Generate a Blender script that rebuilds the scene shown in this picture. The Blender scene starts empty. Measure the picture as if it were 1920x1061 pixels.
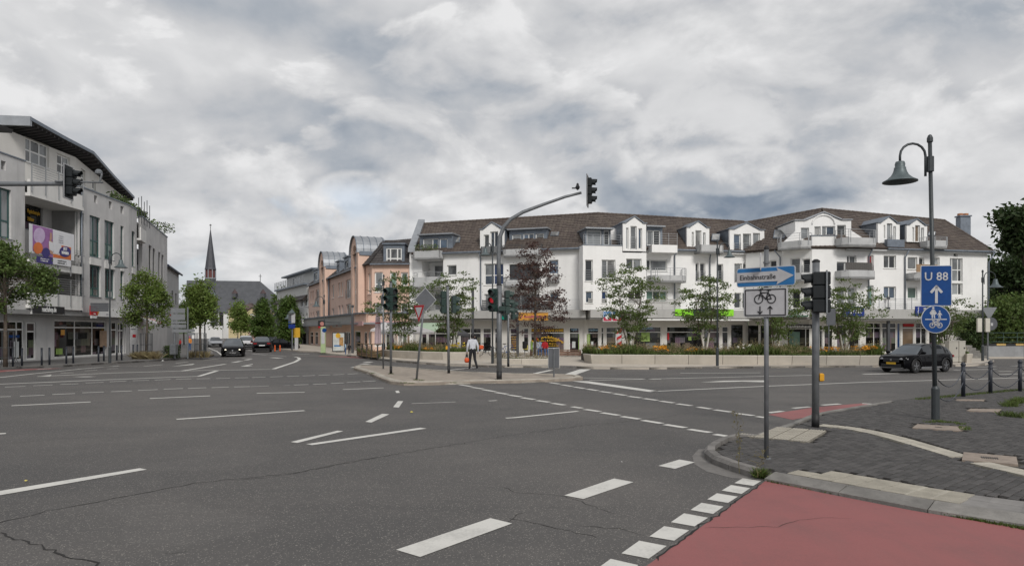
import bpy,bmesh,math,random
import numpy as np
from mathutils import Vector,Matrix
R=math.radians
random.seed(7)
rng=np.random.default_rng(7)
SC=bpy.context.scene
COL=SC.collection

# ------------------------------------------------------------------ camera
H,F,CX,CY=2.0,1280.0,960.0,620.0 # eye height, focal length and horizon of the photograph (its pixels)
cam_d=bpy.data.cameras.new('camera');cam=bpy.data.objects.new('camera',cam_d);COL.objects.link(cam)
cam.location=(0,0,H);cam.rotation_euler=(R(90),0,0)
cam_d.lens=24.0;cam_d.sensor_width=36.0;cam_d.sensor_fit='HORIZONTAL'
cam_d.shift_y=(620-530.5)/1920.0
cam_d.clip_start=0.1;cam_d.clip_end=6000
SC.camera=cam
# ------------------------------------------------------------------ exposure
SC.view_settings.view_transform='Standard';SC.view_settings.look='None'
SC.view_settings.gamma=1.0;SC.view_settings.use_curve_mapping=False
SC.view_settings.exposure=0.53
# ------------------------------------------------------------------ sky
SUN_EL,SUN_AZ=38.0,160.0 # azimuth clockwise from +Y: behind the camera, a little right
W=bpy.data.worlds.new('World');SC.world=W;W.use_nodes=True
nt=W.node_tree;nt.nodes.clear()
def nd(tree,t,**kw):
 n=tree.nodes.new(t)
 for k,v in kw.items():
  if k=='ins':
   for kk,vv in v.items():n.inputs[kk].default_value=vv
  else:setattr(n,k,v)
 return n
def mth(tree,op,a,b=None,c=None,clamp=False):
 n=tree.nodes.new('ShaderNodeMath');n.operation=op;n.use_clamp=clamp
 for i,v in enumerate((a,b,c)):
  if v is None:continue
  if isinstance(v,(int,float)):n.inputs[i].default_value=v
  else:tree.links.new(v,n.inputs[i])
 return n.outputs[0]
def sstep(tree,v,lo,hi,a=0.0,b=1.0):
 n=tree.nodes.new('ShaderNodeMapRange');n.interpolation_type='SMOOTHSTEP'
 tree.links.new(v,n.inputs[0])
 for i,x in enumerate((lo,hi,a,b)):n.inputs[i+1].default_value=x
 return n.outputs[0]
def mixc(tree,f,a,b):
 n=tree.nodes.new('ShaderNodeMix');n.data_type='RGBA';n.clamp_factor=True
 for s,v in((n.inputs[0],f),(n.inputs[6],a),(n.inputs[7],b)):
  if isinstance(v,(int,float)):s.default_value=v
  elif isinstance(v,tuple):s.default_value=(*v[:3],1)
  else:tree.links.new(v,s)
 return n.outputs[2]
def build_sky():
 t=nt
 tc=nd(t,'ShaderNodeTexCoord')
 sx=nd(t,'ShaderNodeSeparateXYZ');t.links.new(tc.outputs['Generated'],sx.inputs[0])
 def noise(scale,detail,rough,dx=0.0,dz=0.0,seed=0.0,zs=2.0,dist=0.0):
  c=nd(t,'ShaderNodeCombineXYZ')
  t.links.new(mth(t,'ADD',sx.outputs[0],dx+seed),c.inputs[0]);t.links.new(mth(t,'ADD',sx.outputs[1],seed),c.inputs[1])
  t.links.new(mth(t,'MULTIPLY_ADD',sx.outputs[2],zs,dz),c.inputs[2])
  n=nd(t,'ShaderNodeTexNoise',ins={'Scale':scale,'Detail':detail,'Roughness':rough,'Distortion':dist})
  t.links.new(c.outputs[0],n.inputs['Vector']);return n.outputs[0]
 # direction in the sky: x/y and z/y stay fixed in the world
 yy=mth(t,'MAXIMUM',sx.outputs[1],0.05)
 ax=mth(t,'DIVIDE',sx.outputs[0],yy);az=mth(t,'DIVIDE',sx.outputs[2],yy)
 def blob(cx,cz,rx,rz):
  a=mth(t,'DIVIDE',mth(t,'SUBTRACT',ax,cx),rx);b=mth(t,'DIVIDE',mth(t,'SUBTRACT',az,cz),rz)
  d=mth(t,'SQRT',mth(t,'ADD',mth(t,'MULTIPLY',a,a),mth(t,'MULTIPLY',b,b)))
  return sstep(t,d,0.15,1.0,1.0,0.0)
 big=noise(1.7,3.0,0.45,seed=4.2,zs=1.9)
 e0=noise(3.1,7.0,0.50,seed=1.3,zs=1.7,dist=0.25);e1=noise(3.1,7.0,0.50,0.03,0.06,seed=1.3,zs=1.7,dist=0.25)
 f0=noise(8.0,7.0,0.53,seed=7.7,zs=1.5,dist=0.2);f1=noise(8.0,7.0,0.53,0.012,0.035,seed=7.7,zs=1.5,dist=0.2)
 lit=mth(t,'MULTIPLY',mth(t,'SUBTRACT',e0,e1),0.95)
 puff=sstep(t,az,0.40,0.14,0.25,1.0)
 lit2=mth(t,'MULTIPLY',mth(t,'MULTIPLY',mth(t,'SUBTRACT',f0,f1),0.8),puff)
 v=mth(t,'ADD',mth(t,'ADD',0.545,lit),lit2)
 v=mth(t,'ADD',v,sstep(t,big,0.34,0.66,0.06,-0.055))
 v=mth(t,'ADD',v,sstep(t,e0,0.38,0.64,-0.06,0.06))
 g0=noise(5.2,8.0,0.55,seed=3.1,zs=1.9,dist=0.3);g1=noise(5.2,8.0,0.55,0.016,0.045,seed=3.1,zs=1.9,dist=0.3)
 edge=sstep(t,g0,0.47,0.555)
 v=mth(t,'ADD',v,mth(t,'MULTIPLY',mth(t,'SUBTRACT',edge,0.5),0.085))
 v=mth(t,'ADD',v,mth(t,'MULTIPLY',mth(t,'MULTIPLY',mth(t,'SUBTRACT',g0,g1),1.1),edge))
 def heap(cx,cz,rx,rz,soft,up,dn,edge):
  """a heaped cloud: ragged outline, bright crown, grey foot"""
  a_=mth(t,'DIVIDE',mth(t,'SUBTRACT',ax,cx),rx);b_=mth(t,'DIVIDE',mth(t,'SUBTRACT',az,cz),rz)
  d=mth(t,'SQRT',mth(t,'ADD',mth(t,'MULTIPLY',a_,a_),mth(t,'MULTIPLY',b_,b_)))
  d=mth(t,'ADD',d,mth(t,'MULTIPLY',mth(t,'SUBTRACT',f0,0.5),2.2))
  mk=sstep(t,d,1.0,1.0-soft)
  tone=mth(t,'ADD',sstep(t,mth(t,'ADD',b_,mth(t,'MULTIPLY',mth(t,'SUBTRACT',f0,f1),6.0)),-0.7,0.6,dn,up),mth(t,'MULTIPLY',lit2,edge))
  return mk,tone
 def over(v_,mk,tone):return mth(t,'ADD',mth(t,'MULTIPLY',v_,mth(t,'SUBTRACT',1.0,mk)),mth(t,'MULTIPLY',tone,mk))
 for(bx,by,rx,ry,amt)in((0.30,0.185,0.30,0.075,-0.30),(0.42,0.20,0.16,0.06,-0.12),(-0.35,0.30,0.45,0.09,-0.07),(-0.05,0.30,0.16,0.05,-0.05),(0.10,0.18,0.10,0.05,0.10),(-0.5,0.40,0.3,0.07,0.06),(0.55,0.42,0.35,0.12,-0.05),(0.05,0.40,0.22,0.08,0.06)):
  v=mth(t,'ADD',v,mth(t,'MULTIPLY',blob(bx,by,rx,ry),amt))
 for hp in((0.255,0.275,0.17,0.085,0.30,0.66,0.40,1.0),(0.31,0.235,0.13,0.04,0.35,0.68,0.42,1.0),(-0.30,0.135,0.10,0.035,0.4,0.70,0.50,1.0),(-0.24,0.20,0.09,0.03,0.45,0.68,0.50,1.0),(-0.50,0.15,0.14,0.035,0.5,0.70,0.52,1.0),(-0.19,0.145,0.09,0.03,0.35,0.58,0.40,1.0)):
  mk,tone=heap(*hp);v=over(v,mth(t,'MULTIPLY',mk,0.9),tone)
 ramp=nd(t,'ShaderNodeValToRGB');t.links.new(v,ramp.inputs[0])
 cr=ramp.color_ramp;cr.elements[0].position=0.08;cr.elements[0].color=(0.15,0.185,0.235,1)
 cr.elements[1].position=0.80;cr.elements[1].color=(0.585,0.585,0.59,1)
 for p,c in((0.32,(0.285,0.31,0.345)),(0.50,(0.408,0.415,0.430)),(0.64,(0.486,0.489,0.497))):
  e=cr.elements.new(p);e.color=(*c,1)
 sky=nd(t,'ShaderNodeTexSky',sky_type='NISHITA',sun_disc=False,sun_elevation=R(SUN_EL),sun_rotation=R(SUN_AZ))
 skyc=nd(t,'ShaderNodeVectorMath',operation='SCALE');t.links.new(sky.outputs[0],skyc.inputs[0]);skyc.inputs['Scale'].default_value=0.10
 gap=mth(t,'MULTIPLY',sstep(t,f0,0.54,0.42),mth(t,'MAXIMUM',blob(-0.345,0.20,0.08,0.05),mth(t,'MAXIMUM',blob(-0.235,0.185,0.10,0.05),blob(-0.50,0.10,0.1,0.06))))
 gap=mth(t,'MULTIPLY',gap,0.38)
 soft=mixc(t,0.5,skyc.outputs[0],(0.36,0.43,0.53))
 col=mixc(t,gap,ramp.outputs[0],soft)
 bg=nd(t,'ShaderNodeBackground',ins={'Strength':0.95});t.links.new(col,bg.inputs[0])
 o=nd(t,'ShaderNodeOutputWorld');t.links.new(bg.outputs[0],o.inputs[0])
build_sky()
# ------------------------------------------------------------------ sun behind the cloud
sun_d=bpy.data.lights.new('sun','SUN');sun_d.energy=1.5;sun_d.angle=R(16);sun_d.color=(1.0,0.965,0.92)
sun=bpy.data.objects.new('sun',sun_d);COL.objects.link(sun)
_d=Vector((math.sin(R(SUN_AZ))*math.cos(R(SUN_EL)),math.cos(R(SUN_AZ))*math.cos(R(SUN_EL)),math.sin(R(SUN_EL))))
sun.rotation_euler=(-_d).to_track_quat('-Z','Y').to_euler();sun.location=_d*50

# ------------------------------------------------------------------ materials
MATS={}
def mat(name,col,rough=0.7,metal=0.0,var=0.12,scale=3.0,bump=0.0,bscale=40.0,streak=0.0,island=0.0,spec=0.5,coat=0.0,emit=None,vcol=None,transl=0.0):
 """procedural surface: base colour broken by noise, optional vertical weather streaks, per-piece variation and fine bump"""
 if name in MATS:return MATS[name]
 m=bpy.data.materials.new(name);m.use_nodes=True;MATS[name]=m
 t=m.node_tree;b=t.nodes['Principled BSDF']
 b.inputs['Roughness'].default_value=rough;b.inputs['Metallic'].default_value=metal
 b.inputs['Specular IOR Level'].default_value=spec;b.inputs['Coat Weight'].default_value=coat
 c=(*col,1)
 tc=t.nodes.new('ShaderNodeTexCoord');cur=None
 if var:
  n=nd(t,'ShaderNodeTexNoise',ins={'Scale':scale,'Detail':6.0,'Roughness':0.62});t.links.new(tc.outputs['Object'],n.inputs[0])
  f=sstep(t,n.outputs[0],0.25,0.75)
  cur=mixc(t,f,tuple(x*(1-var)for x in col),tuple(min(1,x*(1+var))for x in col))
 if streak:
  mp=nd(t,'ShaderNodeMapping');mp.inputs['Scale'].default_value=(1.6,1.6,0.16);t.links.new(tc.outputs['Object'],mp.inputs[0])
  n=nd(t,'ShaderNodeTexNoise',ins={'Scale':1.0,'Detail':7.0,'Roughness':0.65});t.links.new(mp.outputs[0],n.inputs[0])
  f=mth(t,'MULTIPLY',sstep(t,n.outputs[0],0.48,0.78),streak)
  cur=mixc(t,f,cur if cur else col,tuple(x*0.45 for x in col))
 if island:
  g=t.nodes.new('ShaderNodeNewGeometry')
  f=g.outputs['Random Per Island']
  hs=nd(t,'ShaderNodeHueSaturation');
  t.links.new(mth(t,'MULTIPLY_ADD',f,2*island,1-island),hs.inputs['Value'])
  t.links.new(mth(t,'MULTIPLY_ADD',f,island*0.10,0.5-island*0.05),hs.inputs['Hue'])
  if cur is not None:t.links.new(cur,hs.inputs['Color'])
  else:hs.inputs['Color'].default_value=c
  cur=hs.outputs[0]
 if vcol is not None:
  oi=t.nodes.new('ShaderNodeObjectInfo');hs=nd(t,'ShaderNodeHueSaturation')
  t.links.new(mth(t,'MULTIPLY_ADD',oi.outputs['Random'],2*vcol,1-vcol),hs.inputs['Value'])
  if cur is not None:t.links.new(cur,hs.inputs['Color'])
  else:hs.inputs['Color'].default_value=c
  cur=hs.outputs[0]
 if cur is not None:t.links.new(cur,b.inputs['Base Color'])
 else:b.inputs['Base Color'].default_value=c
 if bump:
  n=nd(t,'ShaderNodeTexNoise',ins={'Scale':bscale,'Detail':4.0});t.links.new(tc.outputs['Object'],n.inputs[0])
  bp=nd(t,'ShaderNodeBump',ins={'Strength':bump,'Distance':0.02});t.links.new(n.outputs[0],bp.inputs['Height']);t.links.new(bp.outputs[0],b.inputs['Normal'])
 if emit:
  b.inputs['Emission Color'].default_value=(*emit[0],1);b.inputs['Emission Strength'].default_value=emit[1]
 if transl:
  tr=t.nodes.new('ShaderNodeBsdfTranslucent');mx=t.nodes.new('ShaderNodeMixShader');mx.inputs[0].default_value=transl
  if cur is not None:t.links.new(cur,tr.inputs[0])
  else:tr.inputs[0].default_value=c
  o=t.nodes['Material Output'];t.links.new(b.outputs[0],mx.inputs[1]);t.links.new(tr.outputs[0],mx.inputs[2]);t.links.new(mx.outputs[0],o.inputs[0])
 return m
def see_glass(name,tint=(0.8,0.85,0.85),clear=0.75):
 if name in MATS:return MATS[name]
 m=bpy.data.materials.new(name);m.use_nodes=True;MATS[name]=m
 t=m.node_tree;t.nodes.clear()
 tr=nd(t,'ShaderNodeBsdfTransparent');tr.inputs[0].default_value=(*tint,1)
 gl=nd(t,'ShaderNodeBsdfGlossy',ins={'Roughness':0.03});fr=nd(t,'ShaderNodeFresnel',ins={'IOR':1.5})
 f=mth(t,'ADD',mth(t,'MULTIPLY',fr.outputs[0],1.3),1-clear-0.15,clamp=True)
 mx=nd(t,'ShaderNodeMixShader');t.links.new(f,mx.inputs[0]);t.links.new(tr.outputs[0],mx.inputs[1]);t.links.new(gl.outputs[0],mx.inputs[2])
 o=nd(t,'ShaderNodeOutputMaterial');t.links.new(mx.outputs[0],o.inputs[0]);return m

# ------------------------------------------------------------------ mesh collecting
class MB:
 def __init__(s):s.v=[];s.f=[];s.m=[];s.uv={};s.cur=0
 def add(s,vs,fs,m=None):
  n=len(s.v);s.v+=[tuple(v)for v in vs]
  for f in fs:s.f.append(tuple(i+n for i in f));s.m.append(s.cur if m is None else m)
  return s
 def quad(s,a,b,c,d,m=None):return s.add((a,b,c,d),((0,1,2,3),),m)
 def box(s,c,d,rz=0.0,m=None,bev=0.0):
  hx,hy,hz=d[0]/2,d[1]/2,d[2]/2;cs,sn=math.cos(rz),math.sin(rz)
  P=lambda x,y,z:(c[0]+x*cs-y*sn,c[1]+x*sn+y*cs,c[2]+z)
  if bev:
   e=bev;vs=[]
   for z,k in((-hz,e),(-hz+e,0),(hz-e,0),(hz,e)):
    vs+=[P(-hx+k,-hy+k,z),P(hx-k,-hy+k,z),P(hx-k,hy-k,z),P(-hx+k,hy-k,z)]
   fs=[(3,2,1,0),(12,13,14,15)]
   for l in range(3):
    for i in range(4):j=(i+1)%4;fs.append((l*4+i,l*4+j,l*4+4+j,l*4+4+i))
   return s.add(vs,fs,m)
  vs=[P(x,y,z)for z in(-hz,hz)for x,y in((-hx,-hy),(hx,-hy),(hx,hy),(-hx,hy))]
  return s.add(vs,((3,2,1,0),(4,5,6,7),(0,1,5,4),(1,2,6,5),(2,3,7,6),(3,0,4,7)),m)
 def hexa(s,p,m=None): # 8 corners: bottom 4, top 4
  return s.add(p,((3,2,1,0),(4,5,6,7),(0,1,5,4),(1,2,6,5),(2,3,7,6),(3,0,4,7)),m)
 def bar(s,a,b,w,h,m=None): # rectangular bar between points
  a,b=Vector(a),Vector(b);d=(b-a).normalized()
  u=Vector((0,0,1))if abs(d.z)<0.95 else Vector((1,0,0))
  x=d.cross(u).normalized()*(w/2);y=x.cross(d).normalized()*(h/2)
  return s.hexa([a-x-y,a+x-y,b+x-y,b-x-y,a-x+y,a+x+y,b+x+y,b-x+y],m)
 def tube(s,pts,r,n=8,cap=True,m=None):
  pts=[Vector(p)for p in pts];rs=r if isinstance(r,(list,tuple))else[r]*len(pts)
  vs,fs=[],[];up=None
  for i,p in enumerate(pts):
   d=(pts[min(i+1,len(pts)-1)]-pts[max(i-1,0)]).normalized()
   if up is None:
    up=Vector((0,0,1))if abs(d.z)<0.9 else Vector((1,0,0))
   x=d.cross(up).normalized();y=x.cross(d).normalized();up=y
   for k in range(n):
    a=2*math.pi*k/n;vs.append(p+(x*math.cos(a)+y*math.sin(a))*rs[i])
  for i in range(len(pts)-1):
   for k in range(n):
    l=(k+1)%n;fs.append((i*n+k,i*n+l,(i+1)*n+l,(i+1)*n+k))
  if cap:fs.append(tuple(reversed(range(n))));fs.append(tuple(range((len(pts)-1)*n,len(pts)*n)))
  return s.add(vs,fs,m)
 def lathe(s,prof,n=16,c=(0,0,0),m=None,axis='z'): # prof: (r, z)
  vs,fs=[],[]
  for r,z in prof:
   for k in range(n):
    a=2*math.pi*k/n;p=(r*math.cos(a),r*math.sin(a),z)
    if axis=='y':p=(p[0],p[2],p[1])
    if axis=='x':p=(p[2],p[0],p[1])
    vs.append((c[0]+p[0],c[1]+p[1],c[2]+p[2]))
  for i in range(len(prof)-1):
   for k in range(n):
    l=(k+1)%n;fs.append((i*n+k,i*n+l,(i+1)*n+l,(i+1)*n+k))
  fs.append(tuple(reversed(range(n))));fs.append(tuple(range((len(prof)-1)*n,len(prof)*n)))
  return s.add(vs,fs,m)
 def prism(s,poly,z0,z1,m=None): # plan polygon (ccw) between two heights
  n=len(poly);vs=[(x,y,z0)for x,y in poly]+[(x,y,z1)for x,y in poly]
  fs=[tuple(reversed(range(n))),tuple(range(n,2*n))]+[(i,(i+1)%n,n+(i+1)%n,n+i)for i in range(n)]
  return s.add(vs,fs,m)
 def extr(s,pts,vec,m=None): # 3-D polygon swept along a vector
  n=len(pts);vec=Vector(vec);vs=[Vector(p)for p in pts];vs+=[p+vec for p in vs]
  fs=[tuple(reversed(range(n))),tuple(range(n,2*n))]+[(i,(i+1)%n,n+(i+1)%n,n+i)for i in range(n)]
  return s.add(vs,fs,m)
 def mesh(s,name,mats=(),smooth=False):
  me=bpy.data.meshes.new(name);me.from_pydata(s.v,[],s.f)
  for m in mats:me.materials.append(m)
  if len(mats)>1:me.polygons.foreach_set('material_index',s.m)
  if smooth:me.polygons.foreach_set('use_smooth',[True]*len(me.polygons))
  me.update();return me
LOC={}
def thing(name,loc=(0,0,0),rz=0.0,label=None,cat=None,group=None):
 o=bpy.data.objects.new(name,None);COL.objects.link(o);o.location=loc;o.rotation_euler=(0,0,rz);o.empty_display_size=0.3
 LOC[o.name]=Matrix.Translation(Vector(loc))@Matrix.Rotation(rz,4,'Z')
 return tag(o,label,cat,group)
def tag(o,label=None,cat=None,group=None,kind=None):
 if label:o['label']=label
 if cat:o['category']=cat
 if group:o['group']=group
 if kind:o['kind']=kind
 return o
def obj(name,mb,mats,parent=None,world=True,smooth=False,bevel=0.0,sub=0):
 """one mesh object; world=True: its coordinates are world metres although it has a parent"""
 mats=mats if isinstance(mats,(list,tuple))else(mats,)
 me=mb if isinstance(mb,bpy.types.Mesh)else mb.mesh(name,mats,smooth)
 o=bpy.data.objects.new(name,me);COL.objects.link(o)
 if parent is not None:
  o.parent=parent
  if world and parent.name in LOC:o.matrix_parent_inverse=LOC[parent.name].inverted()
 if sub:
  md=o.modifiers.new('sub','SUBSURF');md.levels=sub;md.render_levels=sub
 if bevel:
  md=o.modifiers.new('bevel','BEVEL');md.width=bevel;md.segments=2;md.limit_method='ANGLE'
 return o
def dup(root,loc,rz=0.0,label=None,scale=None,group=None):
 r=root.copy();COL.objects.link(r);r.location=loc;r.rotation_euler=(0,0,rz)
 if scale:r.scale=(scale,)*3 if not isinstance(scale,tuple)else scale
 if label:r['label']=label
 if group:r['group']=group
 for ch in root.children:
  c=ch.copy();COL.objects.link(c);c.parent=r
  for g in ch.children:
   d=g.copy();COL.objects.link(d);d.parent=c
 return r
def struct(name,mb,mats,parent=None,**kw):
 o=obj(name,mb,mats,parent,**kw)
 if parent is None:o['kind']='structure'
 return o
_fc={}
def text_mesh(s,size,width=None,extrude=0.004,bold=0.0,arc=None):
 """lettering as a mesh in the x-y plane, centred; width squeezes it to a given length"""
 cu=bpy.data.curves.new('lettering','FONT');cu.body=s;cu.size=size;cu.extrude=extrude;cu.offset=bold
 cu.align_x='CENTER';cu.align_y='CENTER';cu.resolution_u=2
 o=bpy.data.objects.new('lettering',cu);COL.objects.link(o)
 dg=bpy.context.evaluated_depsgraph_get();me=bpy.data.meshes.new_from_object(o.evaluated_get(dg))
 bpy.data.objects.remove(o);bpy.data.curves.remove(cu)
 if len(me.vertices):
  co=np.empty(len(me.vertices)*3);me.vertices.foreach_get('co',co);co=co.reshape(-1,3)
  mn,mx=co.min(0),co.max(0);co[:,:2]-=(mn[:2]+mx[:2])/2
  if width:co[:,0]*=width/max(1e-6,mx[0]-mn[0])
  if arc:
   a=co[:,0]/arc;rr=arc+co[:,1];co[:,0]=np.sin(a)*rr;co[:,1]=np.cos(a)*rr-arc
  me.vertices.foreach_set('co',co.ravel());me.update()
 return me
def lettering(s,size,mt,P,xdir,parent,width=None,zdir=(0,0,1),name='lettering',bold=0.0,arc=None,world=True):
 """writing standing on a surface: centre P, reading direction xdir, up zdir"""
 me=text_mesh(s,size,width,bold=bold,arc=arc);me.materials.append(mt)
 x=Vector(xdir).normalized();z=Vector(zdir).normalized();n=x.cross(z)
 M=Matrix(((x.x,z.x,n.x,P[0]),(x.y,z.y,n.y,P[1]),(x.z,z.z,n.z,P[2]),(0,0,0,1)))
 me.transform(M)
 return obj(name,me,mt,parent,world)
def G(x,y,z=0.0):
 """ground point seen at a photograph pixel"""
 Y=F*(H-z)/(y-CY);return Vector(((x-CX)*Y/F,Y,z))
def at(x,y,Y):return Vector(((x-CX)*Y/F,Y,H-(y-CY)*Y/F))
# ================================================================== GROUND
def asphalt():
 m=bpy.data.materials.new('asphalt');m.use_nodes=True;t=m.node_tree;b=t.nodes['Principled BSDF']
 tc=nd(t,'ShaderNodeTexCoord');O=tc.outputs['Object']
 def noise(scale,detail,rough=0.6,mp=None):
  n=nd(t,'ShaderNodeTexNoise',ins={'Scale':scale,'Detail':detail,'Roughness':rough})
  if mp:
   q=nd(t,'ShaderNodeMapping');q.inputs['Scale'].default_value=mp[0];q.inputs['Rotation'].default_value=(0,0,mp[1]);t.links.new(O,q.inputs[0]);t.links.new(q.outputs[0],n.inputs[0])
  else:t.links.new(O,n.inputs[0])
  return n.outputs[0]
 big=noise(0.16,4);mid=noise(0.9,6,0.7);lane=noise(1.0,4,0.6,((0.05,0.6,1),0.12));fine=noise(60.0,3,0.8)
 vo=nd(t,'ShaderNodeTexVoronoi',ins={'Scale':95.0});t.links.new(O,vo.inputs[0])
 c=mixc(t,sstep(t,big,0.3,0.7),(0.086,0.082,0.080),(0.134,0.124,0.116))
 c=mixc(t,mth(t,'MULTIPLY',sstep(t,mid,0.42,0.75),0.35),c,(0.080,0.077,0.075))
 c=mixc(t,mth(t,'MULTIPLY',sstep(t,lane,0.5,0.72),0.35),c,(0.077,0.075,0.075))
 oil=noise(0.45,5,0.7,((0.12,1.0,1),-0.5));c=mixc(t,mth(t,'MULTIPLY',sstep(t,oil,0.56,0.74),0.45),c,(0.062,0.06,0.06))
 pat=noise(0.35,2,0.4);c=mixc(t,mth(t,'MULTIPLY',sstep(t,pat,0.60,0.615),0.22),c,(0.155,0.145,0.137))
 c=mixc(t,mth(t,'MULTIPLY',sstep(t,vo.outputs['Color'],0.1,0.9),0.30),c,(0.05,0.05,0.05))
 sp=nd(t,'ShaderNodeSeparateColor');t.links.new(vo.outputs['Color'],sp.inputs[0])
 c=mixc(t,mth(t,'MULTIPLY',sstep(t,sp.outputs[1],0.92,0.96),0.7),c,(0.30,0.28,0.25))
 t.links.new(c,b.inputs['Base Color']);b.inputs['Roughness'].default_value=0.82;b.inputs['Specular IOR Level'].default_value=0.3
 bp=nd(t,'ShaderNodeBump',ins={'Strength':0.5,'Distance':0.006});t.links.new(mth(t,'ADD',fine,vo.outputs['Distance']),bp.inputs['Height']);t.links.new(bp.outputs[0],b.inputs['Normal'])
 return m
M_asph=asphalt()
def wornpaint(name,col,wear,scale=2.0):
 m=bpy.data.materials.new(name);m.use_nodes=True;t=m.node_tree;b=t.nodes['Principled BSDF']
 tc=nd(t,'ShaderNodeTexCoord');n=nd(t,'ShaderNodeTexNoise',ins={'Scale':scale,'Detail':8.0,'Roughness':0.7});t.links.new(tc.outputs['Object'],n.inputs[0])
 n2=nd(t,'ShaderNodeTexNoise',ins={'Scale':38.0,'Detail':3.0});t.links.new(tc.outputs['Object'],n2.inputs[0])
 f=mth(t,'MULTIPLY',sstep(t,mth(t,'ADD',n.outputs[0],mth(t,'MULTIPLY',n2.outputs[0],0.35)),0.60,0.88),wear)
 c=mixc(t,f,col,tuple(x*0.4+0.03 for x in col));t.links.new(c,b.inputs['Base Color']);b.inputs['Roughness'].default_value=0.7
 bp=nd(t,'ShaderNodeBump',ins={'Strength':0.25,'Distance':0.004});t.links.new(n2.outputs[0],bp.inputs['Height']);t.links.new(bp.outputs[0],b.inputs['Normal'])
 return m
M_white=wornpaint('road_paint_white',(0.60,0.585,0.545),0.4)
M_worn=wornpaint('road_paint_worn',(0.40,0.385,0.36),1.0,4.0)
def redsurf():
 m=wornpaint('red_cycle_surface',(0.27,0.089,0.086),0.3,0.9);t=m.node_tree;b=t.nodes['Principled BSDF'];src=b.inputs['Base Color'].links[0].from_socket;tc=t.nodes['Texture Coordinate']
 def nz(sc,de,mp):
  q=nd(t,'ShaderNodeMapping');q.inputs['Scale'].default_value=mp;t.links.new(tc.outputs['Object'],q.inputs[0]);n=nd(t,'ShaderNodeTexNoise',ins={'Scale':sc,'Detail':de,'Roughness':.7});t.links.new(q.outputs[0],n.inputs[0]);return n.outputs[0]
 c=mixc(t,mth(t,'MULTIPLY',sstep(t,nz(1.6,6,(1,.25,1)),.45,.75),.35),src,(.17,.085,.08));c=mixc(t,mth(t,'MULTIPLY',sstep(t,nz(5,5,(1,1,1)),.66,.78),.5),c,(.10,.075,.07));c=mixc(t,mth(t,'MULTIPLY',sstep(t,nz(90,2,(1,1,1)),.55,.75),.3),c,(.36,.15,.14));t.links.new(c,b.inputs['Base Color']);return m
M_red=redsurf()if True else wornpaint('red_cycle_surface',(0.27,0.089,0.086),0.3,0.9)
M_paver=mat('dark_paver',(0.062,0.058,0.056),0.85,var=0.22,scale=9,bump=0.5,bscale=60,vcol=0.30)
M_paver_all=mat('dark_paver_joined',(0.062,0.058,0.056),0.85,var=0.22,scale=9,bump=0.5,bscale=60,island=0.26)
M_joint=mat('sand_joint',(0.06,0.055,0.045),0.95,var=0.3,scale=6)
M_kerb=mat('kerb_concrete',(0.20,0.19,0.175),0.85,var=0.25,scale=4,bump=0.4,bscale=50,vcol=0.12)
M_kerb_dark=mat('kerb_weathered',(0.16,0.15,0.14),0.85,var=0.3,scale=4,bump=0.4,vcol=0.15)
M_beige=mat('beige_paving',(0.44,0.395,0.335),0.85,var=0.10,scale=0.9,bump=0.2,streak=0.0)
M_tact=mat('tactile_concrete',(0.40,0.37,0.31),0.85,var=0.16,scale=5,bump=0.3,vcol=0.10)
M_tact_d=mat('tactile_grooves',(0.24,0.22,0.185),0.9,var=0.25,scale=6)  # grooves coloured darker: shade between the ribs put into the colour, with dirt
M_isl=mat('island_paving',(0.30,0.255,0.21),0.88,var=0.2,scale=2.5,bump=0.3)
M_grey_pave=mat('grey_pavement',(0.125,0.12,0.115),0.88,var=0.2,scale=1.6,bump=0.3)
M_moss=mat('moss_weeds',(0.055,0.075,0.025),0.95,var=0.4,scale=12)

road=struct('road',MB().quad((-900,-40,0),(900,-40,0),(900,2500,0),(-900,2500,0)),M_asph)
ZP=0.006
def mark(pts,m=None,name='lane_marking'):
 mb=MB();mb.add([(p[0],p[1],ZP)for p in pts],(tuple(range(len(pts))),));return obj(name,mb,m or M_white,road)
def flip(p): # counter-clockwise so that the face looks up
 a=sum(p[i][0]*p[(i+1)%len(p)][1]-p[(i+1)%len(p)][0]*p[i][1]for i in range(len(p)))
 return p if a>0 else p[::-1]
def mq(*px,**k):return mark(flip([G(*p)for p in px]),**k)
def stroke(pts,w=0.15,m=None):
 """a painted line through photograph pixels, w metres wide"""
 P=[G(*p).to_2d()for p in pts];L,Rr=[],[]
 for i,p in enumerate(P):
  d=(P[min(i+1,len(P)-1)]-P[max(i-1,0)]).normalized();n=Vector((-d.y,d.x))*w/2
  L.append(p+n);Rr.append(p-n)
 mb=MB();k=len(P);mb.add([(p.x,p.y,ZP)for p in Rr+L],[(i,i+1,k+i+1,k+i)for i in range(k-1)])
 return obj('lane_marking',mb,m or M_white,road)
s9=3.929
def A(x,y):return(x/s9,660+y/s9)
def B(x,y):return(480+x/s9,640+y/s9)
def C(x,y):return(960+x/s9,640+y/s9)
def D(x,y):return(680+x/2.526,820+y/2.526)
def E(x,y):return(1300+x/2.939,700+y/2.939)
def K(x,y):return(300+x/5.053,540+y/5.053)
def J(x,y):return(1620+x/4.42,560+y/4.42)
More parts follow.
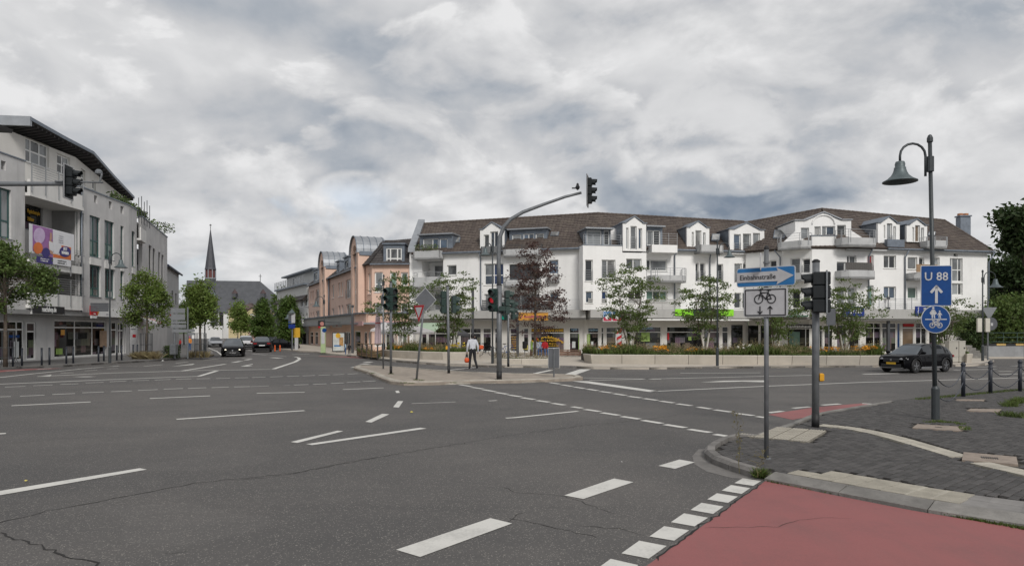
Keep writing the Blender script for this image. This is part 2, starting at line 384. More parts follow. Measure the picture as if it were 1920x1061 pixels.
# solid lines
stroke([(-60,722.6),A(0,236),A(800,203),A(1465,178),A(1598,138)],0.22)
stroke([A(285,179),A(800,155),A(1400,137),B(0,207),B(130,203),B(290,150),B(322,130),B(312,119),B(285,114)],0.22)
stroke([A(1345,138),A(1660,88)],0.20)
stroke([(-60,711),A(0,187),A(240,160),A(600,124),A(880,101)],0.16)
stroke([A(570,122),A(880,103),A(1010,106)],0.12,M_worn)
stroke([K(460,567),K(540,600),K(592,640)],0.15)
mq(A(268,181),A(380,166),A(370,180));mq(K(760,742),K(880,718),K(878,724),K(830,733),K(880,740))
for a,b in(((1060,104),(1195,93)),((1295,82),(1385,73)),((445,157),(540,151)),((625,138),(715,133)),((790,124),(870,120)),((45,140),(180,134)),((270,128),(380,119))):
 stroke([A(*a),A(*b)],0.14)
mq(A(1258,107),A(1435,85),A(1420,93),A(1258,107))
stroke([K(690,705),K(768,692)],0.3);stroke([K(810,682),K(862,672)],0.3);stroke([K(1060,658),K(1145,664)],0.5);stroke([K(875,625),K(1010,632)],0.25)
stroke([K(1250,628),K(1415,625)],0.35);stroke([K(770,662),K(870,660)],0.25);stroke([K(1010,628),K(1200,650)],0.14,M_worn)
stroke([K(410,684),K(560,668)],0.15,M_worn);stroke([K(830,585),K(900,600)],0.15,M_worn)
mq(A(520,183),A(640,178),A(715,180),A(640,186),m=M_worn)
# two rows of crossing dashes
for a,b in(((35,258),(187,252)),((245,248),(388,242)),((442,239),(578,233)),((630,228),(763,222)),((808,219),(932,213)),((978,211),(1100,207)),
             ((1140,206),(1257,201)),((1295,200),(1410,197)),((1447,197),(1550,195)),((1592,195),(1695,192)),((1730,191),(1828,188)),((-160,266),(-20,260)),
             ((147,325),(328,317)),((385,312),(552,305)),((606,300),(766,294)),((818,292),(970,286)),((1016,283),(1163,276)),((1205,273),(1348,268)),
             ((1385,268),(1520,262)),((1558,262),(1687,257)),((1725,257),(1840,254)),((-90,333),(80,327))):
 stroke([A(*a),A(*b)],0.13)
for a,b in(((-30,266),(70,262)),((103,262),(198,258)),((228,258),(318,254)),((342,254),(435,250)),((460,250),(546,246)),((567,246),(650,242)),((675,241),(750,237)),
             ((280,321),(388,317)),((420,316),(520,312)),((550,310),(648,305)),((668,302),(768,297)),((787,295),(880,291))):
 stroke([B(*a),B(*b)],0.13)
stroke([B(-40,333),B(95,328)],0.13,M_worn);stroke([B(200,326),B(250,323)],0.10,M_worn)
for a,b in(((85,395),(668,367)),((1103,342),(1548,322))):stroke([A(*a),A(*b)],0.17)
for a,b in(((5,382),(358,374)),((640,354),(940,342))):stroke([B(*a),B(*b)],0.15)
stroke([B(1147,458),B(1470,446)],0.12,M_worn);stroke([B(1715,438),B(1775,435)],0.12);stroke([B(1840,565),B(1900,562),C(485,514)],0.13)
stroke([(331,786),(571,769.7)],0.16);stroke([(-120,821),(11,812.5)],0.16)
mq((-120,951),(0,928.5),A(1082,866),A(1030,856),(0,920.5),(-120,941))
mq(B(255,741),B(600,658),B(642,662),B(305,748));mq(B(370,757),B(1210,636),B(1258,642),B(415,764))
mq(B(805,592),B(930,533),B(982,537),B(850,598));mq(B(1010,484),B(1045,440),B(1084,440),B(1052,488));mq(B(1025,365),B(1050,362),B(1060,378),B(1035,380))
def dash(fn,a,b):
 (x0,y0),(x1,y1)=a,b;k=.07;return stroke([fn(x0+(x1-x0)*k,y0+(y1-y0)*k),fn(x1-(x1-x0)*k,y1-(y1-y0)*k)],0.18)
# dotted guide lines running to the near corner
for a,b in(((1497,318),(1592,333)),((1578,336),(1680,351)),((1668,354),(1767,371)),((1757,374),(1860,390)),((1852,393),(1960,409))):dash(B,a,b)
for a,b in(((65,413),(172,429)),((175,434),(283,449)),((288,454),(395,470)),((437,480),(520,493)),((527,499),(657,518)),((650,523),(798,546)),((798,551),(950,574)),
             ((950,579),(1115,606)),((1115,610),(1290,638)),((1290,645),(1475,673)),((1480,682),(1668,712)),
             ((273,302),(357,315)),((358,318),(450,332)),((450,334),(542,348)),((545,349),(640,364)),((643,367),(740,380)),((742,383),(847,399)),((850,403),(960,417)),
             ((963,419),(1080,435)),((1083,438),(1200,454)),((1208,458),(1330,475)),((1362,482),(1475,499)),((1482,502),(1625,522)),((1638,528),(1790,548)),((1795,552),(1886,564))):
 dash(C,a,b)
for a,b in(((415,217),(493,208)),((550,192),(642,184)),((708,175),(808,168)),((930,166),(1080,173))):stroke([E(*a),E(*b)],0.16)
mq(C(440,292),C(560,293),C(1080,366),C(1020,373));stroke([C(1020,369),C(1886,329),(1620,716.6),(1920,708),(2000,705.5)],0.15)
stroke([C(525,268),C(1100,279)],0.13);stroke([C(570,287),C(1886,256),(1525,703.4)],0.14);stroke([C(1240,234),C(1830,231)],0.16)
mq(C(1390,301),C(1560,290),C(1886,286),C(1640,297));mq(C(1690,296),C(1886,287),C(1886,301));stroke([E(930,3),E(1130,0)],0.16)
for a,b in(((0,626),(290,620)),((740,591),(1095,583)),((940,566),(1095,561)),((1220,557),(1400,552)),((1115,602),(1230,600)),((1110,628),(1400,618))):stroke([J(*a),J(*b)],0.16)
mq(C(340,257),C(500,205),C(583,205),C(430,259));stroke([C(70,257),C(290,211)],0.25);stroke([B(1290,226),B(1615,191)],0.18)
for a,b in(((725,193),(755,187)),((757,181),(800,175)),((787,168),(825,163)),((810,155),(842,150))):stroke([B(*a),B(*b)],0.5)
# broad dashes by the camera and the block line beside the red cycle crossing
mq(D(605,383),D(708,408),D(272,567),D(158,533));mq(D(1190,195),D(1283,212),D(1045,292),D(955,275));mq(D(1500,105),D(1573,118),D(1480,149),D(1400,135))
for q in(((1800,194),(1887,207),(1850,230),(1760,217)),((1745,226),(1835,241),(1795,268),(1700,252)),((1678,265),(1777,281),(1730,311),(1632,294)),
          ((1605,310),(1709,328),(1660,363),(1553,344)),((1522,360),(1636,381),(1572,422),(1460,402)),((1428,421),(1546,441),(1475,490),(1358,470)),
          ((1310,490),(1440,515),(1355,575),(1225,550)),((1175,576),(1306,606),(1230,660),(1100,630))):
 mq(*[D(*p)for p in q])
# red surfacing
def sheet(name,pts,m,z=0.004):
 mb=MB();mb.add([(p[0],p[1],z)for p in flip(pts)],(tuple(range(len(pts))),));o=struct(name,mb,m);return o
g1,g2=G(1436,901),G(1212,1061)
ext=g2+(g2-g1)*0.8
sheet('red_cycle_crossing',[g1,ext,Vector((7.5,ext.y,0)),G(1925,991.5),G(1831,977),G(1708,956.5),G(1538,923)],M_red)
sheet('red_cycle_lane',[G(1440,777),G(1486,787),G(1518,781),G(1548,774.5),G(1603,767.5),G(1669,757.8),G(1616,756),G(1525,763.5)],M_red)
sheet('red_cycle_strip',[G(-60,700),G(0,697.5),G(60,693.5),G(121,690.3),G(60,691.2),G(0,694.3),G(-60,697)],M_red)
sheet('red_cycle_track',[G(597,668),G(640,669.5),G(690,672),G(683,670),G(640,668),G(600,667)],M_red)
# cracks in the asphalt
M_crack=mat('open_crack',(0.018,0.017,0.016),1.0,var=0)
def crack(pts,w,jit=0.02,z=0.003):
 P=[G(*p).to_2d()for p in pts];Q=[]
 for a,b in zip(P,P[1:]):
  n=max(2,int((b-a).length/0.09))
  for i in range(n):Q.append(a.lerp(b,i/n)+Vector((random.gauss(0,jit),random.gauss(0,jit))))
 mb=MB();vs=[]
 for i,p in enumerate(Q):
  d=(Q[min(i+1,len(Q)-1)]-Q[max(i-1,0)]).normalized();ww=w*random.uniform(0.25,1.0)*(0.3 if i in(0,len(Q)-1)else 1);n=Vector((-d.y,d.x))*ww/2
  vs+=[(*(p-n),z),(*(p+n),z)]
 mb.add(vs,[(2*i,2*i+2,2*i+3,2*i+1)for i in range(len(Q)-1)]);o=obj('crack',mb,M_crack,road);return o
crack([(-20,984),(90,958),(180,941),(280,922),(370,905),(450,897),(560,885),(660,866),(760,848),(860,832),(960,815),(1100,797),(1200,788),(1290,775)],0.022)
crack([(0,998),(60,1018),(110,1035),(165,1052),(220,1075)],0.03);crack([(430,901),(520,893),(640,868),(720,856)],0.012)
crack([(942,912),(965,922),(1060,930),(1100,945),(1165,968)],0.012);crack([(945,970),(1010,982),(1070,996),(1140,1010)],0.014);crack([(950,985),(970,965),(990,955)],0.012)
crack([(1085,985),(1160,990),(1220,1006)],0.012);crack([(300,1040),(345,1035),(370,1022)],0.01);crack([(0,832),(100,824),(220,815),(330,807)],0.012)
crack([(1226,1050),(1262,1024),(1312,989),(1362,953),(1394,930),(1432,905)],0.03,0.015,0.007);crack([(1320,990),(1455,988),(1500,976),(1540,971),(1620,973)],0.010,0.012,0.007)

M_gut=mat('gutter_concrete',(0.165,0.155,0.145),0.88,var=0.2,scale=5,bump=0.3)
sheet('gutter',[G(*p)for p in((1310,842),(1298,855),(1302,870),(1325,884),(1372,896),(1412,898.5),(1436,902),(1415,895),(1370,880),(1330,864),(1321,850),(1332,840))],M_gut,0.0035)
# ---------------------------------------------------------------- near corner pavement of dark blocks
SUBMESH={}
corner_edge=[E(*p)for p in((1080,168),(890,200),(720,228),(640,248),(540,292),(335,362),(240,362),(150,385),(95,412),(62,436),(58,460),(82,490),(200,537),(330,577),(390,592),(700,652),(1200,752),(1560,812),(1830,852))]
ce=[G(*p)for p in corner_edge]
far_edge=[G(*E(*p))for p in((1830,94),(1640,109),(1480,125),(1220,151))]
out=[Vector((20,6.2,0)),Vector((24,25,0))]
poly=[p.to_2d()for p in ce]+[o.to_2d()for o in out]+[p.to_2d()for p in far_edge]
def inpoly(x,y,pl):
 c=False;n=len(pl)
 for i in range(n):
  a,b=pl[i],pl[(i+1)%n]
  if(a[1]>y)!=(b[1]>y)and x<(b[0]-a[0])*(y-a[1])/(b[1]-a[1])+a[0]:c=not c
 return c
PZ=0.055 # bed height of the blocks; tops stand 3 cm above
def offset_line(P,d):
 o=[]
 for i,p in enumerate(P):
  t=(P[min(i+1,len(P)-1)]-P[max(i-1,0)]).normalized();o.append(p+Vector((-t.y,t.x))*d)
 return o
bedp=offset_line([p.to_2d()for p in ce],.10)+[o.to_2d()for o in out]+[p.to_2d()for p in far_edge]
corner=struct('corner_pavement',MB().prism(flip([tuple(p)for p in bedp]),-0.05,PZ),M_joint)
# kerb stones along the road side
inner=[]
def offset_line(P,d):
 o=[]
 for i,p in enumerate(P):
  t=(P[min(i+1,len(P)-1)]-P[max(i-1,0)]).normalized();o.append(p+Vector((-t.y,t.x))*d)
 return o
def resample(P,step):
 P=[Vector(p[:2])for p in P];out_,acc=[P[0]],0.0
 for a,b in zip(P,P[1:]):
  L=(b-a).length;t=step-acc
  while t<=L:out_.append(a.lerp(b,t/L));t+=step
  acc=(acc+L)%step
 return out_
def kerb(P,width,h0,parent,step=1.0,m=None,hfun=None,gap=0.012,side=1,name='kerb_stone',z0=-0.03,cham=0.02,drop=0.0):
 Q=resample(P,step);In=offset_line(Q,width*side)
 for i in range(len(Q)-1):
  a,b,c,d=Q[i],Q[i+1],In[i+1],In[i]
  t=(b-a).normalized()*gap/2;a=a+t;b=b-t;c=c-t;d=d+t
  ha=hfun(a)if hfun else h0;hb=hfun(b)if hfun else h0;e=cham
  a2=a.lerp(d,e/width);b2=b.lerp(c,e/width)
  v=[(*a,z0),(*b,z0),(*c,z0),(*d,z0),(*a,ha-(drop or e)),(*b,hb-(drop or e)),(*b2,hb),(*a2,ha),(*c,hb),(*d,ha)]
  mb=MB().add(v,[(0,1,5,4),(4,5,6,7),(7,6,8,9),(1,2,8,6,5),(3,0,4,7,9),(2,3,9,8)])
  obj(name,mb,m or M_kerb,parent)
 return In
def kh(p): # the kerb drops to a few centimetres where people cross
 if p.x<4.05 and p.y<13.2:return 0.125
 return 0.10
ce2=[Vector(p[:2])for p in ce]
tact=[]
def tactile(P,L,Wd,d,ribs=6,name='tactile_tile'):
 """ribbed paving slab: centre, length along d, width"""
 d=Vector(d).normalized();n=Vector((-d.y,d.x));z=0.092;mb=MB()
 q=lambda a,b,zz:(P.x+d.x*a+n.x*b,P.y+d.y*a+n.y*b,zz)
 mb.hexa([q(-L/2,-Wd/2,0.03),q(L/2,-Wd/2,0.03),q(L/2,Wd/2,0.03),q(-L/2,Wd/2,0.03),q(-L/2,-Wd/2,z),q(L/2,-Wd/2,z),q(L/2,Wd/2,z),q(-L/2,Wd/2,z)])
 for i in range(ribs):
  b=-Wd/2+(i+0.5)*Wd/ribs;r=Wd/ribs*0.27
  mb.hexa([q(-L/2,b-r,z-.01),q(L/2,b-r,z-.01),q(L/2,b+r,z-.01),q(-L/2,b+r,z-.01),q(-L/2,b-r*.7,z+.007),q(L/2,b-r*.7,z+.007),q(L/2,b+r*.7,z+.007),q(-L/2,b+r*.7,z+.007)])
 tact.append((P,d,n,L/2+0.02,Wd/2+0.02))
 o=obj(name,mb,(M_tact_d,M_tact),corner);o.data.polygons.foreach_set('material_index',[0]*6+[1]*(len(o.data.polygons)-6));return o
kerb([p for p in ce2[:6]],0.14,0.09,corner,0.7,M_kerb)
kerb(ce2[5:15],0.16,0.12,corner,0.5,M_kerb_dark,hfun=kh,cham=0.045)
kin=kerb(ce2[14:]+[ce2[-1]+(ce2[-1]-ce2[-2]).normalized()*3],0.27,0.092,corner,1.0,M_kerb,cham=0.22,drop=0.055)
# tactile strip along the crossing
cext=ce2[14:]+[ce2[-1]+(ce2[-1]-ce2[-2]).normalized()*3]
base=offset_line(resample(cext,0.3),0.285+0.16)
base2=offset_line(resample(cext,0.3),0.285+0.47)
dE=(ce2[-1]-ce2[14]).normalized()
for i in range(1,8):
 for bs in(base,base2):
  if bs is base2 and i==1:continue
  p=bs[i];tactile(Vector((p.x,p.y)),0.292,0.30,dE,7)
M_slab=mat('smooth_grey_slab',(0.20,0.19,0.18),0.85,var=0.15,scale=5,bump=0.2,vcol=0.12)
for i in range(8,15):
 for bs in(base,base2):
  if i>=len(bs):continue
  p=bs[i];dl=(bs[min(i+1,len(bs)-1)]-bs[i-1]).normalized();n=Vector((-dl.y,dl.x));q=lambda a,b,z:(p.x+dl.x*a+n.x*b,p.y+dl.y*a+n.y*b,z)
  e=.19 if i in(9,10)else .145;zt=.09+.0008*(i-8);obj('paving_slab',MB().hexa([q(-e,-.15,.03),q(e,-.15,.03),q(e,.15,.03),q(-e,.15,.03),q(-e,-.15,zt),q(e,-.15,zt),q(e,.15,zt),q(-e,.15,zt)]),M_slab,corner)
  tact.append((Vector((p.x,p.y)),dl,n,0.165,0.17))
# tactile field by the far edge of the corner
T0,T1=G(*E(440,340),0.09),G(*E(640,312),0.09)
dT=(G(*E(690,306),.09)-G(*E(575,368),.09)).to_2d().normalized();nT=Vector((-dT.y,dT.x))
cT=G(*E(500,362),.09).to_2d()
for i in range(5):
 for j in range(4):
  p=cT+dT*(i*0.32+0.1)+nT*(j*0.31-0.25)
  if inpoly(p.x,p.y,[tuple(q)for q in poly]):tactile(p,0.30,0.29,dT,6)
# guide band of light blocks curving over the pavement
gb=[G(*E(*p),0.085).to_2d()for p in((700,283),(800,292),(900,305),(1010,327),(1130,357),(1260,395),(1380,430),(1480,460))]
gb2=[G(*E(*p),0.085).to_2d()for p in((1580,490),(1700,518),(1830,546),(2000,590))]
BAND=[]
for line in(gb,gb2):
 Q=resample(line,0.205);w=0.17
 for a,b in zip(Q,Q[1:]):
  d=(b-a).normalized();n=Vector((-d.y,d.x))*w
  for k in(-1,0):
   a0,b0=a+n*k+d*0.004,b+n*k-d*0.004;c0,d0=b0+n*0.96,a0+n*0.96
   obj('light_block',MB().prism([tuple(a0),tuple(b0),tuple(c0),tuple(d0)],0.03,0.088),M_tact,corner)
  BAND.append(((a+b)/2,d,n.normalized(),(b-a).length/2,w+0.01))
# lids in the pavement
M_lid=mat('concrete_lid',(0.27,0.22,0.18),0.8,var=0.2,scale=8,bump=0.3)
M_iron=mat('cast_iron',(0.045,0.042,0.04),0.6,metal=0.5,var=0.2)
def lid(name,corners,grate=None):
 P=[G(*E(*p),0.09)for p in corners];P=flip([p.to_2d()for p in P])
 o=obj(name,MB().prism([tuple(p)for p in P],0.03,0.092),M_lid,corner)
 c=sum(P,Vector((0,0)))/4
 d=(P[1]-P[0]).normalized();n=Vector((-d.y,d.x))
 tact.append((c,d,n,(P[1]-P[0]).length/2+0.02,(P[2]-P[1]).length/2+0.02))
 if grate:
  mb=MB()
  for i in range(8):
   p=c+d*((i-3.5)*grate/8);mb.box((p.x,p.y,0.094),(grate/14,grate*0.7,0.006),math.atan2(d.y,d.x))
  obj('grate',mb,M_iron,o)
 return o
lid('cover_slab',((1490,432),(1780,458),(1790,500),(1480,475)),0.22)
lid('cover_slab',((1235,278),(1500,293),(1470,315),(1205,299)),0.12)
lid('cover_slab',((1530,193),(1700,196),(1680,212),(1505,204)));lid('cover_slab',((1455,141),(1610,143),(1590,150),(1445,146)))
# the blocks: rows run with the crossing strip
bw,bl=0.205,0.105
dB=(G(*E(1560,640),.085)-G(*E(1780,600),.085)).to_2d();ang=math.atan2(dE.y,dE.x)
u=Vector((math.cos(ang),math.sin(ang)));v=Vector((-u.y,u.x));O0=ce2[14]
cells=[]
P2=[tuple(p)for p in poly]
kern=[tuple(p)for p in poly]
keds=[(ce2[i],ce2[i+1])for i in range(len(ce2)-1)]
def near_kerb(p,d):
 for a,b in keds:
  ab=b-a;t=max(0,min(1,(p-a).dot(ab)/ab.length_squared))
  if(p-a-ab*t).length<d:return True
 return False
for r in range(-12,170):
 for cidx in range(-30,62):
  p=O0+u*(cidx*bl*1.0+0.0)+v*(r*bw+(0.5*bw if cidx%2 else 0.0))
  if p.y>26 or p.x>0.82*p.y+0.8 or p.y<6:continue
  if not inpoly(p.x,p.y,P2):continue
  cells.append((p.length,p))
cells.sort(key=lambda c:c[0])
keep=[]
for dist,p in cells:
 if dist<21 and(near_kerb(p,0.24 if p.y>9.4 else 0.30)):continue
 bad=False
 for(c,d,n,hl,hw)in tact+BAND:
  q=p-c
  if abs(q.dot(d))<hl+0.045 and abs(q.dot(n))<hw+0.075:bad=True;break
 if not bad:keep.append(p)
def block_mesh(i):
 mb=MB();g=0.0045;e=0.005;a,b=bl/2-g,bw/2-g
 vs=[(-a,-b,0),(a,-b,0),(a,b,0),(-a,b,0),(-a,-b,.03),(a,-b,.03),(a,b,.03),(-a,b,.03),(-a+e,-b+e,.035),(a-e,-b+e,.035),(a-e,b-e,.035),(-a+e,b-e,.035)]
 mb.add(vs,[(0,1,5,4),(1,2,6,5),(2,3,7,6),(3,0,4,7),(4,5,9,8),(5,6,10,9),(6,7,11,10),(7,4,8,11),(8,9,10,11)])
 return mb
bme=block_mesh(0).mesh('paving_block',(M_paver,))
for p in keep[:300]:
 o=bpy.data.objects.new('paving_block',bme);COL.objects.link(o);o.parent=corner
 o.location=(p.x,p.y,PZ+random.uniform(-0.003,0.003));o.rotation_euler=(random.gauss(0,.006),random.gauss(0,.006),ang+random.gauss(0,.012))
mb=MB();tm=block_mesh(0)
for p in keep[300:]:
 a=ang+random.gauss(0,.012);cs,sn=math.cos(a),math.sin(a);zz=PZ+random.uniform(-0.003,0.003)
 mb.add([(p.x+x*cs-y*sn,p.y+x*sn+y*cs,zz+z)for x,y,z in tm.v],tm.f)
o=obj('paving_blocks_beyond',mb,M_paver_all,corner);o['kind']='stuff'

# ---------------------------------------------------------------- traffic island
isl_back=[G(*p)for p in((663,692),(671,688),(701,689),(755,692),(810,697),(857,700.6),(960,705),(1044,705.5),(1085,708),(1093,711.5))]
isl_front=[G(*p)for p in((1093,712),(1072,714.3),(1029,716.3),(960,718.5),(857,720.3),(811,722.2),(757,722.9),(732,720),(709,711),(691,702),(664,693.5))]
ip=[tuple(p[:2])for p in isl_front+isl_back];ip=flip(ip)
island=struct('traffic_island',MB().prism(ip,-0.05,0.11),M_isl)
M_kerb_l=mat('kerb_light',(0.36,0.33,0.28),0.85,var=0.25,scale=3,bump=0.3,vcol=0.12)
loopP=[Vector(p)for p in ip]+[Vector(ip[0])]
kerb(loopP,0.30,0.135,island,1.0,M_kerb_l,side=1,cham=0.10)
# ---------------------------------------------------------------- far pavements
plaza_edge=[G(*p)for p in((560,659.5),(590,661),(617,664.8),(650,668),(683.6,671),(691,673),(734.5,677.7),(785,682),(836,685.8),(872,687.2),(960,689.2),(1062,689.4),(1113,691.8),(1214,692.6),(1330,691),(1440,689.8),(1620,688.2),(1792,687),(1823,686.6),(1848,684.6),(1862,681.3),(1864,678.8),(1857,675.3),(1845,672.5))]
pp=[tuple(p[:2])for p in plaza_edge]+[(60,49.5),(60,90),(-45,110),(-33.5,86)]
plaza=struct('plaza_pavement',MB().prism(flip(pp),-0.05,0.12),M_beige)
kerb([Vector(p[:2])for p in plaza_edge[3:]],0.2,0.13,plaza,1.0,M_kerb_dark,side=1,cham=0.03)
# slabs of the strip in front of the planters
pe=[Vector(p[:2])for p in plaza_edge[5:20]]
Q=resample(pe,0.9);In1=offset_line(Q,0.23);In2=offset_line(Q,0.80);In3=offset_line(Q,1.42)
M_bslab=mat('beige_slab',(0.46,0.41,0.345),0.85,var=0.12,scale=2,bump=0.2,vcol=0.10)
for i in range(len(Q)-1):
 for X1,X2 in((In1,In2),(In2,In3)):
  pts=[X1[i],X1[i+1],X2[i+1],X2[i]];c=sum(pts,Vector((0,0)))/4;pts=[tuple(p.lerp(c,0.015))for p in pts]
  obj('paving_slab',MB().prism(pts,0.08,0.126),M_bslab,plaza)
left_edge=[G(*p)for p in((-80,697),(0,693),(117,688),(207,682.2),(279,678.4),(339,673.5),(370,671),(393,669.5),(401,667),(399,662),(390,655),(384,650),(383,646))]
lp=[tuple(p[:2])for p in left_edge]+[(-60,120),(-60,30)]
lpave=struct('left_pavement',MB().prism(flip(lp),-0.05,0.12),M_grey_pave)
kerb([Vector(p[:2])for p in left_edge],0.18,0.13,lpave,1.0,M_kerb_dark,side=1,cham=0.03)
# ================================================================== BUILDING KIT
M_wwall=mat('white_render',(0.82,0.815,0.80),0.85,var=0.05,scale=0.7,bump=0.12,bscale=60,streak=0.16)
M_bside=mat('balcony_concrete',(0.46,0.465,0.465),0.85,var=0.10,scale=1.5,streak=0.30)
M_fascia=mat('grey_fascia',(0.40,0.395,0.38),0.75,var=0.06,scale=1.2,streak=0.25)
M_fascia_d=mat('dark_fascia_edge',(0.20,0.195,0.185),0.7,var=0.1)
M_zinc=mat('zinc_sheet',(0.17,0.195,0.23),0.5,metal=0.35,var=0.2,scale=2.5)
M_zinc_l=mat('light_zinc',(0.30,0.315,0.335),0.45,metal=0.4,var=0.12,scale=2)
M_tile=mat('brown_roof_tile',(0.088,0.069,0.058),0.8,var=0.14,scale=0.5,island=0.22,bump=0.2)
M_tileb=mat('roof_boarding',(0.06,0.045,0.038),0.9,var=0.1)
M_wframe=mat('white_window_frame',(0.74,0.74,0.72),0.4,var=0.03)
M_dframe=mat('dark_window_frame',(0.03,0.033,0.035),0.4,var=0.05)
M_gframe=mat('green_window_frame',(0.018,0.075,0.07),0.4,var=0.06)
M_rail=mat('steel_railing',(0.36,0.37,0.38),0.4,metal=0.6,var=0.05)
M_raild=mat('dark_railing',(0.07,0.075,0.08),0.5,metal=0.3,var=0.05)
def pane(name,col,rough=0.04,spec=0.5):
 """window glass over a dim room: dark uneven body under a clear gloss"""
 if name in MATS:return MATS[name]
 m=bpy.data.materials.new(name);m.use_nodes=True;MATS[name]=m;t=m.node_tree;b=t.nodes['Principled BSDF']
 tc=nd(t,'ShaderNodeTexCoord');mp=nd(t,'ShaderNodeMapping');mp.inputs['Scale'].default_value=(1,1,0.5);t.links.new(tc.outputs['Object'],mp.inputs[0])
 n=nd(t,'ShaderNodeTexNoise',ins={'Scale':1.4,'Detail':3.0});t.links.new(mp.outputs[0],n.inputs[0])
 oi=nd(t,'ShaderNodeObjectInfo')
 f=mth(t,'ADD',mth(t,'MULTIPLY',sstep(t,n.outputs[0],0.35,0.65),0.4),mth(t,'MULTIPLY_ADD',oi.outputs['Random'],0.95,-.2),clamp=True)
 cc=mixc(t,f,tuple(c*0.3 for c in col),tuple(c*1.7 for c in col))
 if name=='shop_glass': # random colour cells painted on the pane stand for goods and lit shelves
  sx_=nd(t,'ShaderNodeSeparateXYZ');t.links.new(tc.outputs['Object'],sx_.inputs[0]);cb=nd(t,'ShaderNodeCombineXYZ');hz=mth(t,'ADD',sx_.outputs[0],sx_.outputs[1])
  zq=mth(t,'FLOOR',mth(t,'MULTIPLY',sx_.outputs[2],2.1));t.links.new(zq,cb.inputs[1]);t.links.new(mth(t,'FLOOR',mth(t,'MULTIPLY_ADD',hz,1.9,mth(t,'MULTIPLY',mth(t,'SINE',zq),.5))),cb.inputs[0])
  wn=nd(t,'ShaderNodeTexWhiteNoise');t.links.new(cb.outputs[0],wn.inputs[0]);hs=nd(t,'ShaderNodeHueSaturation',ins={'Saturation':.4,'Value':.2});t.links.new(wn.outputs['Color'],hs.inputs['Color'])
  low=sstep(t,sx_.outputs[2],2.2,.9,.45,.85);fr=mth(t,'FRACT',mth(t,'MULTIPLY',hz,5.3))
  cc=mixc(t,mth(t,'MULTIPLY',mth(t,'MULTIPLY',sstep(t,wn.outputs['Value'],.58,.60),low),sstep(t,fr,.1,.25,.35,1.0)),cc,hs.outputs[0])
 t.links.new(cc,b.inputs['Base Color'])
 b.inputs['Roughness'].default_value=rough;b.inputs['Specular IOR Level'].default_value=spec;
 w=nd(t,'ShaderNodeTexNoise',ins={'Scale':0.8,'Detail':2.0});t.links.new(tc.outputs['Object'],w.inputs[0])
 bp=nd(t,'ShaderNodeBump',ins={'Strength':0.06,'Distance':0.05});t.links.new(w.outputs[0],bp.inputs['Height']);t.links.new(bp.outputs[0],b.inputs['Normal'])
 return m
P_dark=pane('glass_over_dark_room',(0.035,0.038,0.042));P_mid=pane('glass_over_grey_curtain',(0.17,0.18,0.185));P_blue=pane('glass_over_blind',(0.07,0.095,0.13))
P_curt=pane('glass_over_white_curtain',(0.42,0.42,0.41));P_red=pane('glass_over_red_curtain',(0.20,0.035,0.035));P_green=pane('glass_greenish',(0.10,0.16,0.13));P_navy=pane('glass_over_navy',(0.012,0.03,0.09))
P_shop=pane('shop_glass',(0.016,0.016,0.015));P_brown=pane('glass_over_wood',(0.10,0.07,0.045))
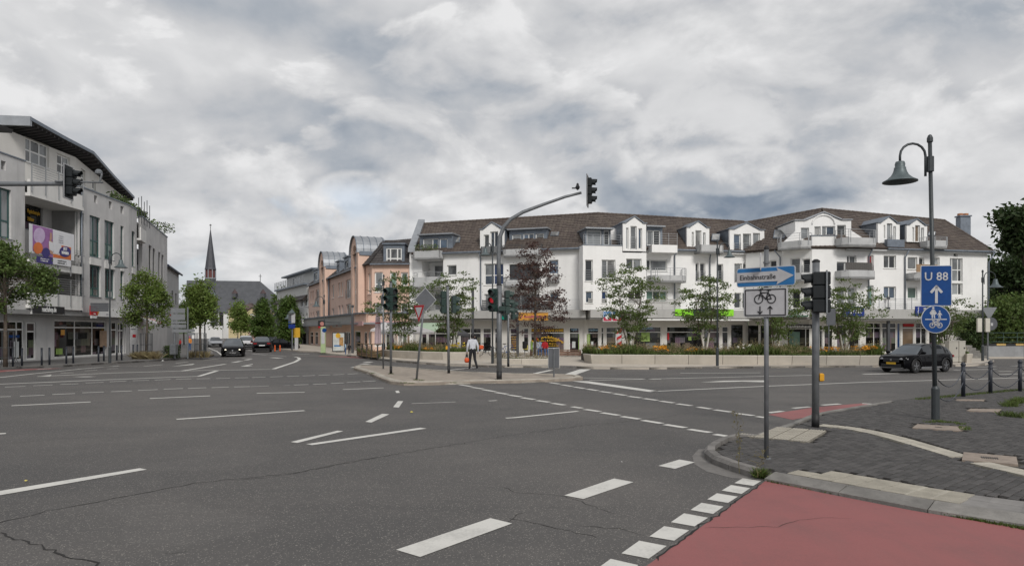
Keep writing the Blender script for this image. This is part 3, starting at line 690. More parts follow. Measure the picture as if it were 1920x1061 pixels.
class Fac:
 """a facade: plan line a -> b, left to right seen from outside"""
 def __init__(s,a,b,parent):
  s.a=Vector(a);s.b=Vector(b);s.d=(s.b-s.a).normalized();s.n=Vector((s.d.y,-s.d.x));s.L=(s.b-s.a).length;s.parent=parent
 def off(s,o):return Fac(s.a+s.n*o,s.b+s.n*o,s.parent)
 def U(s,px): # distance along the facade of what shows at a photograph column, and its depth
  k=(px-CX)/F;den=s.d.x-k*s.d.y;u=(k*s.a.y-s.a.x)/den;return u,s.a.y+u*s.d.y
 def Z(s,px,py):u,Y=s.U(px);return H-(py-CY)*Y/F
 def rect(s,x0,x1,y0,y1):
  m=(x0+x1)/2;return[s.U(x0)[0],s.U(x1)[0],s.Z(m,y1),s.Z(m,y0)]
 def P(s,u,z,o=0.0):p=s.a+s.d*u+s.n*o;return Vector((p.x,p.y,z))
 def bx(s,mb,u0,u1,o0,o1,z0,z1,m=None):
  return mb.hexa([s.P(u0,z0,o1),s.P(u1,z0,o1),s.P(u1,z0,o0),s.P(u0,z0,o0),s.P(u0,z1,o1),s.P(u1,z1,o1),s.P(u1,z1,o0),s.P(u0,z1,o0)],m)
 def wall(s,u0,u1,z0,z1,holes,m,name='wall',depth=0.22,parent=None,thick=True):
  us=sorted({u0,u1,*[h[0]for h in holes],*[h[1]for h in holes]});zs=sorted({z0,z1,*[h[2]for h in holes],*[h[3]for h in holes]})
  us=[x for x in us if u0-1e-6<=x<=u1+1e-6];zs=[x for x in zs if z0-1e-6<=x<=z1+1e-6]
  mb=MB()
  for i in range(len(us)-1):
   j=0
   while j<len(zs)-1:
    cu=(us[i]+us[i+1])/2
    inh=lambda jj:any(h[0]<cu<h[1]and h[2]<(zs[jj]+zs[jj+1])/2<h[3]for h in holes)
    if inh(j):j+=1;continue
    k=j
    while k<len(zs)-1 and not inh(k):k+=1
    mb.quad(s.P(us[i],zs[j]),s.P(us[i+1],zs[j]),s.P(us[i+1],zs[k]),s.P(us[i],zs[k]));j=k
  for h in holes:
   a,b,c,d=h[:4]
   mb.quad(s.P(a,c,-depth),s.P(b,c,-depth),s.P(b,c),s.P(a,c));mb.quad(s.P(a,d),s.P(b,d),s.P(b,d,-depth),s.P(a,d,-depth))
   mb.quad(s.P(a,c),s.P(a,d),s.P(a,d,-depth),s.P(a,c,-depth));mb.quad(s.P(b,c,-depth),s.P(b,d,-depth),s.P(b,d),s.P(b,c))
  if thick:
   mb.quad(s.P(u0,z0,-depth),s.P(u0,z0),s.P(u0,z1),s.P(u0,z1,-depth));mb.quad(s.P(u1,z0),s.P(u1,z0,-depth),s.P(u1,z1,-depth),s.P(u1,z1))
   mb.quad(s.P(u0,z1),s.P(u1,z1),s.P(u1,z1,-depth),s.P(u0,z1,-depth))
  return obj(name,mb,m,parent or s.parent)
 def window(s,r,cols=(),rows=(),fm=None,pm=None,rec=0.13,fw=0.075,sill=True,name='window',parent=None,out=0.0,rail=None):
  u0,u1,z0,z1=r[:4];fm=fm or M_wframe;pm=pm or P_dark;fd=0.06;o1=-rec+out;o0=o1-fd
  us=[u0+fw/2]+[u0+(u1-u0)*c for c in cols]+[u1-fw/2];zs=[z0+fw/2]+[z0+(z1-z0)*c for c in rows]+[z1-fw/2]
  mb=MB();e=0.001
  for u in us:s.bx(mb,u-fw/2,u+fw/2,o0,o1,z0+e,z1-e)
  for z in zs:s.bx(mb,u0+e,u1-e,o0+.004,o1-.004,z-fw/2,z+fw/2)
  w=obj(name,mb,fm,parent or s.parent)
  k=0
  for i in range(len(us)-1):
   for j in range(len(zs)-1):
    p=pm[k%len(pm)]if isinstance(pm,(list,tuple))else pm;k+=1
    g=MB();s.bx(g,us[i]+fw/2-.012,us[i+1]-fw/2+.012,o0+0.012,o0+0.03,zs[j]+fw/2-.012,zs[j+1]-fw/2+.012);obj('pane',g,p,w if not parent or parent is s.parent else parent)
  if sill:
   g=MB();s.bx(g,u0-.05,u1+.05,-rec,0.06,z0-.045,z0-.003);obj('sill',g,M_wframe if fm is M_wframe else M_zinc_l,w if not parent or parent is s.parent else parent)
  if rail:
   g=MB();zt=z0+rail
   n=max(3,int(rail/0.14))
   for i in range(n+1):s.bx(g,u0,u1,0.02,0.045,z0+0.05+i*(rail-0.05)/n-0.011,z0+0.05+i*(rail-0.05)/n+0.011)
   for u in(u0+.01,u1-.04):s.bx(g,u,u+.03,0.015,0.05,z0,zt)
   obj('railing',g,M_rail,w if not parent or parent is s.parent else parent)
  return w
 def balcony(s,u0,u1,o,z0,z1,m=None,railh=0.35,rm=None,name='balcony',chamfer=0.0,parent=None,thick=0.12,brackets=True):
  """tray balcony: floor slab, solid parapet on three sides, rail above"""
  m=m or M_bside;c=chamfer
  pl=[(u0,0.0),(u0,o-c),(u0+c,o),(u1-c,o),(u1,o-c),(u1,0.0)]if c else[(u0,0.0),(u0,o),(u1,o),(u1,0.0)]
  mb=MB();s_=[s.P(u,z0,q)for u,q in pl];mb.extr([s.P(u,z0+0.15,q)for u,q in pl],(0,0,-0.15))
  b=obj(name,mb,m,parent or s.parent)
  for(ua,oa),(ub,ob)in zip(pl,pl[1:]):
   A_,B_=s.P(ua,z0,oa),s.P(ub,z0,ob);t=(B_-A_).normalized();nn=Vector((t.y,-t.x,0))*thick
   ins=-nn if(nn.to_2d().dot(s.n)>0 or abs(oa-ob)>1e-6)else-nn
   cen=s.P((u0+u1)/2,z0,o/2);
   if(A_+B_).dot(nn)/2<0:pass
   if((A_+B_)/2+nn-cen).length>((A_+B_)/2-nn-cen).length:nn=-nn
   g=MB().hexa([A_,B_,B_+nn,A_+nn]+[p+Vector((0,0,z1-z0))for p in(A_,B_,B_+nn,A_+nn)]);obj('parapet',g,m,b)
  if railh:
   g=MB();pts=[s.P(u,z1,q+(0.02 if q else 0))for u,q in pl]
   for k in range(3):
    zz=railh*(k+1)/3
    for p,q in zip(pts,pts[1:]):g.bar(p+Vector((0,0,zz)),q+Vector((0,0,zz)),0.03 if k==2 else 0.016,0.03 if k==2 else 0.016)
   for p,q in zip(pts,pts[1:]):
    L=(q-p).length;n=max(1,int(L/1.2))
    for k in range(n+1):
     c_=p.lerp(q,min(max(k/n,0.06),0.94));g.bar(c_+Vector((0,0,railh)),c_-Vector((0,0,0.38)),0.035,0.035)
   obj('railing',g,rm or M_raild,b)
  return b
def tiled(name,quad,parent,cols,rows,m=None,amp=0.035,over=0.03,boards=True,skip=None):
 """a roof slope from eave-left, eave-right, ridge-right, ridge-left: boarding plus overlapping curved tiles"""
 el,er,rr,rl=[Vector(p)for p in quad];nrm=(er-el).cross(rl-el).normalized()
 if nrm.z<0:nrm=-nrm
 bp=lambda u,v:(el.lerp(er,u)).lerp(rl.lerp(rr,u),v)
 r=obj(name,MB().hexa([p-nrm*0.16 for p in(el,er,rr,rl)]+[p-nrm*0.03 for p in(el,er,rr,rl)]),M_tileb,parent)
 mb=MB();prof=((0.0,0.15),(0.3,1.0),(0.62,0.35),(1.0,0.15))
 for j in range(rows):
  for i in range(cols):
   u0,u1=i/cols,(i+1)/cols;v0,v1=j/rows,(j+1.12)/rows
   if skip and skip((u0+u1)/2,(v0+v1)/2):continue
   v1=min(v1,1.0);jit=random.uniform(-.006,.006)
   low=[bp(u0+(u1-u0)*f,v0)+nrm*(amp*h+over+jit)for f,h in prof];hi=[bp(u0+(u1-u0)*f,v1)+nrm*(amp*h*0.8+jit*.3)for f,h in prof]
   bt=[bp(u0+(u1-u0)*f,v0)-nrm*0.01 for f,h in(prof[0],prof[-1])]
   mb.add(low+hi+bt,((0,1,5,4),(1,2,6,5),(2,3,7,6),(8,9,3,2,1,0)))
 t=obj('roof_tiles',mb,m or M_tile,r);t['kind']='stuff'
 return r
def ridge_caps(pts,parent,m=None,r=0.13):
 mb=MB()
 for p,q in zip(pts,pts[1:]):
  p,q=Vector(p),Vector(q);n=max(2,int((q-p).length/0.42))
  for k in range(n):
   a=p.lerp(q,k/n);b=p.lerp(q,(k+1.1)/n);mb.tube([a,b],[r*1.08,r*0.9],7)
 o=obj('ridge_tiles',mb,m or M_tile,parent);o['kind']='stuff';return o
def gutter(p,q,parent,r=0.075):
 p,q=Vector(p),Vector(q);return obj('roof_gutter',MB().tube([p,q],r,8),M_zinc,parent)
def downpipe(pts,parent,r=0.055,m=None):return obj('downpipe',MB().tube(pts,r,8),m or M_zinc,parent,smooth=True)
def gable_dormer(f,x0,x1,ysh,yap,yb,wins,parent,depth=3.4,out=0.02,cut=0.35,roofm=None,pm=None,xa=None):
 """white dormer whose front stands in the facade plane; photo columns x0..x1, shoulder, apex and foot rows"""
 fo=f.off(out);xm=xa or(x0+x1)/2
 u0,u1,um=fo.U(x0)[0],fo.U(x1)[0],fo.U(xm)[0];zb,zs,za=fo.Z(xm,yb),fo.Z(xm,ysh),fo.Z(xm,yap);e=(u1-u0)*0.16
 holes=[fo.rect(*w[:4])for w in wins]
 d=fo.wall(u0,u1,zb,zs,holes,M_wwall,'dormer',0.2,parent)
 g=MB().extr([fo.P(u0,zs),fo.P(u1,zs),fo.P(u1-e,zs+0.02),fo.P(um,za),fo.P(u0+e,zs+0.02)],tuple((-fo.n*0.2).to_3d()));obj('gable',g,M_wwall,d)
 for q in((u0,u0+.12),(u1-.12,u1)):obj('cheek',fo.bx(MB(),*q,-depth,-.2,zb,zs),M_zinc,d)
 g=MB();t=0.09;ov=0.1
 for ua,ub,za_,zb_ in((u0+e-.12,um,zs+0.0,za),(um,u1-e+.12,za,zs+0.0)):
  g.hexa([fo.P(ua,za_+.01,ov),fo.P(ub,zb_+.01,ov),fo.P(ub,zb_+.01,-depth),fo.P(ua,za_+.01,-depth),fo.P(ua,za_+t,ov),fo.P(ub,zb_+t,ov),fo.P(ub,zb_+t,-depth),fo.P(ua,za_+t,-depth)])
 fo.bx(g,u0-.08,u0+e-.02,-depth,ov,zs+.012,zs+.07);fo.bx(g,u1-e+.02,u1+.08,-depth,ov,zs+.012,zs+.07)
 obj('dormer_roof',g,roofm or M_zinc,d)
 for h,w in zip(holes,wins):fo.window(h,*(w[4:5]or((),)),pm=(w[5]if len(w)>5 else P_mid),sill=False,rail=(w[6]if len(w)>6 else None),parent=d)
 return d
def box_dormer(f,x0,x1,yt,yb,wins,parent,out=-0.9,depth=3.2,over=0.35,slope=0.0):
 """zinc-clad dormer set back in the slope, flat roof"""
 fo=f.off(out);xm=(x0+x1)/2;u0,u1=fo.U(x0)[0],fo.U(x1)[0];zt,zb=fo.Z(xm,yt),fo.Z(xm,yb)
 holes=[fo.rect(*w[:4])for w in wins]
 d=fo.wall(u0,u1,zb,zt,holes,M_zinc,'dormer',0.15,parent)
 for q in((u0,u0+.1),(u1-.1,u1)):obj('cheek',fo.bx(MB(),*q,-depth,-.15,zb,zt),M_zinc,d)
 g=MB();fo.bx(g,u0-.12,u1+.12,-depth,over,zt+.005,zt+.12);
 for k in range(int((u1-u0)/0.55)+1):fo.bx(g,u0+k*0.55-.012,u0+k*0.55+.012,over+.002,over+.018,zt-.02,zt+.14)
 obj('dormer_roof',g,M_zinc_l,d)
 for h,w in zip(holes,wins):fo.window(h,*(w[4:5]or((),)),pm=(w[5]if len(w)>5 else P_mid),sill=False,parent=d,rec=0.08)
 return d
def skylight(f,x0,x1,y0,y1,plane,parent):
 """tilted roof window lying on a roof slope (plane: point, normal)"""
 P0,N=plane;pts=[]
 for x,y in((x0,y1),(x1,y1),(x1+(x1-x0)*.12,y0),(x0+(x1-x0)*.12,y0)):
  d=Vector(((x-CX)/F,1,-(y-CY)/F));o=Vector((0,0,H));t=(Vector(P0)-o).dot(N)/d.dot(N);pts.append(o+d*t+N*0.10)
 c=sum(pts,Vector())/4
 w=obj('skylight',MB().extr([p for p in pts],-N*0.14),M_zinc,parent)
 inn=[c+(p-c)*0.84+N*0.02 for p in pts];obj('pane',MB().extr(inn,-N*0.02),P_curt,w);return w
def slope_plane(q):
 el,er,rr,rl=[Vector(p)for p in q];n=(er-el).cross(rl-el).normalized();n=n if n.z>0 else-n;return el,n

# ================================================================== WHITE APARTMENT BUILDING (left and middle wing)
wb=thing('apartment_building',(-1.5,60,0.12),label='long white apartment building with brown tiled roof and copper tree in front, shops below',cat='building')
pA,pB,pC=(-9.0,62.0),(6.3,57.2),(20.6,59.9)
f1=Fac(pA,pB,wb);f2=Fac(pB,pC,wb)
fb=Fac(Vector(pB)-f2.n*-1.15+f2.d*0.0,Vector(pC)+f2.n*1.15,wb) # projecting middle bay
ZE,ZR=8.95,12.25
Z1=3.7 # top of the shop floor
# --- wing one
w1=[(838,856,497,516),(908,944,494,534),(1028,1047,487,514),(908,924,551,586),(955,1012,495,523),(958,1012,551,590),(1030,1047,549,566)]
h1=[f1.rect(*w)for w in w1]
Ulog=f1.U(783)[0],f1.U(831)[0]
z1t,z1b=f1.Z(808,486),f1.Z(808,519)
logg=[Ulog[0]+.45,Ulog[1],f1.Z(808,519),f1.Z(808,489)];logg2=[Ulog[0]+.45,Ulog[1],f1.Z(808,583),f1.Z(808,543)]
f1.wall(0,f1.L,Z1,ZE,h1+[logg,logg2],M_wwall,depth=0.3)
f1.window(h1[0],(),pm=P_mid);f1.window(h1[1],(0.5,),(0.45,),pm=[P_blue,P_mid,P_navy,P_navy]);f1.window(h1[2],(),(0.6,),pm=P_blue);f1.window(h1[3],(),pm=P_mid)
f1.window(h1[4],(0.33,0.66),pm=P_dark,fm=M_dframe);f1.window(h1[5],(0.33,0.66),pm=P_mid);f1.window(h1[6],(),pm=P_blue)
for lg,cols in((logg,(0.6,)),(logg2,(0.55,))):
 g=MB();a,b,c,d=lg;fi=f1
 fi.bx(g,a,b,-1.7,-1.6,c,d);obj('loggia_wall',g,M_wwall,wb)
 for q in((a-.1,a),(b,b+.1)):obj('loggia_side',fi.bx(MB(),*q,-1.6,-.3,c,d),M_wwall,wb)
 for q in((d,d+.1),(c-.1,c-.004)):obj('loggia_slab',fi.bx(MB(),a,b,-1.6,-.3,*q),M_bside,wb)
 f1.off(-1.45).window([a+.5,b-.1,c+.1,d-.25],cols,pm=[P_mid,P_dark],rec=0.06)
f1.balcony(Ulog[0],Ulog[1]+.1,1.0,f1.Z(808,541),f1.Z(808,521),railh=0.45,rm=M_rail)
f1.balcony(Ulog[0],Ulog[1]+.05,0.9,f1.Z(808,488),f1.Z(808,472),railh=0.0)
M_box=mat('balcony_plants',(0.10,0.13,0.05),0.8,var=0.4,scale=8,island=0.4)
def leafy_box(mb,c,d,sz,n,rz=0.0,s=0.06):
 for _ in range(n):
  x,y,z=[random.uniform(-.5,.5)*k for k in d];cs,sn=math.cos(rz),math.sin(rz);p=Vector((c[0]+x*cs-y*sn,c[1]+x*sn+y*cs,c[2]+z))
  a=Vector((random.gauss(0,1),random.gauss(0,1),random.gauss(0,1))).normalized()*s;b=Vector((random.gauss(0,1),random.gauss(0,1),random.gauss(0,1))).normalized()*s
  mb.quad(p-a,p-b,p+a,p+b)
g=MB();pc=f1.P((Ulog[0]+Ulog[1])/2,f1.Z(808,466),0.85);leafy_box(g,pc,(2.2,.3,.55),0,340,math.atan2(f1.d.y,f1.d.x));o=tag(obj('flower_box_plants',g,M_box),'green plants along the top left balcony of the white building','plants')
f1.balcony(f1.U(951)[0],f1.U(1014)[0],1.1,f1.Z(982,539),f1.Z(982,528),railh=0.3);f1.balcony(f1.U(1028)[0],f1.U(1049)[0],.35,f1.Z(1038,530),f1.Z(1038,516),railh=0.0)
E1l,E1r=f1.P(0,ZE,.35),f1.P(f1.L,ZE,.35)
R1l,R1r,R2r=Vector((-8.6,65.6,ZR)),Vector((7.6,60.6,ZR+.15)),Vector((21.8,64.3,ZR))
q1=(f1.P(0.0,ZE,.35),f1.P(f1.L+.2,ZE,.35),R1r,R1l)
tiled('roof',q1,wb,52,19);
q2=(f2.P(-.2,ZE,.35),f2.P(f2.L+.8,ZE,.35),R2r,R1r)
tiled('roof',q2,wb,48,19)
back=Vector((1.2,7.5,0))
tiled('roof',(R1r+Vector((1.5,5.2,-3.6)),R1l+Vector((1.5,5.2,-3.6)),R1l,R1r),wb,20,6);tiled('roof',(R2r+Vector((-.8,5.2,-3.6)),R1r+Vector((-.8,5.2,-3.6)),R1r,R2r),wb,20,6)
ridge_caps([R1l,R1r,R2r],wb)
g=MB();f1.bx(g,0.02,f1.L+.1,.02,.33,ZE-.22,ZE-.1);obj('eave_board',g,M_bside,wb)
g=MB();f2.bx(g,5.6,f2.L,.02,.33,ZE-.22,ZE-.1);obj('eave_board',g,M_bside,wb)
gutter(f1.P(2.6,ZE-.06,.42),f1.P(f1.L,ZE-.06,.42),wb);gutter(f2.P(5.8,ZE-.06,.42),f2.P(f2.L,ZE-.06,.42),wb)
# gable end with parapet on the left
g=MB();a0=Vector((*pA,0));a1=Vector((-8.6,65.6,0));a2=Vector((-7.6,70.5,0));wv=Vector((-.3,-.05,0))
g.extr([a0+Vector((0,0,.12)),a2+Vector((0,0,.12)),a2+Vector((0,0,ZE)),a1+Vector((0,0,ZR+.15)),a0+Vector((0,0,ZE+.2))],wv);obj('gable_wall',g,M_wwall,wb)
g=MB();g.extr([a0+Vector((-.4,-.35,ZE+.15)),a1+Vector((-.4,0,ZR+.17)),a1+Vector((-.4,0,ZR+.45)),a0+Vector((-.4,-.35,ZE+.5))],Vector((.6,.1,0)));obj('gable_coping',g,M_zinc_l,wb)
# dormers of wing one
box_dormer(f1,787,849,441,470,[(793,822,447.5,468,(0.62,),[P_mid,P_blue]),(824,839,447.5,468,(),P_blue)],wb,out=-.1)
gable_dormer(f1,900,945,430,417.5,474,[(907,917,440,472,(),P_mid),(919,934,434,472,(0.5,),P_blue),(936,942,440,472,(),P_mid)],wb)
f1.balcony(f1.U(905)[0],f1.U(943)[0],0.5,f1.Z(924,478),f1.Z(924,463),railh=0.0,m=mat('grey_slat',(.16,.165,.17),.6))
gable_pl1,gable_pl2=slope_plane(q1),slope_plane(q2)
box_dormer(f1,955,1026,431,466,[(960,977,440,466,(),P_mid),(981,1001,438,466,(0.5,),P_blue),(1004,1020,438,466,(),P_mid)],wb,out=-.8)
f1.balcony(f1.U(947)[0],f1.U(1018)[0],0.6,f1.Z(982,482),f1.Z(982,468),railh=0.35)
skylight(f1,847,862,446,456,gable_pl1,wb);skylight(f1,1032,1047,436.5,443.5,gable_pl1,wb)
downpipe([f1.P(f1.U(901)[0],ZE-.1,.4),f1.P(f1.U(902)[0],ZE-.6,.1),f1.P(f1.U(902)[0],Z1+.6,.1),f1.P(f1.U(906)[0],Z1,.3)],wb)
# --- projecting bay
ub0,ub1=fb.U(1093)[0],fb.U(1212)[0];zc=fb.Z(1150,462)
bw_=[(1097,1111.5,487,527,(),P_dark,.9),(1128,1154,487,522,(0.42,),[P_mid,P_curt],1.0),(1174,1203,485,505,(0.48,),P_mid),(1098,1111.5,546,568,(),P_blue),(1128,1138,546,568,(),P_navy),(1142,1168,546,568,(.5,),P_dark),(1178,1203,546,568,(.5,),P_dark)]
hb=[fb.rect(*w[:4])for w in bw_]
um=fb.U(1167)[0]
fb.wall(ub0,um,Z1,fb.Z(1130,460.5),[h for h in hb if h[1]<um],M_wwall,depth=.25);fb.wall(um,ub1,Z1,fb.Z(1190,474),[h for h in hb if h[0]>um],M_wwall,depth=.25)
for h,w in zip(hb,bw_):
 if not(h[0]<um<h[1]):fb.window(h,w[4],pm=w[5],rail=(w[6]if len(w)>6 else None))
obj('bay_side',fb.bx(MB(),ub0,ub0+.2,-1.15,-.25,Z1,fb.Z(1130,460.5)),M_wwall,wb);obj('bay_side',fb.bx(MB(),ub1-.2,ub1,-1.2,-.25,Z1,fb.Z(1190,474)),M_wwall,wb)
g=MB();fb.bx(g,ub0,um,-1.3,.04,fb.Z(1130,460.5),fb.Z(1130,459));obj('coping',g,M_zinc,wb)
g=MB();
for k in range(5):g.bar(fb.P(ub0+.1,zc+.15+k*.2,-.1),fb.P(um,zc+.15+k*.2,-.1),.02,.02)
for k in range(5):g.bar(fb.P(ub0+.1+k*(um-ub0-.2)/4,zc,-.1),fb.P(ub0+.1+k*(um-ub0-.2)/4,zc+.95,-.1),.03,.03)
obj('terrace_railing',g,M_rail,wb)
box_dormer(fb,1097,1145,431,461,[(1100,1128,432,459.5,(),P_mid),(1132,1143,432,459.5,(),P_mid)],wb,out=-.9,over=.6)
gable_dormer(fb,1168,1211.5,419,406.5,471,[(1174,1178.5,427,467,(),P_blue),(1182,1194,424,467,(),P_mid,1.0),(1197,1204,428,467,(),P_blue)],wb,out=.05,depth=5)
g=MB();fb.off(.05).bx(g,fb.U(1147)[0],fb.U(1168)[0],-3,-1.6,zc,fb.Z(1160,424));obj('cheek_wall',g,M_wwall,wb)
# --- wing two
w2=[(1304,1311,493,528,(),P_dark,.9),(1312.5,1322.5,493,528,(),P_dark,.9),(1346,1356,495,530,(),P_dark,1.0),(1377,1391,494,530,(),P_mid,.9),(1393,1408,494,530,(),P_mid,.9),
      (1212,1251,487,508,(.2,),[P_dark,P_mid],None),(1212,1251,545,566,(.33,.66),P_green,None),(1266,1282,546,566,(),P_curt,None),(1377,1390,549,578,(),P_dark,None),(1392,1408,549,578,(),P_mid,None)]
h2=[f2.rect(*w[:4])for w in w2]
f2.wall(0,f2.L,Z1,ZE,h2,M_wwall,depth=.28)
for h,w in zip(h2,w2):f2.window(h,w[4],pm=w[5],rail=w[6],sill=not w[6])
g=MB();f2.bx(g,f2.U(1213)[0],f2.U(1260)[0],0,1.1,f2.Z(1236,476),f2.Z(1236,462));obj('balcony',g,M_wwall,wb)
g=MB();u0,u1=f2.U(1213)[0],f2.U(1260)[0];zb=f2.Z(1236,462)
for k in range(5):g.bar(f2.P(u0,zb+.15+k*.2,1.05),f2.P(u1,zb+.15+k*.2,1.05),.02,.02)
for k in range(4):g.bar(f2.P(u0+k*(u1-u0)/3,zb,1.05),f2.P(u0+k*(u1-u0)/3,zb+1,1.05),.03,.03)
obj('balcony_railing',g,M_rail,wb)
box_dormer(f2,1212,1242,426.5,462,[(1213,1238,432,460,(.5,),P_mid)],wb,out=.15,over=.4)
f2.balcony(f2.U(1212)[0],f2.U(1277)[0],1.3,f2.Z(1245,531),f2.Z(1245,518),railh=.6,chamfer=.3,rm=M_rail);downpipe([f2.P(f2.U(1268)[0],ZE,.5),f2.P(f2.U(1264)[0],ZE-.5,.12),f2.P(f2.U(1264)[0],Z1,.12)],wb)
gable_dormer(f2,1288,1330,427,415.5,463,[(1297,1301,435,461,(),P_mid),(1304,1315,432,463,(),P_curt),(1318,1323,436,462,(),P_mid)],wb)
f2.balcony(f2.U(1302)[0],f2.U(1345)[0],1.1,f2.Z(1322,477),f2.Z(1322,462),railh=.0);skylight(f2,1333,1348,440,452,gable_pl2,wb)
gable_dormer(f2,1368,1433,431,418.5,477,[(1376,1389,439,475,(),P_blue,.9),(1393,1408,438,475,(),P_mid,.9),(1412,1425,437,475,(),P_mid,.9)],wb,out=.3)
downpipe([f2.P(f2.U(1329)[0],ZE-.2,.4),f2.P(f2.U(1330)[0],ZE-.7,.12),f2.P(f2.U(1330)[0],Z1,.12)],wb)
for x,yt,yb in((1277,462,463),):pass
# --- shop floor: canopy band, terrace railing, columns, shop windows
M_pill=mat('shop_column',(0.62,0.605,0.57),0.8,var=.06,scale=1)
def shopfloor(f,u0,u1,spec,parent,zt=2.95,set_in=0.5,canopy=0.75,band=None,m=None):
 g=MB();f.bx(g,u0,u1,-.3,canopy,zt+.12,Z1+.04);obj('canopy_band',g,band or M_fascia,parent)
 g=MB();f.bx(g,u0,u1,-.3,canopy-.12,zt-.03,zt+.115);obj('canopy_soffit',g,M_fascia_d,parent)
 fi=f.off(-set_in);holes=[fi.rect(*s_[:4])for s_ in spec]
 for h in holes:h[2]=max(h[2],.16)
 fi.wall(u0,u1,.12,zt,holes,m or M_pill,'shop_wall',.2,parent,thick=False)
 for h,s_ in zip(holes,spec):fi.window(h,s_[4],s_[5],pm=s_[6],fm=(s_[7]if len(s_)>7 else M_wframe),rec=.05,fw=.06,sill=False,name='shop_window')
 return fi
s1=[(846,858,615,662,(),(.78,),P_shop),(862,902,615,662,(.5,),(.78,),P_shop),(905,921,615,662,(),(.78,),P_shop),(927,938,615,662,(),(.78,),P_shop),(956,970.5,615,661,(),(.76,),P_shop),(981,991,615,661,(),(.76,),P_shop),(994.7,1058,614,661,(),(.78,),P_shop),(1067,1086,614,661,(),(.78,),P_shop),(790,800,616,662,(),(.78,),P_shop),(802,842,616,662,(.35,),(.78,),P_shop)]
fs1=shopfloor(f1,0,f1.L,s1,wb)
s2=[(1100,1122.9,614,661,(),(.78,),P_shop),(1127,1132.6,613,661,(),(.78,),P_shop),(1136.5,1168,613,661,(.6,),(.78,),P_shop),(1173,1183,613,661,(),(.78,),P_shop),(1188,1240,612,661,(),(.78,),P_shop),(1250,1318,612,661,(),(.78,),P_shop),(1322,1350,612,661,(),(.78,),P_shop),(1354,1366,612,661,(),(.78,),P_shop),(1371,1393,609,661,(),(.8,),P_shop,M_dframe)]
fs2=shopfloor(f2,-.1,f2.L+.4,s2,wb,canopy=1.25)
g=MB()
def band_rail(f,x0,x1,o,m,solid=False,parent=None):
 g=MB();u0,u1=f.U(x0)[0],f.U(x1)[0]
 for k in range(6):g.bar(f.P(u0,Z1+.1+k*.16,o),f.P(u1,Z1+.1+k*.16,o),.02,.11 if solid else .02)
 n=max(1,int((u1-u0)/1.5))
 for k in range(n+1):g.bar(f.P(u0+k*(u1-u0)/n,Z1,o),f.P(u0+k*(u1-u0)/n,Z1+1,o),.04,.04)
 obj('terrace_railing',g,m,parent or f.parent)
band_rail(f1,1008,1040,.5,M_raild,True);band_rail(f1,1043,1092,.6,M_rail);band_rail(f1,783,860,.6,M_rail);band_rail(f2,1096,1265,1.1,M_fascia,True)
band_rail(f1,908,1006,.5,M_raild,True)
# lettering and signs of the shops
M_yel=mat('yellow_lettering',(.62,.36,.03),.5,var=.1);M_lblue=mat('pale_blue_lettering',(.30,.48,.62),.5,var=.05);M_wlet=mat('white_lettering',(.75,.75,.74),.5,var=.03)
M_blacklet=mat('black_lettering',(.02,.02,.022),.5,var=.05)
def ftext(f,s_,x,y,hpx,wpx,m,o=0.02,parent=None,**k):
 u,Y=f.U(x);P=f.P(u,f.Z(x,y),o);return lettering(s_,hpx*1.38*Y/F,m,P,(f.d.x,f.d.y,0),parent or f.parent,width=wpx*Y/F/1.0,**k)
def faint(f,n,x,y,hpx,wpx,m,o=0.02,parent=None):
 """a line of writing too small to read in the photograph: letter-sized strokes"""
 u,Y=f.U(x);k=Y/F;w,h=wpx*k,hpx*k;z=f.Z(x,y);g=MB();rr=random.Random(n*31+int(x));s_=w/n
 for i in range(n):
  if rr.random()<.1:continue
  a=u-w/2+i*s_;hh=h*(1 if rr.random()<.35 else .7);z0=z-h/2;f.bx(g,a,a+s_*.28,o,o+.006,z0,z0+hh)
  q=rr.random();f.bx(g,a+s_*.3,a+s_*.72,o,o+.006,z0+hh*q*.8,z0+hh*(q*.8+.2))
  if q<.6:f.bx(g,a+s_*.5,a+s_*.74,o,o+.006,z0+hh*.25,z0+hh)
 o_=obj('lettering',g,m,parent or f.parent);o_['kind']='stuff';return o_
ftext(fs1,'REINIGUNGSANNAHME',1026.5,619,5.5,62,M_yel,bold=.01);ftext(fs1,'Änderungs-Schneiderei',1026.5,632,5,66,M_yel,arc=2.4,bold=.008);ftext(fs1,'Damen & Herren',1027,638.2,4,38,M_yel,bold=.006)
faint(fs1,19,1027,644,2.6,35,M_yel);faint(fs1,24,1027,648,2.4,42,M_yel)
for k in range(6):faint(fs1,7+k%3,963.3,631.5+k*4.2,2.4,11-k%2,M_yel)
ftext(fs1,'Optik •',1078,618,4.6,15,M_lblue,bold=.006);ftext(fs2,'Contactlinsen',1111,618,4.4,21,M_lblue,bold=.006);ftext(fs2,'Optik',1214,615.5,4.2,24,M_lblue,bold=.006)
def sign(name,f,x0,x1,y0,y1,o,m,label,th=.1,parent=None):
 u0,u1,z0,z1=f.rect(x0,x1,y0,y1);c=f.P((u0+u1)/2,z0,o)
 t=thing(name,c,label=label,cat='sign');g=MB();f.bx(g,u0,u1,o,o+th,z0,z1);obj('panel',g,m,t);t.name=name;return t
M_sgn_o=mat('orange_sign',(.62,.30,.05),.5,var=.15,scale=1.5)
t=sign('shop_sign',f1,977,1032,586.5,601,.76,M_sgn_o,'orange shop sign with pink script behind the copper tree');faint(f1,17,1005,594,5,46,mat('magenta_lettering',(.42,.04,.18),.5),.87,t)
M_sb,M_sr=mat('blue_panel',(.03,.16,.38),.5,var=.05),mat('crimson_panel',(.40,.02,.06),.5,var=.05)
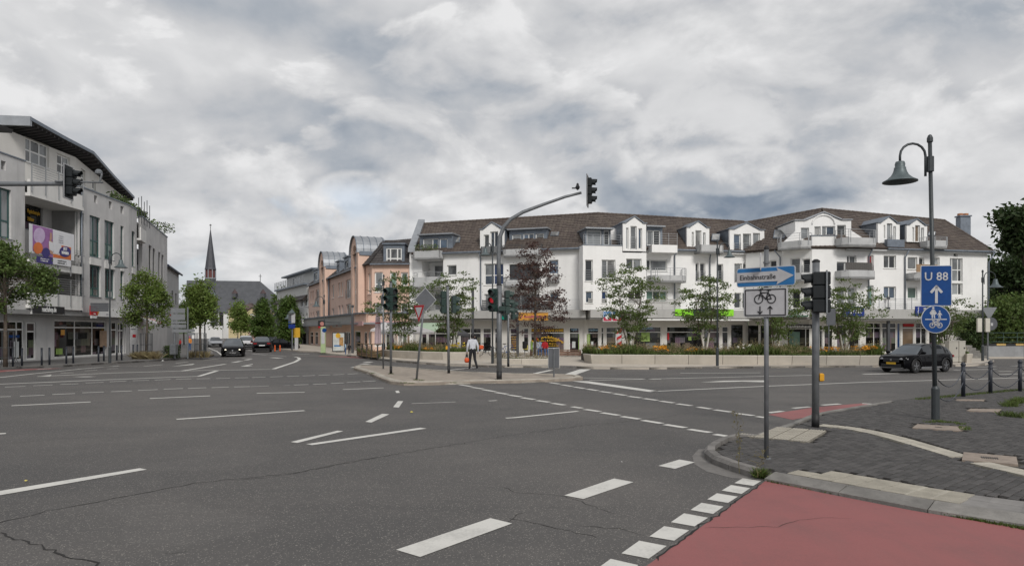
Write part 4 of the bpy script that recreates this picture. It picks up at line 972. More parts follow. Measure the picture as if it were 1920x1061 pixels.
for k,(xa,xb)in enumerate(((1121,1137.3),(1138.3,1155))):
 t=sign('square_sign',f2,xa,xb,584,603,1.26,M_wlet,('left' if k==0 else 'right')+' of two square blue and red signs on the canopy band')
 u0,u1,z0,z1=f2.rect(xa+.8,xb-.8,585,602);zm=z0+(z1-z0)*.42
 g=MB();f2.bx(g,u0,u1,1.362,1.372,zm,z1);obj('blue_field',g,M_sb,t);g=MB();f2.bx(g,u0,u1,1.362,1.372,z0,zm-.004);obj('red_field',g,M_sr,t)
 uc=(u0+u1)/2;P=f2.P(uc,zm,1.374);ring=[P+Vector((*(f2.d*math.cos(a)*.19),math.sin(a)*.19))for a in[i*math.pi/8 for i in range(16)]];obj('disc',MB().extr(ring,tuple((f2.n*.006).to_3d())),M_wlet,t)
 faint(f2,6,(xa+xb)/2,588.5,3.8,12.5,M_wlet,1.375,t)
M_lime=mat('lime_panel',(.22,.58,.02),.45,var=.05,emit=((.22,.6,.02),.12));M_navy=mat('navy_panel',(.012,.025,.07),.45,var=.05)
t=sign('lime_shop_sign',f2,1254,1361,580.5,592.5,1.26,M_lime,'long lime green and navy shop sign on the canopy band');u0,u1,z0,z1=f2.rect(1287,1333,580.5,592.5)
g=MB();f2.bx(g,u0,u1,1.362,1.38,z0+.01,z1-.01);obj('navy_field',g,M_navy,t);ftext(f2,'freenet',1313,586.5,7,26,M_wlet,1.39,t,bold=.008)
g=MB();a=f2.P(f2.U(1294)[0],f2.Z(1294,584),1.385);g.extr([a+Vector((*(f2.d*x),z))for x,z in((-.16,.04),(0,-.02),(.16,.04),(.02,-.2),(-.02,-.2))],tuple((f2.n*.006).to_3d()));obj('emblem',g,M_lime,t)
t=sign('magenta_shop_sign',f2,1392,1404,580,596,1.26,mat('pink_sign',(.45,.04,.16),.5),'small white and pink shop sign beside the bicycle sign');u0,u1,z0,z1=f2.rect(1392.3,1403.7,580,588);g=MB();f2.bx(g,u0,u1,1.362,1.37,z0,z1);obj('white_field',g,M_wlet,t)
g=MB();u0,u1=f2.U(1180)[0],f2.U(1395)[0];f2.bx(g,u0,u1,.8,1.35,2.86,2.99);obj('awning_box',g,M_wframe,wb)
# ================================================================== WHITE CORNER BUILDING (right wing)
wc=thing('corner_apartment_building',(27,58,0.12),label='white corner building with round balconies, wide gable and brown roof at right',cat='building')
cC,cD1,cD2,cE=(20.4,59.6),(24.3,55.3),(26.25,55.3),(40.6,58.3)
g1_,g2_,g3_=Fac(cC,cD1,wc),Fac(cD1,cD2,wc),Fac(cD2,cE,wc)
ZE3=8.75
# left face
a1=[(1443,1456,488,506,(),P_dark,None),(1482,1500,484,513,(),P_mid,.7),(1504,1519,485,513,(),P_dark,.7),(1484,1500,545,578,(),P_dark,None),(1504,1519,545,578,(),P_mid,None),(1446,1457,549,578,(),P_mid,None)]
hh=[g1_.rect(*w[:4])for w in a1];g1_.wall(0,g1_.L,Z1,ZE3,hh,M_wwall,depth=.25)
for h,w in zip(hh,a1):g1_.window(h,w[4],pm=w[5],rail=w[6])
g1_.balcony(g1_.U(1464)[0],g1_.L,1.0,g1_.Z(1490,470),g1_.Z(1490,454.5),chamfer=.45,railh=.6,rm=M_rail);g1_.balcony(g1_.U(1470)[0],g1_.L,1.0,g1_.Z(1490,529),g1_.Z(1490,513.5),chamfer=.4,railh=.0)
# the corner pier and gable over it
g2_.wall(0,g2_.L,Z1,g2_.Z(1545,442.5),[],M_wwall)
g=MB();g2_.bx(g,-.05,g2_.L+.05,-.5,.06,g2_.Z(1545,442.5),g2_.Z(1545,440.8));obj('coping',g,M_zinc,wc)
fg=Fac((23.2,56.6),(28.2,56.6),wc)
gw=[(1501.5,1517,427,449,(),P_mid,None),(1527,1539,424.5,441,(),P_curt,None),(1541,1566,424,441,(.38,),[P_mid,P_blue],None),(1569.5,1586,422,448,(),P_mid,None)]
hh=[fg.rect(*w[:4])for w in gw];u0,u1=fg.U(1491)[0],fg.U(1596)[0];zb,zs=8.3,fg.Z(1545,415)
gd=fg.wall(u0,u1,zb,zs,hh,M_wwall,'gable_front',.25,wc)
ul,ur,um=fg.U(1512)[0],fg.U(1576)[0],fg.U(1544)[0]
obj('gable',MB().extr([fg.P(u0,zs),fg.P(u1,zs),fg.P(u1,zs+.06),fg.P(ur,zs+.1),fg.P(um,fg.Z(1544,399)),fg.P(ul,zs+.06),fg.P(u0,zs+.04)],tuple((-fg.n*.25).to_3d())),M_wwall,gd)
arc=[fg.P(um+(fg.U(1565)[0]-um)*math.sin(a),fg.Z(1544,417.5)+.75*math.cos(a)-.12,.05)for a in[math.pi/2*(i/6-1)for i in range(13)]]
obj('arch_moulding',MB().tube(arc,.06,6),M_wwall,gd)
g=MB()
for ua,ub,za,zb_ in((ul-.1,um,zs+.06,fg.Z(1544,399)+.02),(um,ur+.1,fg.Z(1544,399)+.02,zs+.1)):
 g.hexa([fg.P(ua,za,.12),fg.P(ub,zb_,.12),fg.P(ub,zb_,-4),fg.P(ua,za,-4),fg.P(ua,za+.1,.12),fg.P(ub,zb_+.1,.12),fg.P(ub,zb_+.1,-4),fg.P(ua,za+.1,-4)])
fg.bx(g,u0-.1,ul-.05,-4,.12,zs+.062,zs+.14);fg.bx(g,ur+.05,u1+.1,-4,.12,zs+.102,zs+.18);obj('dormer_roof',g,M_zinc_l,gd)
for q in((u0,u0+.2),(u1-.2,u1)):obj('cheek',fg.bx(MB(),*q,-4,-.25,zb,zs),M_wwall,gd)
for h,w in zip(hh,gw):fg.window(h,w[4],pm=w[5],sill=False,parent=gd)
for x0,x1,ya,yb in((1468,1491,456,434),(1596,1622,432,449)): # sloped parapet walls beside the gable
 p0,p1=fg.U(x0)[0],fg.U(x1)[0];z0_,z1_=fg.Z(x0,ya),fg.Z(x1,yb)
 obj('sloped_parapet',MB().extr([fg.P(p0,8.3),fg.P(p1,8.3),fg.P(p1,z1_),fg.P(p0,z0_)],tuple((-fg.n*.25).to_3d())),M_wwall,wc)
# right face
a3=[(1569,1586,491,513,(),P_dark,None),(1588,1606,479,513,(.35,),[P_dark,P_mid],None),(1569,1586,538,578,(),P_mid,None),(1589,1606,538,578,(),P_mid,None),(1627,1638,478,518,(),P_red,.9),(1627,1638,535,575,(),P_green,None),
      (1657,1680,479,503,(.5,),[P_mid,P_dark],None),(1657,1680,537,560,(.5,),[P_blue,P_blue],None),(1702,1720,482,505,(),P_mid,None),(1723,1733,483,505,(),P_dark,None),(1702,1720,538,560,(),P_green,None),(1752,1762,483,500,(),P_mid,None),
      (1788,1796,474,481.5,(),P_dark,None),(1781,1805,484,528,(.25,.7),[P_mid,P_mid,P_mid,P_mid,P_dark,P_mid],None),(1781,1805,531,553,(.25,.7),P_mid,None)]
hh=[g3_.rect(*w[:4])for w in a3];g3_.wall(0,g3_.L,Z1,ZE3,hh,M_wwall,depth=.25)
for i,(h,w)in enumerate(zip(hh,a3)):g3_.window(h,w[4],((.5,)if i==13 else()),pm=w[5],rail=w[6],sill=i<12)
for(x0,x1,yt,yb,rh,ch)in((1565,1630,449,465,.65,.4),(1565,1628,509,524,.0,.4),(1699,1741,513,526.5,.0,.3),(1724,1762,454,468,.3,.4)):
 g3_.balcony(max(0,g3_.U(x0)[0])if x0>1570 else-.1,g3_.U(x1)[0],1.15,g3_.Z((x0+x1)/2,yb),g3_.Z((x0+x1)/2,yt),chamfer=ch,railh=rh,rm=M_rail)
M_bamb=mat('bamboo_screen',(.30,.20,.12),.8,var=.2,scale=12);M_wick=mat('grey_wicker_screen',(.09,.085,.08),.8,var=.3,scale=20)
for(x0,x1,y0,y1,m,lab)in((1699,1738,498,512.5,M_bamb,'beige bamboo privacy screen on a balcony beside the lamp post'),(1569,1617,494.5,508.5,M_wick,'dark wicker privacy screen on the middle balcony of the corner building')):
 u0,u1,z0,z1=g3_.rect(x0,x1,y0,y1);g=MB()
 for k in range(24):a=u0+(u1-u0)*k/24;g3_.bx(g,a+.004,a+(u1-u0)/24,1.06,1.09+.006*(k%2),z0,z1)
 tag(obj('privacy_screen',g,m),lab,'screen')
# roof
Dr,Er,Cr=Vector((27.4,60.4,12.75)),Vector((39.6,62.6,12.1)),Vector((21.9,64.4,12.15))
e3l,e3r=g3_.P(.8,ZE3,.35),g3_.P(g3_.L+.3,ZE3,.35)
qa=(g1_.P(-1.0,ZE3+.2,.3),g1_.P(g1_.L-.1,ZE3,.3),Dr,Cr);tiled('roof',qa,wc,26,19)
tiled('roof',(g1_.P(g1_.L-.1,ZE3,.3),e3l,Dr+Vector((.01,0,0)),Dr),wc,8,19)
qb=(e3l,e3r,Er,Dr);tiled('roof',qb,wc,46,19)
E2=Vector((41.6,66.8,ZE3));tiled('roof',(e3r,E2,Er+Vector((.02,.02,0)),Er),wc,22,19);tiled('roof',(E2,Vector((24,66,ZE3)),Dr,Er),wc,20,8)
ridge_caps([Cr,Dr,Er,e3r+Vector((-.1,.1,.08))],wc)
sg=Fac(g3_.P(g3_.L,0).to_2d(),(41.4,66.5),wc);sg.wall(0,sg.L,.12,ZE3,[],M_wwall)
g=MB();g3_.bx(g,.8,g3_.L+.25,.02,.33,ZE3-.24,ZE3-.12);obj('eave_board',g,M_bside,wc);gutter(g3_.P(4.5,ZE3-.06,.42),g3_.P(g3_.L+.3,ZE3-.06,.42),wc)
gable_dormer(g3_,1646,1687,419,407,463,[(1657,1660,422,447,(),P_dark),(1663,1673,418,462,(),P_mid,.9),(1675,1680,424,462,(),P_mid)],wc,out=-.25,depth=4.5)
gable_dormer(g3_,1700,1738.5,422.5,411.5,454,[(1710.5,1714,426,454,(),P_dark),(1716,1725,422,454,(),P_brown),(1727,1732.5,427,454,(),P_mid)],wc,out=-.25,depth=4.5)
g=MB();g3_.bx(g,g3_.U(1658)[0],g3_.U(1690)[0],.0,.35,g3_.Z(1672,464),g3_.Z(1672,450));obj('dormer_sill_box',g,M_zinc,wc)
skylight(g1_,1450,1471,433,448,slope_plane(qa),wc);skylight(g3_,1739,1752,436,443,slope_plane(qb),wc)
for x in(1627.5,1695.5):downpipe([g3_.P(g3_.U(x+2)[0],ZE3-.1,.4),g3_.P(g3_.U(x)[0],ZE3-.7,.1),g3_.P(g3_.U(x)[0],Z1,.1)],wc)
downpipe([g1_.P(g1_.U(1456)[0],ZE3,.4),g1_.P(g1_.U(1464)[0],ZE3-.6,.12),g1_.P(g1_.U(1464)[0],Z1,.12)],wc);downpipe([g3_.P(g3_.L+.35,ZE3-.1,.4),g3_.P(g3_.L+.05,ZE3-.9,.1),g3_.P(g3_.L+.05,.2,.1)],wc)
ch=at(1806,404,64);g=MB();g.box((ch.x,64,11.4),(.95,.7,2.4));chim=obj('chimney',g,M_zinc,wc)
g=MB()
for k in(-.28,.22):g.lathe([(.2,0),(.24,.05),(.24,.2),(.16,.22)],12,(ch.x+k,64,12.76))
obj('chimney_pot',g,mat('terracotta',(.42,.18,.08),.8),chim);g=MB();g.box((ch.x,64,12.70),(1.1,.85,.12));obj('chimney_cap',g,M_zinc,chim)
# back lean-to roof corner
tiled('roof',(Vector((40.6,66.2,9.6)),Vector((45,67,9.6)),Vector((42.6,66.6,10.7)),Vector((40.2,66,10.9))),wc,10,6)
# shop floor
f_l=[(1402,1422,610,661,(),(.8,),P_shop,M_dframe),(1426,1452,610,661,(.5,),(.8,),P_shop,M_dframe),(1475,1524,608.5,652,(.72,),(.82,),P_shop)]
fsl=shopfloor(g1_,0,g1_.L,f_l,wc,canopy=.9)
f_r=[(1536,1543,609,660,(),(.8,),P_shop),(1545,1564,609,660,(),(.8,),P_shop)]
fsm=shopfloor(g2_,0,g2_.L,f_r,wc,canopy=1.0)
f_r=[(1569,1588,609,660,(),(.8,),P_shop),(1592,1612,609,658,(),(.8,),P_shop),(1623,1652,605,660,(.55,),(.82,),P_shop),(1654,1681,605,660,(.5,),(.82,),P_shop),(1682,1689,605,660,(),(),P_navy),(1692,1714,605,660,(),(.82,),P_brown),(1717,1738,605,660,(.5,),(.82,),P_shop),(1742,1775,605,660,(.5,),(.82,),P_shop)]
fsr=shopfloor(g3_,0,g3_.L,f_r,wc,canopy=.8,zt=2.85)
band_rail(g3_,1640,1760,.5,M_rail)
g=MB();
for k in range(30):
 for r in range(3):
  u=k*.2+(.1 if r%2 else 0);g1_.bx(g,u,u+.185,.9,1.05+random.uniform(0,.02),.13+r*.22,.13+r*.22+.2)
M_brick=mat('brown_quarry_stone',(.14,.09,.065),.85,var=.2,scale=6,island=.35)
o=obj('stone_plinth',g,M_brick,wc);o['kind']='stuff'
t=sign('white_shop_sign',g1_,1470,1527,578,594.5,1.0,M_wlet,'white shop sign with green lettering left of the dark traffic light');ftext(g1_,'SANITÄTSHAUS',1499,583,5,46,mat('green_lettering',(.02,.13,.07),.5),1.12,t,bold=.006);ftext(g1_,'SALGERT',1501,588.5,5,28,MATS['green_lettering'],1.12,t,bold=.006)
g=MB();u0,u1,z0,z1=g1_.rect(1470,1527,592.3,594.3);g1_.bx(g,u0,u1,1.102,1.11,z0,z1);obj('green_stripe',g,MATS['green_lettering'],t)
t=sign('dark_shop_sign',fsl,1476,1523,608.5,615.5,.06,M_blacklet,'dark sign with pale lettering over the shop window behind the light pole');ftext(fsl,'Sanitätshaus',1500,612,5,44,M_wlet,.18,t,bold=.006)
M_jb=mat('royal_blue_panel',(.008,.03,.20),.4,var=.05)
for k,(x0,x1,y0,y1,lab)in enumerate(((1567,1606,575.5,593.5,'blue sign with white lettering above the small grey back-facing sign'),(1701,1742,575,592,'blue sign with white lettering partly behind the U 88 sign'))):
 t=sign('blue_shop_sign',g3_,x0,x1,y0,y1,.81,M_jb,lab)
 ftext(g3_,'JYSK',(x0+x1)/2+3.5,(y0+y1)/2,8.5,25,M_wlet,.92,t,bold=.012)
 P=g3_.P(g3_.U(x0+6)[0],g3_.Z(x0+6,(y0+y1)/2),.925);g=MB().tube([P+Vector((*(g3_.d*x),z))for x,z in((-.02,.30),(-.10,.22),(-.05,.08),(-.12,-.05),(-.08,-.28))],.025,5);obj('emblem',g,M_wlet,t)
# ================================================================== GREY BUILDING ON THE LEFT
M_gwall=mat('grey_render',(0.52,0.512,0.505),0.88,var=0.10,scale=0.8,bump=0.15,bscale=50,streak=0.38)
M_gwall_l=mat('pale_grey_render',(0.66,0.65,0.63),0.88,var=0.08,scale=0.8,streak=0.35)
M_gdark=mat('dark_grey_render',(0.27,0.267,0.262),0.9,var=0.12,scale=1.2,streak=0.4)  # darker grey render for niche backs, recess walls and soffits
M_timber=mat('dark_eave_timber',(0.055,0.052,0.052),0.8,var=0.2)
gb_=thing('grey_building',(-30,47,.12),label='grey rendered shop building with curved overhanging roof at the left',cat='building')
l0=Fac((-29.2,30.0),(-29.25,41.0),gb_);l1=Fac((-29.25,41.0),(-29.3,46.3),gb_);l2=Fac((-29.3,46.3),(-29.9,53.3),gb_);l3=Fac((-29.9,53.3),(-30.5,55.5),gb_);l4=Fac((-30.5,55.5),(-31.3,57.8),gb_);l5=Fac((-31.3,57.8),(-35.6,70.5),gb_)
ZS,ZPar=3.25,11.75
# near block with green window
w0=[(-8,21,353,446,(.45,),(.35,),[P_mid,P_dark,P_mid,P_mid]),(-8,21,470,560,(.45,),(.35,),P_green)]
hh=[l0.rect(*w[:4])for w in w0];nich=[l0.rect(2,11,302,319)]
l0.wall(0,l0.L,ZS,12.15,hh+nich,M_gwall,depth=.3)
for h,w in zip(hh,w0):l0.window(h,w[4],w[5],fm=M_gframe,pm=w[6],fw=.1)
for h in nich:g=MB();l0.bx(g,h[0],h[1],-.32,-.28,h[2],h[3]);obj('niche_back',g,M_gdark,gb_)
g=MB();l0.bx(g,0,l0.L+.05,-.35,.05,12.155,12.23);obj('coping',g,M_zinc,gb_)
# balcony bay, set back behind open fronts
lb=l1.off(-1.9)
wbay=[(45,80,385,432,(.45,),(),P_shop,M_dframe),(52,82,505,552,(.45,),(),P_dark,M_dframe)]
hh=[lb.rect(*w[:4])for w in wbay];lb.wall(-.4,lb.L+.6,ZS,11.4,hh,M_gwall,depth=.2)
for h,w in zip(hh,wbay):lb.window(h,w[4],w[5],fm=w[7],pm=w[6])
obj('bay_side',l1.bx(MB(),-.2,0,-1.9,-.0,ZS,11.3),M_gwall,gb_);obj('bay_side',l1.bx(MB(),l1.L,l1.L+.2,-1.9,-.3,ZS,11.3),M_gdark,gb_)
z_t0,z_t1=l1.Z(86,383),l1.Z(86,353)
g=MB();l1.bx(g,0.02,l1.L-.05,-1.9,.3,l1.Z(44,366),l1.Z(44,366)+.2);top_b=obj('balcony',g,M_gwall_l,gb_)
g=MB();l1.bx(g,0.02,l1.L-.05,.12,.3,l1.Z(44,366)+.2,l1.Z(44,366)+1.0);obj('parapet',g,M_gwall_l,top_b)
def bal_rail(zb,h,nb,parent,o=.34,m=None):
 g=MB()
 for k in range(nb):g.bar(l1.P(0.05,zb+h*(k+1)/nb,o),l1.P(l1.L-.1,zb+h*(k+1)/nb,o),.025,.025)
 for k in range(5):u=.1+(l1.L-.3)*k/4;g.bar(l1.P(u,zb-.75,o),l1.P(u,zb+h,o),.05,.05)
 obj('railing',g,m or M_rail,parent)
bal_rail(l1.Z(44,366)+1.0,1.0,7,top_b)
for zf,par in((l1.Z(86,500),.3),(l1.Z(86,573),.75)):
 b=obj('balcony',l1.bx(MB(),.02,l1.L-.05,-1.9,.25,zf-.2,zf),M_gwall_l,gb_);obj('parapet',l1.bx(MB(),.02,l1.L-.05,.1,.25,zf+.002,zf+par),M_gwall_l,b);bal_rail(zf+par,1.0,7,b,.3)
ftext(lb,'Physiotherapie',63,399,7,34,M_yel,.0,gb_,bold=.015);ftext(lb,'Hölzer',58,411,7,18,M_yel,.0,gb_,bold=.015)
# main facade
w2_=[]
for(x0,x1,yt,yb,sp,c)in((149,157,399,479,.42,()),(168,188,406,482,.40,(.5,)),(196,214,415,487,.40,(.5,)),(226,232,424,494,.4,()),(247,253,434,500,.4,())):
 w2_.append((x0,x1,yt,yb,c,(sp,),[P_green,P_mid,P_green,P_dark]))
for(x0,x1,yt,yb,c)in((149.5,157,494.5,554,()),(168.5,189,498,556,(.45,)),(197,215,505,559,(.45,)),(226,232,509,561,()),(247.5,253,514,563,())):
 w2_.append((x0,x1,yt,yb,c,(.27,),[P_green,P_dark,P_curt,P_dark]))
w3_=[w for w in w2_ if w[0]>243];w2_=[w for w in w2_ if w[0]<243]
hh=[l2.rect(*w[:4])for w in w2_]
nich=[l2.rect(x,x+6,y,y+14)for x,y in((150,356),(176.5,367),(204,378),(226,387))]
l2.wall(0,l2.L,ZS,ZPar,hh+nich,M_gwall,depth=.3)
for h,w in zip(hh,w2_):l2.window(h,w[4],w[5],fm=M_gframe,pm=w[6],fw=.10)
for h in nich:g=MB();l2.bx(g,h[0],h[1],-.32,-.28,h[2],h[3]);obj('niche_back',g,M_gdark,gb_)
for i in range(4):
 a,b=hh[i],hh[i+4];g=MB();l2.bx(g,min(a[0],b[0]),max(a[1],b[1]),.004,.05,b[3]+.03,a[2]-.06);obj('spandrel',g,M_gwall_l,gb_)
g=MB();l2.bx(g,-.05,l2.L,-.35,.06,ZPar+.004,ZPar+.09);obj('coping',g,M_zinc,gb_)
downpipe([l2.P(.05,ZPar-.3,.08),l2.P(.05,ZS,.08)],gb_,.05)
# recess with small balconies, then the further part
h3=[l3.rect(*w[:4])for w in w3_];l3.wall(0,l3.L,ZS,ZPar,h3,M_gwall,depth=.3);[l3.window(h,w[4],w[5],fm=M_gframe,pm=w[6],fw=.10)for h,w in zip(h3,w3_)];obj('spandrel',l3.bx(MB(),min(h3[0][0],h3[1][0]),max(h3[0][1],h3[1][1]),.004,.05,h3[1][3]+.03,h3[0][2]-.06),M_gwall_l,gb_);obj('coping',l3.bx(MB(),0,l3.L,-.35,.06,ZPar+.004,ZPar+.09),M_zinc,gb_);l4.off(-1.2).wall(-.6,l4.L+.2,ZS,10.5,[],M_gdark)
for yy in(452,560):
 zf=l4.Z(265,yy);b=obj('balcony',l4.bx(MB(),0,l4.L,-1.2,.3,zf-.15,zf),M_gwall_l,gb_);obj('parapet',l4.bx(MB(),0,l4.L,.2,.3,zf+.002,zf+.9),M_gwall_l,b)
 g=MB()
 for k in range(5):g.bar(l4.P(0,zf+.95+.12*k,.3),l4.P(l4.L,zf+.95+.12*k,.3),.02,.02)
 obj('railing',g,M_raild,b)
w5=[(279,284,460,512,(),(),P_shop,M_dframe),(286.5,291,466,520,(),(),P_shop,M_dframe),(297,301,473,527,(),(),P_shop,M_dframe),(303,307,478,530,(),(),P_shop,M_dframe),(279,284,535,575,(),(),P_dark,M_dframe),(287,291,540,577,(),(),P_dark,M_dframe),(298,306,546,580,(),(),P_dark,M_dframe)]
hh=[l5.rect(*w[:4])for w in w5];l5.wall(0,l5.L,.12,11.6,hh,M_gwall,depth=.3)
for h,w in zip(hh,w5):l5.window(h,w[4],w[5],fm=w[7],pm=w[6],fw=.08)
g=MB();l5.bx(g,-.05,l5.L+.05,-.35,.06,11.604,11.7);obj('coping',g,M_zinc,gb_)
# end walls and flat roof behind the parapets
g=MB();g.prism([(-29.6,30),(-29.6,46.3),(-30.2,53.3),(-31.6,57.8),(-35.9,70.4),(-45,70.4),(-45,30)],10.9,11.1);obj('flat_roof',g,M_fascia_d,gb_)
# set-back top floor
t0,t1,t2=(-32.0,36.0),(-32.1,50.2),(-37.0,65.0)
fa,fb2=Fac(t0,t1,gb_),Fac(t1,t2,gb_)
wa=[(47.5,92,265,310,(.27,.64),(.5,),P_mid),(107,131.5,292,328,(.47,),(.5,),P_mid)]
wb2=[(152,160,318,348,(.4,),(.5,),P_mid),(173,180,340,368,(.4,),(.5,),P_mid)]
M_top=mat('offwhite_render',(0.70,0.68,0.64),.88,var=.06,scale=.8,streak=.25)
for f_,ww in((fa,wa),(fb2,wb2)):
 hh=[f_.rect(*w[:4])for w in ww];f_.wall(0,f_.L,11.0,14.75,hh,M_top,depth=.25)
 for h,w in zip(hh,ww):f_.window(h,w[4],w[5],pm=w[6],fw=.11)
# curved roof slab with exposed rafters
ed=[at(x,y,Y)for x,y,Y in((58,224,43.4),(117,254,47.0),(175,284,50.9),(215,324,58.5),(251.5,364,67.0))]
inn_=[Vector((-35,43.4,14.75)),Vector((-35.2,47,14.75)),Vector((-35.6,51,14.75)),Vector((-39,59,14.75)),Vector((-42,67.5,14.75))]
for i,e in enumerate(ed):e.z=15.35-.1*i
g=MB()
for i in range(4):
 a,b,c,d=ed[i],ed[i+1],inn_[i+1],inn_[i];up=Vector((0,0,.16));g.hexa([a,b,c,d,a+up,b+up,c+up,d+up])
rf=obj('curved_roof',g,M_timber,gb_)
g=MB();tot=30
for k in range(tot+1):
 s_=k/tot*4;i=min(3,int(s_));fr=s_-i;a=ed[i].lerp(ed[i+1],fr);c=inn_[i].lerp(inn_[i+1],fr);d=(c-a).normalized();a=a+d*.12;c=a+d*3.0
 g.bar(a-Vector((0,0,.06)),c-Vector((0,0,.12)),.12,.22)
o=obj('rafters',g,M_timber,rf);o['kind']='stuff'
g=MB()
for i in range(4):g.bar(ed[i]+Vector((0.02,0,.1)),ed[i+1]+Vector((0.02,0,.1)),.06,.22)
obj('roof_edge',g,M_zinc,rf)
g=MB();a=ed[0];b=Vector((-38,41.8,a.z-.2));g.hexa([a+Vector((0,-.08,-.35)),a+Vector((0,0.1,-.35)),b+Vector((0,0.1,-.35)),b+Vector((0,-.08,-.35)),a+Vector((0,-.08,.25)),a+Vector((0,0.1,.25)),b+Vector((0,.1,.25)),b+Vector((0,-.08,.25))]);obj('roof_fascia',g,M_zinc_l,rf)
g=MB();g.hexa([Vector(p)for p in((-36,30,14.2),(-30.6,30,14.0),(-30.4,41.5,14.0),(-36,41.5,14.2),(-36,30,14.4),(-30.5,30,14.2),(-30.3,41.5,14.2),(-36,41.5,14.4))]);obj('lower_roof',g,M_timber,gb_)
g=MB();g.box((-32.4,36,12.6),(.3,11,2.9));obj('upper_wall',g,M_gwall_l,gb_)
# shop floor of the grey building
ls0=Fac((-29.7,30.0),(-30.3,53.3),gb_);ls1=ls0;ls2=Fac((-30.3,53.3),(-31.2,57.6),gb_)
sh0=[(-8,46,601,681,(.35,.75),(.78,),P_shop),(48,68,604,678,(.2,),(.75,),P_shop),(102,199.5,600.5,673,(.38,.72),(.8,),P_shop),(209,220,603,668,(),(.75,),P_shop),(221.5,236,605,666,(.35,),(.75,),P_shop)]
for f_,sp in((ls0,sh0),(ls2,[(243,252,610,663,(),(),P_shop)])):
 hh=[f_.rect(*w[:4])for w in sp]
 for h in hh:h[2]=max(h[2],.2)
 f_.wall(0,f_.L,.12,3.15,hh,M_gwall,'shop_wall',.2)
 for h,w in zip(hh,sp):f_.window(h,w[4],w[5],pm=w[6],rec=.08,fw=.09,sill=False,name='shop_window')
for f_,u0,u1 in((l0,0,l0.L),(l1,0,l1.L),(l2,0,l2.L),(l3,0,l3.L),(l4,0,l4.L)):
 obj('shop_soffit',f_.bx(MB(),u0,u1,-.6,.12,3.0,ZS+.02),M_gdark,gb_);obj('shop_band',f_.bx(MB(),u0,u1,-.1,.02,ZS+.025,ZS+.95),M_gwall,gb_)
# signs on it
t=sign('black_shop_sign',l1,55,112.5,574,588,.18,M_blacklet,'black shop sign with white lettering over the left shop',th=.12);ftext(l1,'rauchshop.de',83.5,581.5,9.5,40,M_wlet,.305,t,bold=.012)
g=MB();u0,u1,z0,z1=l1.rect(53.5,114,572.8,589.5);l1.bx(g,u0,u1,.12,.18,z0,z1);obj('sign_frame',g,M_wframe,t)
t=sign('red_travel_sign',l2,153.5,166,573,591,.5,mat('red_sign',(.42,.015,.02),.45),'red hanging shop sign with white lettering beside the white sign band');ftext(l2,'DER',160,580,6.5,8.5,M_wlet,.61,t,bold=.01);faint(l2,7,160,588,2.4,8,M_wlet,.61,t)
g=MB();u0,u1,z0,z1=l2.rect(154.5,165.5,591.5,596.5);l2.bx(g,u0,u1,.52,.58,z0,z1);obj('lower_panel',g,M_wlet,t)
t=sign('white_band_sign',l2,166.5,224,577,594,.1,M_wlet,'long white shop sign band with orange mark behind the grey lamp post');g=MB()
P=l2.P(l2.U(177)[0],l2.Z(177,586),.205);g.extr([P+Vector((*(l2.d*x),z))for x,z in((-.2,.25),(-.2,0),(0,-.22),(.2,0),(.2,.25))],tuple((l2.n*.006).to_3d()));obj('orange_mark',g,M_sgn_o,t);faint(l2,9,197,589,3.4,14,mat('grey_lettering',(.30,.30,.34),.5),.205,t)
# banner on the balcony
tb=thing('advertising_banner',l1.P(2.6,l1.Z(86,490),.4),label='purple, white and orange advertising banner hung on the grey balcony',cat='banner')
M_bpur,M_bnav,M_bor=mat('banner_purple',(.30,.13,.33),.6,var=.12),mat('banner_navy',(.04,.03,.16),.6,var=.1),mat('banner_orange',(.60,.16,.04),.6,var=.1);M_bwh=mat('banner_white',(.66,.66,.68),.6,var=.04);M_skin0=mat('printed_skin',(.45,.26,.19),.7)
def bpoly(name,pts,m,o,sag=0.0):
 P=[l1.P(l1.U(x)[0],l1.Z(x,y),o)for x,y in pts]
 if sum((P[i]-P[0]).cross(P[i+1]-P[0]).dot(l1.n.to_3d())for i in range(1,len(P)-1))<0:P=P[::-1]
 return obj(name,MB().extr(P,tuple((l1.n*.006).to_3d())),m,tb)
bpoly('backing_board',((43,418.5),(128.5,440),(128.5,489),(43,473)),M_bwh,.36)
bpoly('purple_print',((49.5,421),(87.5,430.5),(87.5,483),(49.5,470)),M_bpur,.375);bpoly('white_print',((88,430.5),(122,440.5),(122,500.5),(88,495)),M_bwh,.375)
bpoly('navy_print',((56,480),(87.5,483.5),(87.5,496),(56,491.5)),M_bnav,.385);bpoly('orange_print',((88,476),(122,482),(122,487.5),(88,482.5)),M_bor,.385);bpoly('orange_print',((104,460),(122,464),(122,482),(104,478)),M_bor,.384)
def bdisc(name,x,y,rx,ry,m,o,n=18):return bpoly(name,[(x+rx*math.cos(i*2*math.pi/n),y+ry*math.sin(i*2*math.pi/n))for i in range(n)],m,o)
bdisc('printed_disc',61.5,442,11,15,mat('banner_lilac',(.52,.40,.58),.6),.392);bdisc('printed_disc',59,465,9,11,M_bor,.398);bdisc('printed_disc',74,474,7.5,9.5,M_bnav,.404);bdisc('printed_disc',94,466,6.5,10.5,M_bwh,.392);bdisc('printed_disc',110.5,472,11,10,M_bnav,.398)
bpoly('printed_figure',((82,436),(85,437),(85.5,447),(83.5,451),(87.4,454),(87.4,478),(80,474),(79,458),(81,451)),M_skin0,.396);bpoly('printed_shirt',((79.5,452),(87.4,455),(87.4,472),(80.5,468)),M_bwh,.402)
